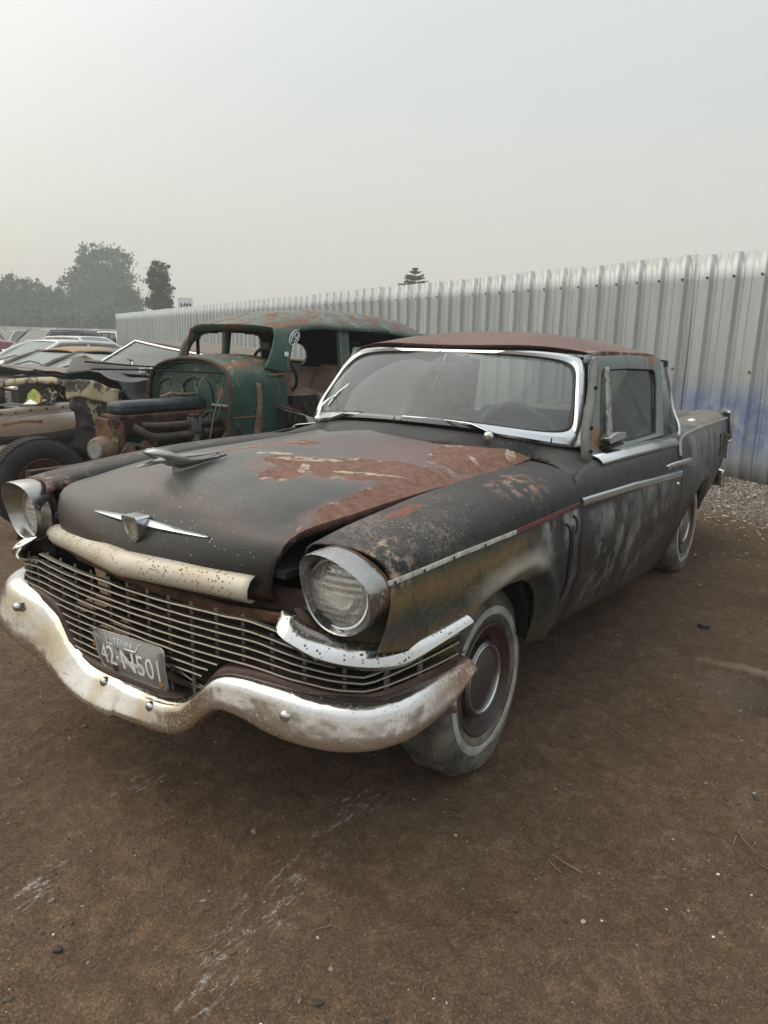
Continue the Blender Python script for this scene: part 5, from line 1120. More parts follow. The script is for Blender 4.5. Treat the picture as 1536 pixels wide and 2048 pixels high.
MB().tube([(-1.96, -2.105, 1.215), (-2.15, -2.080, 1.225)], .008, 6).build('belt_bead', MT['orange'], cow)
# roof shell
rf2 = MB(); rows = []
for j in range(41):
    s = -1+2*j/40; a = abs(s); row = []
    for i in range(41):
        u = i/40; x = -1.985 - .03*a**2 - (4.75-1.985)*u - (0 if u > .5 else .10*(a**3)*(1-u*2))
        hw = sinterp(-x, [1.98, 2.15, 2.4, 2.9, 3.6, 4.2, 4.75], [.43, .50, .555, .585, .58, .53, .40])
        zc = sinterp(-x, [1.98, 2.1, 2.25, 2.42, 2.93, 3.66, 4.25, 4.6, 4.75], [1.590, 1.625, 1.665, 1.700, 1.742, 1.744, 1.686, 1.58, 1.50])
        zr = interp(-x, [1.98, 2.2, 2.5, 3.4, 4.1, 4.75], [1.545, 1.575, 1.608, 1.598, 1.54, 1.30])
        row.append((x, yc+s*hw, zr+(zc-zr)*(1-a**3.0)))
    rows.append(row)
rf2.grid(rows)
for j in (0, 40): rf2.grid([[p, (p[0], p[1]+(.012 if j else -.012), p[2]-.035)] for p in rows[j]])
rf2.grid([[rows[j][0], (rows[j][0][0]-.01, rows[j][0][1], rows[j][0][2]-.035)] for j in range(41)])
rof = rf2.build('roof', G_, rod, solid=.006, angle=50)
MB().grid([[(p[0]-.02, yc+(p[1]-yc)*.97, p[2]-.035) for p in r[::4]] for r in rows[::4]]).build('headlining', MT['darkcloth'], rod)
# pillars
def strip(name, pts, mat, par, solid=.03): return MB().grid([[a, b] for a, b in pts]).build(name, mat, par, solid=solid, bevel=.004)
pil = strip('front_pillar', [((-1.96, -2.155, 1.27), (-2.155, -2.08, 1.22)), ((-2.00, -2.15, 1.34), (-2.160, -2.085, 1.33)), ((-2.045, -2.15, 1.44), (-2.195, -2.09, 1.43)), ((-2.075, -2.16, 1.52), (-2.26, -2.10, 1.53)), ((-2.09, -2.19, 1.56), (-2.36, -2.12, 1.585))], G_, rod)
MB().tube(spline([(-2.02, -3.20, 1.24), (-2.05, -3.20, 1.33), (-2.09, -3.19, 1.43), (-2.16, -3.17, 1.51), (-2.26, -3.13, 1.575), (-2.40, -3.08, 1.60)], 20), [.042]*18+[.035, .02], 10).build('front_pillar', G_, rod)
MB().tube([(-2.02, yc, 1.345), (-2.05, yc-.01, 1.57)], .022, 8, flat=(1, 1.2)).build('windshield_post', MT['green'], rod); MB().tube([(-2.10, yc-.06, 1.33), (-2.13, yc-.05, 1.57)], .020, 8).build('rusty_post', MT['darkrust'], rod)
MB().tube(spline([(-2.05, -3.08, 1.56), (-2.04, -3.10, 1.48), (-2.03, -3.12, 1.40), (-2.02, -3.13, 1.33)], 10), .012, 6).build('pillar_lining', MT['rust'], rod)
MB().tube([Vector(rows[j][0])+Vector((-.02, 0, -.04)) for j in range(3, 38)], .012, 6).build('windshield_edge', MT['black'], rod)
strip('centre_pillar', [((-2.80, -2.105, .60), (-2.925, -2.10, .60)), ((-2.80, -2.09, 1.20), (-2.925, -2.085, 1.20)), ((-2.785, -2.12, 1.60), (-2.925, -2.115, 1.60))], G_, rod)
MB().tube([(-2.81, -2.085, .7), (-2.815, -2.075, 1.2), (-2.80, -2.10, 1.58)], .010, 6).build('pillar_bead', plain('pillar_grey', (.16, .18, .16), .5), rod)
# far side of the cabin with openings, lining inside
fs = MB()
xs = [-2.20, -2.78, -2.92, -3.50, -3.62, -4.02, -4.15, -4.6]; zs = [.5, 1.20, 1.24, 1.53, 1.60]
def hole(i, j): return j == 2 and i in (0,)
# rounded front door window, rounded rear door window
def cab_wall(y, holes, x0, x1):
    g = MB(); NX, NZ = 240, 120
    def inside(x, z):
        for cx, cz, rx, rz, e in holes:
            if abs((x-cx)/rx)**e + abs((z-cz)/rz)**e < 1: return True
        return False
    P = [[(x0+(x1-x0)*i/NX, y, .50+1.08*j/NZ) for j in range(NZ+1)] for i in range(NX+1)]
    g.grid(P, skip=lambda i, j: inside(x0+(x1-x0)*(i+.5)/NX, .50+1.10*(j+.5)/NZ))
    return g
cab_wall(-3.235, [(-2.62, 1.40, .40, .165, 5), (-3.40, 1.36, .28, .125, 2.6)], -2.30, -4.65).build('far_side', G_, rod, solid=.03)
cab_wall(-3.205, [(-2.62, 1.40, .38, .15, 5), (-3.40, 1.36, .27, .115, 2.6)], -2.2, -4.60).build('far_side_lining', MT['darkcloth'], rod)
MB().grid([[(-4.20, y, z) for y in (-3.2, -2.1)] for z in (.5, 1.57)], skip=None).build('rear_partition', MT['darkcloth'], rod, solid=.01)
q = MB(); q.grid([[(x, -2.10-.0*k, z) for z in (.5, .8, 1.2, 1.3)] for k, x in enumerate((-3.55, -3.9, -4.3, -4.6))]); q.build('near_quarter', G_, rod, solid=.01)
tb = MB(); tb.grid([[(-4.30-.9*u, y, 1.45-.95*u**1.7) for y in (-3.15, -2.66, -2.15)] for u in (0, .25, .5, .75, 1)]); tb.build('tail', G_, rod, solid=.01)
MB().lathe([(.10, 0), (.125, .015), (.13, 0)], (-4.19, -3.00, 1.36), (1, 0, 0), 24).build('rear_window_ring', plain('pale_ring', (.30, .30, .28), .6), rod); MB().lathe([(0, .01), (.10, .01)], (-4.19, -3.00, 1.36), (1, 0, 0), 24).build('rear_window', MT['farglass'], rod)
# floor, chassis
for y in (-3.0, -2.3): MB().box((-2.6, y, .50), (4.2, .07, .12)).build('chassis_rail', MT['darkrust'], rod)
MB().box((-3.2, yc, .58), (2.3, 1.1, .04)).build('cab_floor', MT['darkrust'], rod)
fd_ = MB(); fd_.grid([[(-2.02-.62*u, -2.06+.12*math.sin(math.pi*u)-.06, .97-.36*u**1.4-.05*k), (-2.02-.62*u, -1.80+.0*k, .93-.36*u**1.4-.05*k), (-2.02-.62*u, -1.72, .80-.36*u**1.4)] for u, k in ((0, 0), (.2, 0), (.4, 0), (.6, 0), (.8, 0), (1, 0))]); fdo = fd_.build('rear_fender', plain('bare_grey_fender', (.20, .20, .20), .45, var=.4), rod, solid=.006)
MB().tube([(-2.00, -2.07, .985), (-2.2, -2.05, .935), (-2.45, -2.04, .79), (-2.62, -2.06, .62)], .012, 6).build('fender_bead', MT['rust'], fdo)
# bench seat
st_ = MB(); g = []
for k in range(13):
    y = -3.14+.96*k/12; e = 1-.35*abs((k-6)/6)**6; g.append([(-2.66, y, .62), (-2.78, y, .80), (-2.84, y, .98), (-2.93, y, 1.16*e+.0), (-3.00, y, 1.245*e+.06*(1-e)), (-3.06, y, 1.25*e), (-3.12, y, 1.18*e), (-3.16, y, .65)])
st_.grid(g); st_.F.append([k for k in range(8)]); st_.F.append([len(st_.V)-8+k for k in range(8)][::-1]); bk_ = st_.build('seat_back', MT['tan'], rod, angle=60)
for y in (-2.50, -2.86): MB().tube([(-2.835, y, .98), (-2.925, y, 1.16), (-2.99, y, 1.245)], .0045, 5).build('seat_seam', plain('seam_brown', (.15, .10, .07), .7), bk_)
cu = MB(); g = []
for k in range(13):
    y = -3.10+.93*k/12; e = 1 if k < 11 else (.985 if k == 11 else .93); g.append([(-2.30, y, .72), (-2.27, y, .86), (-2.28, y, 1.02*e), (-2.33, y, 1.095*e), (-2.45, y, 1.12*e), (-2.65, y, 1.09*e), (-2.80, y, 1.04*e), (-2.86, y, .96), (-2.86, y, .70)])
cu.grid(g); cu.F.append([k for k in range(9)]); 
cus = cu.build('seat_cushion', MT['tan'], rod, angle=60)
sd2 = MB(); sd2.grid([[(-2.58, -2.165, .66), (-2.60, -2.165, .95), (-2.56, -2.165, 1.06)], [(-2.84, -2.155, .66), (-2.86, -2.15, .90), (-2.84, -2.155, 1.04)], [(-2.92, -2.18, .72), (-2.94, -2.17, .92), (-2.92, -2.18, 1.02)]]); sd2.build('cushion_side', MT['tan'], cus, solid=.02)
MB().box((-2.43, -2.19, .86), (.30, .05, .36)).build('torn_stuffing', MT['darkcloth'], cus)
tf = MB(); rq = random.Random(3)
for k in range(60): x = -2.58+rq.uniform(-.02, .02); z = rq.uniform(.68, 1.05); tf.tube([(x, -2.150, z), (x+rq.uniform(-.03, .03), -2.14, z+rq.uniform(-.02, .02))], .003, 3)
for k in range(26): x, z = rq.uniform(-2.56, -2.30), rq.uniform(.70, 1.02); tf.tube([(x, -2.155, z), (x+rq.uniform(-.06, .06), -2.14, z+rq.uniform(-.05, .05))], .004, 4)
tag(tf.build('frayed_edge', MT['rust'], cus), kind='stuff')
MB().box((-3.9, yc, 1.0), (.3, 1.0, .5)).build('rear_seat', MT['tan'], rod, bevel=.05)
# steering wheel, mirror, marker writing
cS, aS = Vector((-2.27, -2.34, 1.235)), Vector((.85, .05, -.50)).normalized(); u_ = aS.cross(Vector((0, 1, 0))).normalized(); v_ = u_.cross(aS)
sw = empty('steering_wheel', (0, 0, 0), 0, rod)
MB().tube([cS+(u_*math.cos(2*math.pi*k/36)+v_*math.sin(2*math.pi*k/36))*.205 for k in range(37)], .013, 8).build('wheel_ring', MT['rubber'], sw)
MB().tube([cS-v_*.2, cS+aS*.03, cS+v_*.2], .009, 6).build('wheel_spokes', MT['rubber'], sw); MB().tube([cS, cS+aS*.6], .02, 8).build('steering_column', MT['darkrust'], sw)
MB().box((-2.06, -2.23, 1.435), (.03, .085, .045)).build('mirror_box', MT['black'], rod); MB().box((-2.10, -2.04, 1.185), (.03, .02, .06)).build('hinge', MT['rust'], rod)  # the black box is the mirror in the windshield opening
def marks(strokes, f, name, mat, par, r=.0035):
    m = MB()
    for s in strokes: m.tube([f(a, b) for a, b in s], r, 5)
    return m.build(name, mat, par)
pf = lambda a, b: Vector((-2.135-.12*a-.06*b, -2.095+.004*a-.012*b+.012, 1.455+.10*b))   # on the pillar: a rearwards, b up
circ_ = [(.5+.42*math.cos(t)*(1), .45+.56*math.sin(t)) for t in [2*math.pi*k/24 for k in range(25)]]
marks([circ_, [(.30, .85), (.30, .10)], [(.78, .62)] + [(.62+.16*math.cos(t), .65+.2*math.sin(t)) for t in [2*math.pi*k/14 for k in range(15)]] + [(.76, .45), (.60, .08)]], pf, 'painted_number', MT['chalk'], pil, .0036)
MB().box((-2.115, -2.072, 1.375), (.034, .012, .034)).build('white_sticker', MT['paper'], pil)
rbv = BVHTree.FromPolygons([Vector(v) for v in [p for r in rows for p in r]], [[i*41+j, (i+1)*41+j, (i+1)*41+j+1, i*41+j+1] for i in range(40) for j in range(40)])
def rfm(a, b):
    x, y = -2.36-.50*a, -2.30+.115*(1-b) - .0
    h_ = rbv.ray_cast(Vector((x, y, 3)), Vector((0, 0, -1))); return (h_[0] if h_[0] else Vector((x, y, 1.62))) + Vector((0, .003, .003))
marks([[(0, .9), (.10, .1)], [(.17, .95), (.06, .5)], [(.06, .5), (.20, .55)], [(.26, .95), (.34, .2)], [(.40, .7), (.44, .35)], [(.42, .65), (.49, .75), (.54, .4)], [(.57, .8), (.60, .45)], [(.58, .75), (.68, .5), (.68, .8)], [(.74, .85), (.78, .7)], [(.84, .55), (.92, .6)], [(.42, .1), (.46, -.4)], [(.56, 0), (.60, -.15)]], rfm, 'roof_scrawl', MT['pinkpaint'], rof, .0035)
# engine
en = empty('engine', (1.2, .15, .8), 0, rod); OE = list(ORG); ORG[:] = [ORG[0]+1.2, ORG[1]+.15, .8]
def rbox(x0, x1, y0, y1, z0, z1, r=.02): return MB().box(((x0+x1)/2, (y0+y1)/2, (z0+z1)/2), (abs(x1-x0), abs(y1-y0), abs(z1-z0)))
vc = plain('dusty_blue_enamel', (.022, .032, .040), .5, var=.6, scale=9)
vco = rbox(-.86, -1.62, -2.60, -2.42, .955, 1.045).build('valve_cover', vc, en, bevel=.032)
rbox(-.84, -1.64, -2.62, -2.40, .935, .957).build('cover_flange', MT['rust'], vco, bevel=.004)
rbox(-.84, -1.66, -2.66, -2.40, .82, .935).build('cylinder_head', MT['darkrust'], en, bevel=.006)
rbox(-.86, -1.66, -2.70, -2.42, .48, .82).build('engine_block', plain('oily_block', (.022, .024, .024), .6, var=.6), en, bevel=.01)
fr = MB(); fr.ext([(-.815, -2.66, .93), (-.815, -2.40, .93), (-.815, -2.385, .80), (-.815, -2.43, .66), (-.815, -2.52, .60), (-.815, -2.66, .62)], (-.045, 0, 0)); frt = fr.build('front_cover', m_rust('rusty_orange_paint', (.055, .028, .015), (.20, .09, .045), .8, 14), en, bevel=.005)
MB().lathe([(.022, .03), (.034, .03), (.036, 0)], (-.815, -2.43, .91), (1, .4, 0), 16).build('water_outlet', MT['rust'], frt); MB().lathe([(0, .012), (.024, .012), (.026, 0)], (-.815, -2.47, .70), (1, 0, 0), 14).build('port_hole', MT['black'], frt)
MB().box((-.812, -2.56, .78), (.012, .09, .07)).build('casting_pad', MT['orange'], frt)
for k in range(9): MB().lathe([(0, .012), (.012, .010), (.014, 0)], (-.90-.085*k, -2.405, .905), (0, 1, 0), 8).build('head_bolt', MT['darkrust'], en)
ma = plain('burnt_manifold', (.06, .042, .035), .75, var=.5)
MB().tube(spline([(-.98, -2.37, .885), (-1.1, -2.34, .878), (-1.3, -2.33, .876), (-1.42, -2.34, .876)], 14), .024, 10).build('intake_manifold', ma, en)
MB().tube(spline([(-1.46, -2.34, .876), (-1.58, -2.33, .876), (-1.68, -2.36, .872)], 8), .024, 10).build('intake_manifold', ma, en)
MB().tube(spline([(-.91, -2.37, .880), (-.95, -2.34, .85), (-1.02, -2.33, .81), (-1.15, -2.32, .80), (-1.35, -2.32, .80), (-1.45, -2.33, .78)], 20), .029, 10).build('exhaust_manifold', ma, en)
MB().tube([(-1.48, -2.33, .805), (-1.66, -2.34, .80)], .030, 10).build('exhaust_manifold', ma, en)
cb = MB().lathe([(0, .16), (.042, .16), (.044, .145), (.036, .14), (.036, .085)], (-1.40, -2.325, .78), (0, 0, 1), 20).build('carburettor_cap', MT['rust'], en)
MB().box((-1.40, -2.325, .865), (.085, .07, .11)).build('carburettor', plain('grey_casting', (.10, .11, .11), .6), en, bevel=.008); MB().lathe([(.030, .12), (.036, .06), (.028, 0), (.045, -.01), (.045, -.03)], (-1.40, -2.32, .68), (0, 0, 1), 16).build('carburettor_throat', plain('grey_casting_b', (.11, .11, .10), .7), en)
for dx in (-.03, .02): MB().tube([(-1.40+dx, -2.325, .94), (-1.40+dx, -2.325, .965)], .0025, 5).build('stud', MT['wire'], en)
MB().tube(spline([(-1.44, -2.32, .91), (-1.50, -2.30, .955), (-1.56, -2.30, .96), (-1.53, -2.31, .92), (-1.47, -2.32, .90)], 16), .0035, 5).build('fuel_pipe', MT['wire'], en)
ge = empty('generator', (0, 0, 0), 0, en)
MB().lathe([(0, .07), (.065, .07), (.082, .055), (.090, .03), (.092, -.02), (.085, -.06), (0, -.06)], (-.73, -2.46, .735), (1, .25, .1), 28).build('generator_drum', plain('brown_drum', (.13, .085, .055), .6, var=.4), ge)
MB().lathe([(0, .076), (.055, .074), (.058, .066)], (-.73, -2.46, .735), (1, .25, .1), 24).build('drum_face', plain('grey_face', (.20, .21, .20), .5), ge)
for k, (x, y, z) in enumerate(((-.86, -2.36, .725), (-.98, -2.34, .745), (-1.02, -2.34, .765))): MB().lathe([(0, .03), (.03, .03), (.045, .015), (.05, -.02), (.04, -.05), (0, -.05)], (x, y, z), (.6, .8, .3), 14).build('pulley_lug', MT['rust'], ge)
MB().box((-1.03, -2.33, .79), (.07, .06, .05), Matrix.Rotation(.4, 3, 'Y')).build('bracket', MT['darkrust'], ge, bevel=.008)
for k in range(4): MB().tube(spline([(-.75-.02*k, -2.33, .70), (-.80, -2.30, .755+.01*k), (-.90, -2.29, .765), (-.98+.02*k, -2.30, .72)], 12), .004, 5).build('loose_wire', MT['greyp'], ge)
tuf = MB(); 
for k in range(40): a = rq.random()*6.28; tuf.tube([(-.80, -2.42, .83), (-.78+.03*math.cos(a), -2.40+.02*rq.random(), .83+.045*math.sin(a))], .002, 3)
tag(tuf.build('dry_tuft', plain('dry_grass', (.24, .22, .15), .9), en), kind='stuff')
MB().tube([(-1.25, -2.50, 1.06), (-1.34, -2.49, 1.085), (-1.40, -2.49, 1.075), (-1.48, -2.49, 1.07)], .010, 8).build('hose', plain('faded_red_hose', (.25, .12, .09), .7), en); MB().tube([(-1.36, -2.49, 1.072), (-1.60, -2.50, 1.068)], .012, 8).build('pipe', MT['greyp'], en)
ORG[:] = OE
for P in ([(-1.68, -2.30, 1.20), (-1.60, -2.25, 1.10), (-1.50, -2.22, .95), (-1.42, -2.2, .72)], [(-1.68, -2.42, 1.20), (-1.62, -2.46, 1.18), (-1.58, -2.50, 1.05), (-1.60, -2.50, .98)], [(-1.68, -2.42, 1.21), (-1.60, -2.44, 1.19), (-1.55, -2.46, 1.05), (-1.62, -2.40, .90), (-1.66, -2.34, .84)], [(-1.67, -2.30, 1.16), (-1.64, -2.30, .98), (-1.60, -2.34, .86)]):
    MB().tube(spline(P, 20), .0045, 5).build('dangling_wire', MT['wire'], rod)
MB().lathe([(0, .02), (.10, .02), (.13, .0), (.13, -.02)], (-1.70, -2.30, .78), (1, 0, 0), 24).build('clutch_housing', MT['darkrust'], rod); MB().tube([(-1.52, -2.20, .70), (-1.66, -2.26, .80)], .018, 8).build('pedal_shaft', ma, rod)
MB().tube([(-1.68, -2.23, 1.226), (-1.0, -2.35, 1.262), (-.66, -2.42, 1.268)], .0065, 6).build('brace_rod', MT['black'], rod); MB().tube([(-1.68, -2.88, 1.245), (-1.1, -2.62, 1.28), (-.62, -2.42, 1.315)], .0065, 6).build('brace_rod', MT['black'], rod)
MB().box((-1.0, -2.36, 1.258), (.035, .02, .03)).build('rod_clip', MT['paper'], rod)
# front axle and wheels
ax_ = MB().tube([(-.85, -3.42, .37), (-.85, -1.86, .37)], .03, 8).build('front_axle', MT['darkrust'], rod)
ORG[:] = [0, 0, 0]
def rod_wheel(loc, rz):
    w = empty('wheel', loc, rz, rod); tw = .085; rad = .352
    prof = [(.20, tw-.01), (.22, tw+.008), (.27, tw+.014), (.31, tw+.008), (.335, tw-.008), (rad, tw-.025), (rad+.002, 0), (rad, -tw+.025), (.31, -tw-.008), (.27, -tw-.014), (.22, -tw-.008), (.20, -tw+.01)]
    ty = MB().lathe(prof, (0, 0, 0), (0, 1, 0), 72).build('tyre', MT['tyre2'], w)
    n = 84; tm = MB(); base = MB()
    for k in range(n):
        a = 2*math.pi*k/n; c_ = Vector((math.cos(a), 0, math.sin(a)))
        for yy, rot in ((-.058, .5), (-.030, -.5), (0, .5), (.030, -.5), (.058, .5)):
            tm.box(c_*(rad+.003)+Vector((0, yy, 0)), (.019, .021, .008), Matrix.Rotation(-a+math.pi/2, 3, 'Y') @ Matrix.Rotation(rot, 3, 'Z'))
    tag(tm.build('tread_blocks', MT['tyre2'], ty, smooth=False), kind='stuff')
    MB().lathe([(.205, tw-.004), (.20, tw+.004), (.19, tw), (.18, tw-.03), (.13, tw-.05), (.10, tw-.02), (.06, tw-.01), (0, tw-.01)], (0, 0, 0), (0, 1, 0), 40).build('rim', MT['rust'], w)
    MB().box((0, tw+.03, .01), (.10, .08, .09)).build('hub_block', plain('grey_hub', (.10, .10, .09), .6), w, bevel=.02)
    for sx in (-1, 1): MB().lathe([(0, .05), (.03, .05), (.04, .03), (.04, -.03), (0, -.03)], (sx*.085, tw+.03, .0), (0, 1, 0), 14).build('hub_lug', plain('grey_hub_lug', (.09, .09, .08), .6), w)
    return w
rod_wheel((1.75, -.84, .358), R(-6)); rod_wheel((1.75, .84, .358), R(180))
ORG[:] = [-3.4, -5.4, 0]
# ---------------------------------------------------------------- smashed black and cream coupe
wr = tag(empty('wrecked_coupe', tuple(ORG)), 'smashed dark coupe with flaking cream paint, hanging silver bumper and dusty tan roof', 'car')
bkc = m_flaky('black_over_cream', (.018, .018, .020), (.34, .30, .19), .56, .585, 5.5, .5); crm_ = m_flaky('cream_over_black', (.36, .32, .20), (.02, .02, .022), .50, .53, 6, .6); blk = plain('scraped_black', (.016, .016, .018), .4, var=.6)
tanr = plain('dusty_tan_roof', (.17, .145, .115), .8, var=.2, scale=6); slv = m_chrome('dented_silver_bumper', base=(.52, .52, .52), rough=.28, pits=.1, stain=.35, stcol=(.35, .27, .2))
BT, BB = spline([(-1.75, -6.75, .70), (-1.88, -6.05, .678), (-2.05, -5.55, .755), (-2.22, -5.15, .80), (-2.42, -5.10, .795)], 30), spline([(-1.75, -6.75, .42), (-1.88, -6.05, .40), (-2.05, -5.50, .47), (-2.22, -5.10, .55), (-2.40, -5.08, .60)], 30)
bw = MB(); bw.grid([[t+Vector((-.09, 0, .0)), t+Vector((.0, .0, .012)), t*.82+b*.18+Vector((.01, .0, 0)), t*.70+b*.30+Vector((-.012, 0, 0)), t*.66+b*.34+Vector((.02, .01, 0)), t*.2+b*.8+Vector((.02, .01, .01*math.sin(i*.8))), b, b+Vector((-.08, 0, 0))] for i, (t, b) in enumerate(zip(BT, BB))]); bwo = bw.build('bumper', slv, wr, solid=.004, angle=50)
for k in range(9):
    p = BT[3+k*3]*.86+BB[3+k*3]*.14; MB().lathe([(0, .004), (.010, .004), (.012, 0)], p+Vector((.012, .006, 0)), (1, .3, 0), 10).build('bumper_hole', MT['black'], bwo)
MB().grid([[b, b+Vector((-.03, 0, -.10-.03*math.sin(i*.3)))] for i, b in enumerate(BB)]).build('air_dam', MT['black'], bwo, solid=.01)
MB().ext([(-1.93, -5.60, .775), (-1.96, -5.42, .78), (-2.02, -5.36, .815), (-1.99, -5.55, .830)], (-.05, 0, .01)).build('paper_tag', MT['paper'], bwo); MB().tube([p + Vector((.022, .012, -.0)) for p in spline([(BT[12]*.45+BB[12]*.55), (BT[16]*.5+BB[16]*.5), (BT[20]*.42+BB[20]*.58)], 10)], .016, 6, flat=(.5, 1)).build('rust_patch', MT['orange'], bwo)
# header panel, radiator, lamps, inner parts
MB().grid([[(-2.06, -6.45, .96-.0), (-2.04, -6.45, .885)], [(-2.05, -6.1, 1.00), (-2.03, -6.1, .925)], [(-2.06, -5.6, 1.045), (-2.04, -5.6, .985)], [(-2.09, -5.26, 1.06), (-2.06, -5.22, .995)], [(-2.13, -5.10, 1.03), (-2.10, -5.08, .975)]]).build('header_panel', crm_, wr, solid=.03)
MB().box((-2.75, -5.75, .80), (.06, 2.0, .62)).build('dark_backing', MT['black'], wr)  # black box added to darken gaps where bright sky showed behind the header
MB().box((-2.30, -5.95, .82), (.04, .75, .34)).build('radiator', plain('grey_radiator', (.05, .05, .05), .7), wr)
MB().box((-2.0, -5.75, .755), (.14, .75, .02), Matrix.Rotation(.06, 3, 'X')).build('splash_tray', plain('grey_tray', (.12, .12, .11), .5), wr)
MB().ext([(-1.98, -5.62, .80), (-1.98, -5.40, .80), (-1.99, -5.38, .85), (-2.0, -5.45, .90), (-2.0, -5.52, .93), (-1.99, -5.60, .88)], (-.03, 0, 0)).build('broken_lamp', plain('lime_plastic', (.26, .34, .04), .35, var=.3, scale=12), wr, smooth=False)
MB().ext([(-1.975, -5.44, .80), (-1.975, -5.36, .80), (-1.99, -5.37, .86), (-2.0, -5.44, .90)], (-.02, 0, 0)).build('amber_lamp', plain('amber_plastic', (.40, .27, .05), .3, scale=30), wr, smooth=False)
cl = MB(); rr3 = random.Random(9)
for k in range(46):
    c_ = Vector((-2.05+rr3.uniform(-.06, .03), -5.24+rr3.uniform(-.12, .12), .87+rr3.uniform(-.07, .08))); cl.face(*[c_+Vector((rr3.uniform(-.02, .02), rr3.uniform(-.03, .03), rr3.uniform(-.03, .03))) for _ in range(3)])
tag(cl.build('torn_foam', plain('torn_foam', (.42, .40, .33), .9, var=.4), wr, smooth=False), kind='stuff')
MB().tube(spline([(-2.08, -6.5, .90), (-2.05, -6.0, .89), (-2.06, -5.6, .92), (-2.10, -5.3, .98)], 14), .012, 6).build('hanging_cable', MT['black'], wr)
MB().grid([[(-2.08, -6.7, 1.02), (-2.06, -6.7, .62)], [(-2.05, -6.35, .95), (-2.03, -6.42, .72)], [(-2.06, -6.20, .90), (-2.04, -6.22, .66)]]).build('far_lamp_panel', bkc, wr, solid=.02)
# near front fender, crumpled
def crumple(name, P, nu, nv, amp, mat, seed, sc=5, solid=.006, par=None):
    A = [[Vector(p) for p in r] for r in P]; m = MB(); g = []
    for i in range(nu+1):
        row = []
        for j in range(nv+1):
            u, v = i/nu*(len(A)-1), j/nv*(len(A[0])-1); a, b = min(int(u), len(A)-2), min(int(v), len(A[0])-2); fu, fv = u-a, v-b
            p = (A[a][b]*(1-fu)+A[a+1][b]*fu)*(1-fv)+(A[a][b+1]*(1-fu)+A[a+1][b+1]*fu)*fv
            q = Vector((abs(mnoise.noise(p*sc+Vector((seed, 0, 0)))), abs(mnoise.noise(p*sc+Vector((0, seed, 3)))), mnoise.noise(p*sc+Vector((9, seed, 0)))))
            row.append(p+q*amp)
        g.append(row)
    return m.grid(g).build(name, mat, par or wr, solid=solid, angle=25)
crumple('inner_fender', [[(-2.12, -4.98, 1.04), (-2.10, -5.02, .80), (-2.15, -4.95, .58)], [(-2.22, -4.62, 1.02), (-2.20, -4.72, .80), (-2.25, -4.66, .56)], [(-2.35, -4.42, .98), (-2.35, -4.55, .78), (-2.4, -4.5, .60)]], 16, 16, .06, bkc, 3)
crumple('flaking_panel', [[(-2.06, -5.00, 1.05), (-2.06, -5.00, .86)], [(-2.16, -4.70, 1.04), (-2.14, -4.74, .88)], [(-2.26, -4.42, 1.0), (-2.24, -4.44, .84)]], 14, 8, .04, crm_, 5)
crumple('front_fender', [[(-2.30, -4.95, 1.16), (-2.30, -4.50, 1.08), (-2.34, -4.40, .90)], [(-2.8, -4.90, 1.10), (-2.8, -4.42, 1.02), (-2.8, -4.36, .75)], [(-3.3, -4.85, 1.05), (-3.3, -4.42, .98), (-3.3, -4.36, .70)]], 22, 16, .05, blk, 7, 4)
crumple('hood', [[(-2.08, -6.75, 1.155), (-2.08, -6.1, 1.145), (-2.10, -5.5, 1.125), (-2.12, -5.08, 1.11)], [(-2.55, -6.7, 1.13), (-2.55, -6.1, 1.125), (-2.55, -5.6, 1.13), (-2.55, -5.25, 1.20)], [(-3.1, -6.5, 1.09), (-3.1, -6.0, 1.08), (-3.1, -5.5, 1.06), (-3.0, -5.1, 1.05)]], 20, 24, .012, m_flaky('faded_hood_paint', (.17, .145, .125), (.28, .12, .11), .62, .66, 2, .6), 11)
crumple('hood_underside', [[(-2.09, -6.75, 1.145), (-2.11, -5.5, 1.10), (-2.12, -5.08, 1.09)], [(-2.12, -6.75, 1.09), (-2.13, -5.5, 1.05), (-2.14, -5.08, 1.05)]], 3, 18, .03, MT['black'], 13)
crumple('folded_hood_edge', [[(-2.12, -5.10, 1.11), (-2.30, -4.98, 1.13), (-2.75, -4.62, 1.10)], [(-2.40, -5.32, 1.262), (-2.50, -5.12, 1.23), (-2.85, -4.70, 1.15)], [(-2.60, -5.40, 1.22), (-2.70, -5.2, 1.19), (-3.0, -4.85, 1.10)]], 14, 16, .03, blk, 17)
MB().ext([(-2.42, -5.42, 1.255), (-2.50, -5.18, 1.245), (-2.46, -5.26, 1.285)], (.03, .02, -.02)).build('torn_edge', MT['orange'], wr, smooth=False)
# windshield, roof and body behind
TL, TR, BL_, BR_ = Vector((-3.55, -5.86, 1.435)), Vector((-3.52, -4.62, 1.295)), Vector((-3.12, -6.00, 1.165)), Vector((-2.98, -4.62, 1.0))
def q4(u, v, o=0): return (BL_*(1-u)+BR_*u)*(1-v)+(TL*(1-u)+TR*u)*v + Vector((.04*math.sin(math.pi*u)+o*.6, 0, o*.8))
MB().grid([[q4(i/12, j/6) for j in range(7)] for i in range(13)]).build('windshield_pane', m_glass('grey_dusty_glass', tint=(.3, .32, .32), dust=.42, dustcol=(.22, .225, .22)), wr)
tr_ = MB(); lp_ = [(0, 0), (0, .5), (0, 1), (.25, 1), (.5, 1), (.75, 1), (1, 1), (1, .5), (1, 0)]; tr_.tube([q4(a, b, .01) for a, b in lp_], .017, 8, flat=(1, .6)); tr_.build('windshield_trim', MT['trim'], wr, angle=60)
MB().grid([[q4(.66, .30, .012), q4(.90, .22, .012)], [q4(.80, .80, .012), q4(1.0, .70, .012)]]).build('paper_notice', MT['paper'], wr, solid=.002)
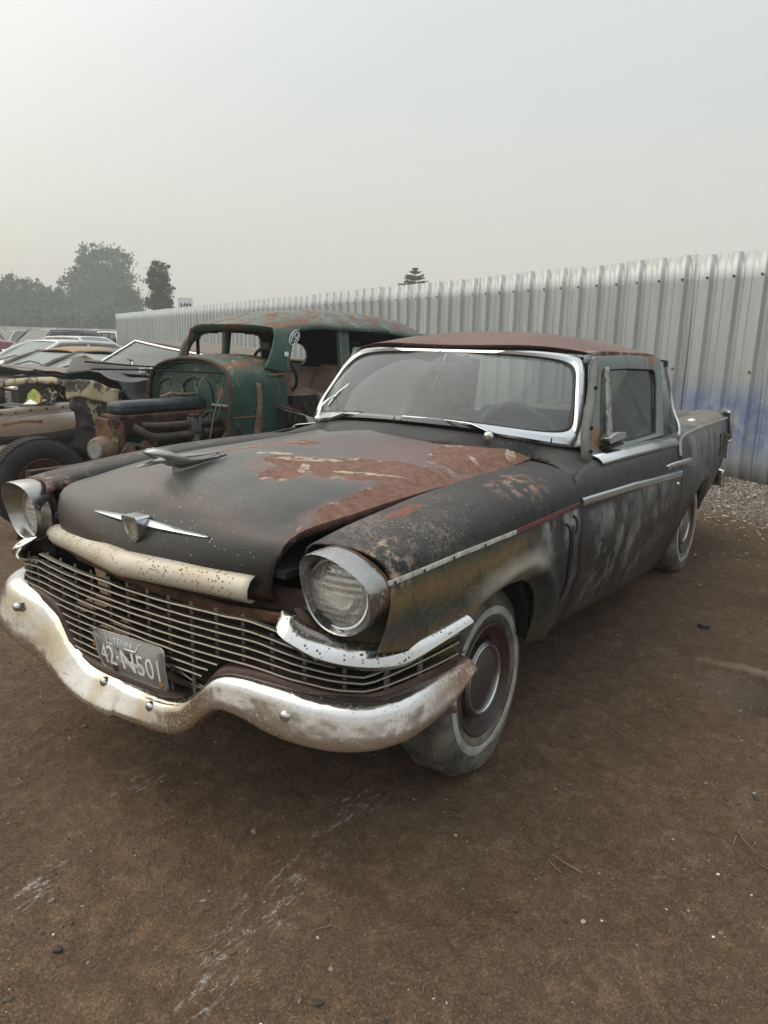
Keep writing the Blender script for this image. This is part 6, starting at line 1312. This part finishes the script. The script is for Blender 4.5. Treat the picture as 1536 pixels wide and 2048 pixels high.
marks([[(.2, .75), (.1, .4), (.4, .4)], [(.35, .75), (.35, .2)], [(.5, .75), (.45, .4), (.7, .4)], [(.65, .75), (.65, .2)], [(.8, .7), (.95, .3)], [(.95, .7), (.8, .3)]], lambda a, b: q4(.74+.16*a, .40+.28*b, .016), 'notice_writing', MT['ink'], wr, .003)
MB().tube([q4(.30, .34, .03), q4(.42, .30, .04)], [.004, .016], 6).build('wiper_blade', MT['rubber'], wr); MB().tube([q4(.42, .30, .04), q4(.50, .16, .04), q4(.60, -.05, .03)], .007, 6).build('wiper_arm', MT['trim'], wr)
rr_ = MB(); rr_.grid([[(TL.x-.01-1.75*u, -5.92+1.36*v, 1.445-.150*v-.02*u-.06*u*u + .05*math.sin(math.pi*v)*(.35+.65*u if u < .3 else 1)) for v in [k/14 for k in range(15)]] for u in [k/12 for k in range(13)]]); rr_.build('roof', tanr, wr, solid=.02, angle=60)
MB().grid([[(-3.2, -4.52, .95), (-3.5, -4.50, 1.26), (-5.2, -4.60, 1.20)], [(-3.2, -4.46, .62), (-3.6, -4.42, .55), (-5.6, -4.46, .5)]]).build('body_side', blk, wr, solid=.02)
MB().grid([[(-5.3, -5.9, 1.38), (-5.3, -4.6, 1.20)], [(-5.9, -5.9, .95), (-5.9, -4.6, .9)], [(-6.6, -5.9, .92), (-6.6, -4.6, .86)], [(-6.7, -5.9, .4), (-6.7, -4.6, .4)]]).build('rear_body', blk, wr, solid=.02)
MB().box((-4.3, -5.3, .55), (4.2, 1.6, .5)).build('lower_body', MT['black'], wr, bevel=.05)
MB().tube([(-3.52, -4.60, 1.30), (-3.75, -4.56, 1.27), (-4.2, -4.55, 1.27)], .012, 6).build('drip_rail', MT['trim'], wr)
for x, y in ((-2.9, -4.72), (-2.9, -6.1), (-5.8, -4.72), (-5.8, -6.1)):
    MB().lathe([(0, .08), (.17, .085), (.20, .10), (.29, .10), (.33, .06), (.335, -.06), (.29, -.09), (.2, -.09)], (x, y, .335), (0, 1, 0), 40).build('wheel', MT['tyre2'], wr)
MB().tube([(-2.55, -4.9, .55), (-2.52, -4.88, .0)], .012, 6).build('prop_rod', MT['black'], wr)
ORG[:] = [0, 0, 0]
# ---------------------------------------------------------------- parked cars behind
def parked_car(name, label, cat, loc, yaw, L=4.6, W=1.78, H=1.42, belt=.93, hoodh=.88, xs=(.62, -.15, -1.35, -2.0), paint=(.6, .6, .6), roofp=None, kind='sedan', dark=False, group='cars parked in rows behind', trimw=False, crown=.055, prough=.35, bright=False):
    """xs: windshield base, roof front, roof rear, back glass base, metres from the middle, front positive"""
    r = tag(empty(name, (loc[0], loc[1], 0), yaw), label, cat, group)
    P = plain(name+'_paint', paint, prough, var=.12, scale=3); RP = roofp or P; GL = MT['darkglass'] if dark else MT['farglass']
    h2 = L/2; w2 = W/2; tail = belt+.02 if kind == 'sedan' else belt
    st = [(h2, .60, .70), (h2-.10, .82, hoodh-.14), (h2-.45, .93, hoodh-.05), (xs[0]+.35, .98, hoodh), (xs[0], 1.0, belt), (0, 1.0, belt), (xs[3], 1.0, belt), (-h2+.45, .97, tail if kind == 'sedan' else belt), (-h2+.08, .90, tail-.08), (-h2, .8, .6)]
    rings = []
    for x, k, zt in st:
        w = w2*k; zb = .30 if abs(x) > h2-.3 else .22
        rings.append([(x, -w*.92, zb), (x, -w, .48), (x, -w*.99, zt-.12), (x, -w*.92, zt-.02), (x, -w*.5, zt+.015), (x, 0, zt+.02), (x, w*.5, zt+.015), (x, w*.92, zt-.02), (x, w*.99, zt-.12), (x, w, .48), (x, w*.92, zb)])
    MB().loft(rings).build('body', P, r, angle=40, bevel=.01)
    wb, wr_ = w2*.90, w2*.70; zb = belt-.01
    b0, b1, b2, b3 = [(x, w, z) for x, w, z in ((xs[0], wb, zb), (xs[1], wr_, H-.05), (xs[2], wr_, H-.06), (xs[3], wb*.95, zb))]
    # roof skin
    g = []
    for i in range(9):
        u = i/8; x = xs[1]+(xs[2]-xs[1])*u; g.append([(x-.02*abs(s)**2, wr_*s, H-.055+crown*(1-abs(s)**2.4)*(1-.5*abs(2*u-1)**3)) for s in [-1+k/5 for k in range(11)]])
    MB().grid(g).build('roof', RP, r, solid=.02, angle=50)
    MB().grid([[(xs[0]+.06*(1-s*s), wb*s, zb), ((xs[0]+xs[1])/2+.07*(1-s*s), (wb+wr_)/2*s, (zb+H-.05)/2), (xs[1]+.02, wr_*s, H-.05)] for s in (-.98, -.6, -.2, .2, .6, .98)]).build('windshield', GL, r)
    MB().grid([[(xs[3]-.04*(1-s*s), wb*.95*s, zb), (xs[2]-.02, wr_*s, H-.06)] for s in (-.97, -.5, 0, .5, .97)]).build('rear_window', GL, r)
    for m in (-1, 1):
        for a, bq in ((b0, b1), (b3, b2)): MB().tube([(a[0], m*a[1], a[2]), ((a[0]+bq[0])/2+.03, m*(a[1]+bq[1])/2, (a[2]+bq[2])/2+.02), (bq[0], m*bq[1], bq[2])], .036, 6).build('roof_pillar', P, r)
        MB().tube([(xs[1]+.02, m*wr_, H-.05), ((xs[1]+xs[2])/2, m*(wr_+.015), H-.03), (xs[2]-.02, m*wr_, H-.06)], .045, 6).build('roof_rail', P, r)
        nw = 2 if kind != 'wagon' else 3
        for k in range(nw):
            u0, u1 = k/nw, (k+1)/nw
            def X(u, t): lo = xs[0]+(xs[3]-xs[0])*u; hi = xs[1]+(xs[2]-xs[1])*u; return lo+(hi-lo)*t
            e = .02
            MB().grid([[(X(u0+e, t), m*(wb+(wr_-wb)*t-.004), zb+(H-.055-zb)*t) for t in (.03, .5, .93)], [(X(u1-e, t), m*(wb+(wr_-wb)*t-.004), zb+(H-.055-zb)*t) for t in (.03, .5, .93)]]).build('side_window', GL, r)
            if k: MB().tube([(X(u0, 0), m*wb, zb), (X(u0, 1), m*wr_, H-.055)], .030, 6).build('roof_pillar', P if not dark else MT['black'], r)
        if trimw: MB().tube([(X(.02, .05), m*(wb+.012), zb+.03), (X(.02, .9), m*(wr_+.03), H-.1), (X(.5, .97), m*(wr_+.02), H-.07), (X(.96, .9), m*(wr_+.03), H-.1), (X(.97, .05), m*(wb+.012), zb+.03), (X(.02, .05), m*(wb+.012), zb+.03)], .014, 6).build('window_trim', MT['white'], r)
        MB().box((xs[0]-.25, m*(wb+.10), belt+.05), (.12, .18, .11)).build('door_mirror', P, r, bevel=.02)
        MB().box((h2-.10, m*w2*.68, hoodh-.20), (.12, .34, .13)).build('headlamp', MT['farglass'] if False else MT['reflector'], r, bevel=.03)
        MB().box((-h2+.05, m*w2*.72, belt-.16), (.08, .26, .16)).build('tail_lamp', plain('tail_red', (.25, .01, .01), .25), r, bevel=.02)
        for x in (h2-.92, -h2+1.0):
            w = MB().lathe([(.20, .10), (.28, .10), (.325, .06), (.33, -.08), (.2, -.09)], (x, m*(w2-.09), .33), (0, m, 0), 32).build('wheel', MT['tyre2'], r)
            MB().lathe([(.21, .09), (.20, .075), (.10, .085), (0, .095)], (x, m*(w2-.09), .33), (0, m, 0), 24).build('rim', MT['reflector'], w)
            hb = MB()
            MB().lathe([(.38, .0), (.33, .01)], (x, m*(w2+.001), .34), (0, m, 0), 28).build('arch_lip', MT['black'], w)
    MB().box((h2-.02, 0, .62), (.08, W*.45, .16)).build('radiator_grille', MT['black'], r, bevel=.01)
    MB().box((h2-.0, 0, .42), (.16, W*.86, .16)).build('front_bumper', MT['blackgloss'] if not bright else MT['trim'], r, bevel=.03)
    MB().tube([(xs[0]+.06, -.35, zb+.03), (xs[0]-.10, .05, zb+.13), (xs[0]-.06, .40, zb+.10)], .012, 5).build('wiper', MT['rubber'], r)
    MB().box((-.3, 0, belt-.30), (2.0, W*.8, .3)).build('seats', MT['darkcloth'], r)
    return r
CAMP = Vector((2.126, 1.824, 1.465))
def at(px, rng):   # bearing of a photograph column as a ground position
    a = R(214.79) + math.atan((768-px-14)/1445.9); rng /= math.cos(a-R(214.79)); return CAMP.x+rng*math.cos(a), CAMP.y+rng*math.sin(a)
WH = (.74, .75, .76)
parked_car('parked_car', 'dusty grey coupe with a plain sloping windshield, next to the wrecked coupe', 'car', (-5.75, -8.15), 0, 4.7, 1.85, 1.27, .95, .90, (1.75, 1.12, -.55, -1.5), (.13, .13, .125), crown=.10, group='cars parked in the row', prough=.6)
parked_car('parked_car', 'old car with a tan vinyl roof and milky windshield', 'car', (-6.6, -10.55), 0, 4.7, 1.8, 1.24, .93, .88, (1.9, 1.27, .1, -.7), (.16, .13, .10), crown=.11, roofp=plain('mustard_tan_roof', (.32, .215, .11), .7, var=.15), group='cars parked in the row', prough=.6)
parked_car('parked_car', 'white sedan with a broad windshield and black wiper, behind the tan roof', 'car', (-7.2, -12.9), R(-2), 4.8, 1.84, 1.40, .96, .93, (1.45, .72, -.50, -1.3), WH, group='cars parked in the row')
parked_car('parked_suv', 'dark maroon sport utility vehicle with alloy wheel at the picture edge', 'suv', at(-42, 36), R(140), 4.6, 1.90, 1.88, 1.28, 1.20, (.9, .35, -1.9, -2.15), (.16, .03, .04), kind='wagon', dark=True)
parked_car('parked_wagon', 'long dark grey wagon with a pale roof line and bright window trim', 'wagon', at(106, 36), R(14), 5.0, 1.9, 1.80, 1.20, .98, (1.6, .95, -2.0, -2.35), (.09, .095, .10), roofp=plain('pale_roof', (.55, .55, .54), .4), kind='wagon', dark=True, trimw=True)
parked_car('parked_car', 'white saloon with a rounded roof between the wagon and the fence', 'car', at(164, 27), R(100), 4.7, 1.82, 1.50, 1.0, .92, (1.1, .35, -1.2, -2.0), WH)
parked_car('parked_suv', 'white sport utility vehicle with roof rails beside the fence corner', 'suv', at(240, 38), R(80), 4.6, 1.85, 1.78, 1.12, 1.05, (1.0, .5, -1.9, -2.15), WH, kind='wagon', dark=True)
parked_car('parked_suv', 'black windowed white van with red stickers on its front, left of the wagon', 'suv', at(62, 44), R(35), 4.5, 1.8, 1.80, 1.15, 1.05, (1.2, .75, -1.8, -2.1), (.62, .62, .62), kind='wagon', dark=True)
parked_car('parked_suv', 'grey white hatchback with dark glass beyond the maroon vehicle', 'suv', at(32, 50), R(15), 4.3, 1.8, 1.75, 1.1, 1.0, (1.1, .6, -1.6, -2.0), (.5, .5, .5), kind='wagon', dark=True)
parked_car('parked_car', 'small white car with red tail, beyond the grey white hatchback', 'car', at(8, 58), R(130), 4.3, 1.75, 1.48, .98, .92, (1.1, .4, -1.2, -1.9), WH)
rg = random.Random(21)
far_labels = ['silver sedan far off, before the wall and its number 16', 'white hatchback in the distant row, below the far wall', 'pale grey car in the distant row, nearest the fence corner', 'distant white car, left end of the farthest row', 'distant silver car beneath the number 11', 'distant dark car between two white ones']
for k, (px_, py_, c) in enumerate(((*at(188, 62), (.5, .5, .5)), (*at(214, 70), WH), (*at(222, 50), (.45, .46, .47)), (*at(-12, 70), WH), (*at(48, 66), (.4, .42, .43)), (*at(96, 64), (.06, .06, .07)))):
    parked_car('parked_car', far_labels[k], 'car', (px_, py_), R(rg.uniform(-25, 25)+(180 if k % 2 else 0)), 4.5, 1.78, 1.48, .98, .92, (1.1, .4, -1.2, -1.9), c)
# ---------------------------------------------------------------- far wall with bay numbers
A_, B_ = Vector((-31.0, -97.5, 0)), Vector((-72.0, -70.0, 0)); D_ = (B_-A_); LN = D_.length; D_.normalize(); NN = Vector((-D_.y, D_.x, 0))
if NN.dot(Vector((2, 1.8, 0))-A_) < 0: NN = -NN
wall = tag(empty('far_wall', tuple(A_)), 'low pale wall closing the far side of the yard, painted with bay numbers', 'wall')
wm = plain('pale_wall_panel', (.46, .47, .47), .8, var=.08, scale=.6); pmat = plain('wall_post', (.26, .27, .27), .8)
wa = math.atan2(D_.y, D_.x); n = int(LN/2.9)
pme = MB().box((1.45, 0, 1.28), (2.84, .08, 2.56)).mesh('panel', wm); qme = MB().box((0, .03, 1.30), (.12, .16, 2.6)).mesh('post', pmat)
for k in range(n):
    for me_, nm in ((pme, 'panel'), (qme, 'post')):
        o = bpy.data.objects.new(nm, me_); COL.objects.link(o); o.parent = wall; o.location = D_*2.9*k; o.rotation_euler = (0, 0, wa)
def text_mesh(txt, h, mat, name):
    cu = bpy.data.curves.new(name, 'FONT'); cu.body = txt; cu.size = h; cu.extrude = .01; cu.align_x = 'CENTER'; cu.offset = h*.02
    ob = bpy.data.objects.new(name, cu); COL.objects.link(ob); me = bpy.data.meshes.new_from_object(ob.evaluated_get(bpy.context.evaluated_depsgraph_get())); bpy.data.objects.remove(ob); me.materials.append(mat)
    o = bpy.data.objects.new(name, me); COL.objects.link(o); return o
def rot_to(nrm): return Matrix((Vector((-nrm.y, nrm.x, 0)), Vector((0, 0, 1)), nrm)).transposed().to_4x4()
CAMP = Vector((2.126, 1.824, 1.465))
def wall_at(px, py):   # point on the wall seen in the direction (px,py) on the ground
    d = Vector((px, py, 0)); c0 = Vector((CAMP.x, CAMP.y, 0)); t = (A_-c0).dot(NN)/d.dot(NN); return c0+d*t
for txt, P, lb in (('11', wall_at(-.5148, -.8573), 'numbered plate on the far wall over the maroon vehicle and wagon'), ('16', wall_at(-.5557, -.8314), 'numbered plate on the far wall nearest the end of the corrugated fence')):
    s = tag(empty('bay_number', tuple(P)), lb, 'sign')
    pl_ = MB().box((0, 0, 0), (.66, .56, .03)).build('plate', MT['paper'], s); M_ = Matrix.Translation(NN*.09+Vector((0, 0, 2.25))) @ rot_to(NN); pl_.matrix_local = M_
    t_ = text_mesh(txt, .56, MT['ink'], 'numeral'); t_.parent = s; t_.matrix_local = M_ @ Matrix.Translation((0, -.20, .02))
# number board standing behind the fence
P = Vector((-18.55, -22.78, 0)); tc_ = (CAMP-P); tc_.z = 0; tc_.normalize()
sg_ = tag(empty('row_sign', tuple(P)), 'white board numbered 102 on a post behind the fence top', 'sign')
M_ = Matrix.Translation(Vector((0, 0, 2.79))) @ rot_to(tc_)
b_ = MB().box((0, 0, 0), (.60, .72, .02)).build('board', MT['paper'], sg_); b_.matrix_local = M_
t_ = text_mesh('102', .34, MT['ink'], 'numerals'); t_.parent = sg_; t_.matrix_local = M_ @ Matrix.Translation((0, -.10, .012)); t_.scale = (1, 1, 1)
MB().tube([(0, 0, 0), (0, 0, 2.6)], .03, 6).build('post', MT['greyp'], sg_).location = tuple(-tc_*.05)
# overhead line
# ---------------------------------------------------------------- trees
lf1 = m_leaf('broad_leaf', (.030, .052, .020), (.060, .092, .036)); lf2 = m_leaf('dark_leaf', (.022, .036, .018), (.045, .062, .030)); lf3 = m_leaf('needle', (.018, .032, .020), (.032, .050, .030)); bark = plain('bark', (.07, .055, .04), .9)
def crown(lobes, n, size, seed, mat, root, up=.3):
    r = random.Random(seed); V = []; F = []; tot = sum(l[3]*l[4]*l[5] for l in lobes)
    for l in lobes:
        m = int(n*l[3]*l[4]*l[5]/tot)
        # sub clumps give an uneven outline with gaps
        sub = []
        for _ in range(max(9, m//45)):
            while 1:
                d = Vector((r.uniform(-1, 1), r.uniform(-1, 1), r.uniform(-1, 1)))
                if .25 < d.length < 1: break
            d = d.normalized()*r.uniform(.45, 1.02); sub.append((Vector((l[0]+d.x*l[3], l[1]+d.y*l[4], l[2]+d.z*l[5])), r.uniform(.18, .36)*min(l[3], l[5])))
        for _ in range(m):
            c, s = r.choice(sub); d = Vector((r.gauss(0, 1), r.gauss(0, 1), r.gauss(0, .8)))*s*.55; p = c+d
            a = Vector((r.gauss(0, 1), r.gauss(0, 1), r.gauss(0, 1))).normalized(); b = a.cross(Vector((r.gauss(0, 1), r.gauss(0, 1), r.gauss(0, 1)))).normalized(); z = size*r.uniform(.6, 1.4); k = len(V)
            V += [tuple(p-a*z), tuple(p+b*z*.6), tuple(p+a*z), tuple(p-b*z*.6)]; F.append((k, k+1, k+2, k+3))
    me = bpy.data.meshes.new('crown'); me.from_pydata(V, [], F); me.materials.append(mat); o = bpy.data.objects.new('crown', me); COL.objects.link(o); o.parent = root; return o
def tree(name, label, loc, lobes, n, size, seed, mat, th=None, tr=.35, limbs=7, group=None):
    t = tag(empty(name, (loc[0], loc[1], 0)), label, 'tree', group); top = max(l[2] for l in lobes); tk = MB()
    tk.tube([(0, 0, 0), (.1*tr, 0, top*.4), (0, .3*tr, top)], [tr, tr*.7, tr*.25], 8); r = random.Random(seed)
    tko = tk.build('trunk', bark, t)
    for l in lobes[:limbs]: MB().tube([(0, 0, l[2]*.45), (l[0]*.5, l[1]*.5, l[2]*.7), (l[0], l[1], l[2])], [tr*.45, tr*.3, tr*.1], 6).build('limb', bark, tko)
    crown(lobes, n, size, seed, mat, t); return t
SD_ = Vector((-.8315, .5555, 0))   # unit vector to the picture's right, for placing lobes across
def lob(dx, z, rx, rz, dd=0, ry=None): q = SD_*dx + Vector((-.5555, -.8315, 0))*dd; return (q.x, q.y, z, rx, ry or rx, rz)
x, y = at(198, 128)
tree('broadleaf_tree', 'tallest broad crowned tree on the skyline, pale in the smoke', (x, y), [lob(1.0, 13.6, 4.3, 3.0), lob(3.2, 14.6, 2.0, 2.2), lob(-1.2, 14.6, 1.8, 2.3), lob(-3.6, 12.0, 1.9, 1.4), lob(-5.4, 10.4, 1.6, 1.3), lob(0.2, 9.6, 6.0, 3.6), lob(3.0, 10.0, 3.2, 3.6), lob(0, 5.6, 7.0, 4.0)], 26000, .24, 31, lf1, tr=.55)
x, y = at(240, 112); tree('broadleaf_tree', 'rounded smaller tree tucked against the right flank of the tallest tree', (x, y), [lob(.6, 7.6, 2.0, 1.6), lob(.2, 5.2, 2.8, 2.2), lob(1.2, 3.4, 2.0, 2.0)], 5000, .26, 32, lf1, tr=.3)
x, y = at(85, 118); tree('broadleaf_tree', 'low wide tree left of the tallest tree', (x, y), [lob(-.5, 7.4, 3.6, 2.6), lob(2.6, 7.0, 2.6, 2.4), lob(0, 4.4, 4.6, 3.4)], 12000, .24, 33, lf1, tr=.4)
x, y = at(28, 115); tree('broadleaf_tree', 'rounded tree at the left picture edge above the far wall', (x, y), [lob(0, 8.0, 2.8, 2.3), lob(-2.4, 7.2, 2.4, 2.4), lob(0, 5.0, 4.2, 3.4)], 12000, .23, 34, lf2, tr=.4)
x, y = at(-60, 116); tree('broadleaf_tree', 'tree partly cut off by the left picture edge', (x, y), [lob(0, 7.5, 3.6, 2.6), lob(0, 4.5, 4.6, 3.6)], 9000, .24, 35, lf1, tr=.4)
for k, (px_, rg_, h_) in enumerate(((150, 104, 4.6), (215, 100, 4.2), (100, 103, 4.4), (50, 101, 4.5), (5, 102, 4.4), (-40, 104, 4.6))):
    x, y = at(px_, rg_); tree('bush', ['dense bush behind the wall under the tallest tree', 'bush behind the wall beside the fence end', 'bush behind the wall, between the tallest and the low wide tree', 'bush behind the wall above the number 11', 'bush behind the wall near the left picture edge', 'bush behind the wall cut by the left picture edge'][k], (x, y), [lob(0, h_*.62, 3.6, h_*.45)], 3200, .24, 40+k, lf2, tr=.15, limbs=1)
x, y = at(314, 66); tree('slender_tree', 'single slender tree standing just beyond the fence top', (x, y), [lob(.1, 7.2, 1.0, .85), lob(-.25, 6.4, 1.15, .9), lob(.25, 5.5, 1.05, .9), lob(-.1, 4.6, 1.15, .9), lob(.2, 3.7, 1.0, .9), lob(0, 2.6, .7, .8)], 11000, .09, 36, lf2, tr=.14)
x, y = at(405, 95); tree('bush', 'small treetop just showing over the fence by the number board', (x, y), [lob(0, 5.2, 1.1, .7), lob(-1.2, 4.9, .8, .5), lob(.5, 4, 1.4, 1.2)], 1500, .18, 37, lf1, tr=.12, limbs=2)
x, y = at(262, 100); tree('bush', 'low bush showing between the fence end and the slender tree', (x, y), [lob(0, 3.9, 2.0, .9), lob(1.6, 3.9, 1.2, .6)], 1800, .16, 38, lf1, tr=.12, limbs=2)
# conifer top over the fence
x, y = at(803, 64); ct = tag(empty('conifer', (x, y, 0)), 'dark conifer top showing above the middle of the fence', 'tree')
MB().tube([(0, 0, 0), (0, 0, 7.7)], [.22, .03], 8).build('trunk', bark, ct)
V = []; F = []; r_ = random.Random(8)
for k in range(15):
    z = 7.65-k*.27-.12*r_.random(); rad = .22+.36*k**.75*(.55+.6*r_.random()); nb = 11
    for q_ in range(nb):
        a = 6.283*q_/nb+r_.random(); br_ = Vector((math.cos(a), math.sin(a), .12))*rad*(.75+.4*r_.random()); rr_m = int(26+k*7)
        for s in range(rr_m):
            u = r_.random()**.7; p = Vector((0, 0, z))+br_*u+Vector((r_.gauss(0, .05), r_.gauss(0, .05), r_.gauss(0, .035)+.06*u)); a_ = Vector((r_.gauss(0, 1), r_.gauss(0, 1), r_.gauss(.3, .6))).normalized()*.085; b_2 = a_.cross(Vector((r_.gauss(0, 1), 1, 0))).normalized()*.035; i0 = len(V)
            V += [tuple(p-a_), tuple(p+b_2), tuple(p+a_), tuple(p-b_2)]; F.append((i0, i0+1, i0+2, i0+3))
me = bpy.data.meshes.new('crown'); me.from_pydata(V, [], F); me.materials.append(lf3); o = bpy.data.objects.new('crown', me); COL.objects.link(o); o.parent = ct
# ---------------------------------------------------------------- smoke haze
hm = bpy.data.materials.new('smoke_haze'); hm.use_nodes = True; ht = hm.node_tree; ht.nodes.clear()
ho_ = ht.nodes.new('ShaderNodeOutputMaterial'); hv = ht.nodes.new('ShaderNodeVolumePrincipled'); hv.inputs['Color'].default_value = (.83, .905, .915, 1); hv.inputs['Density'].default_value = .0027; hv.inputs['Anisotropy'].default_value = .2
ht.links.new(hv.outputs[0], ho_.inputs['Volume'])
hz = MB(); hz.box((-60, -60, 10.5), (210, 210, 23)); hzo = hz.build('haze', hm, None, smooth=False); tag(hzo, kind='stuff')
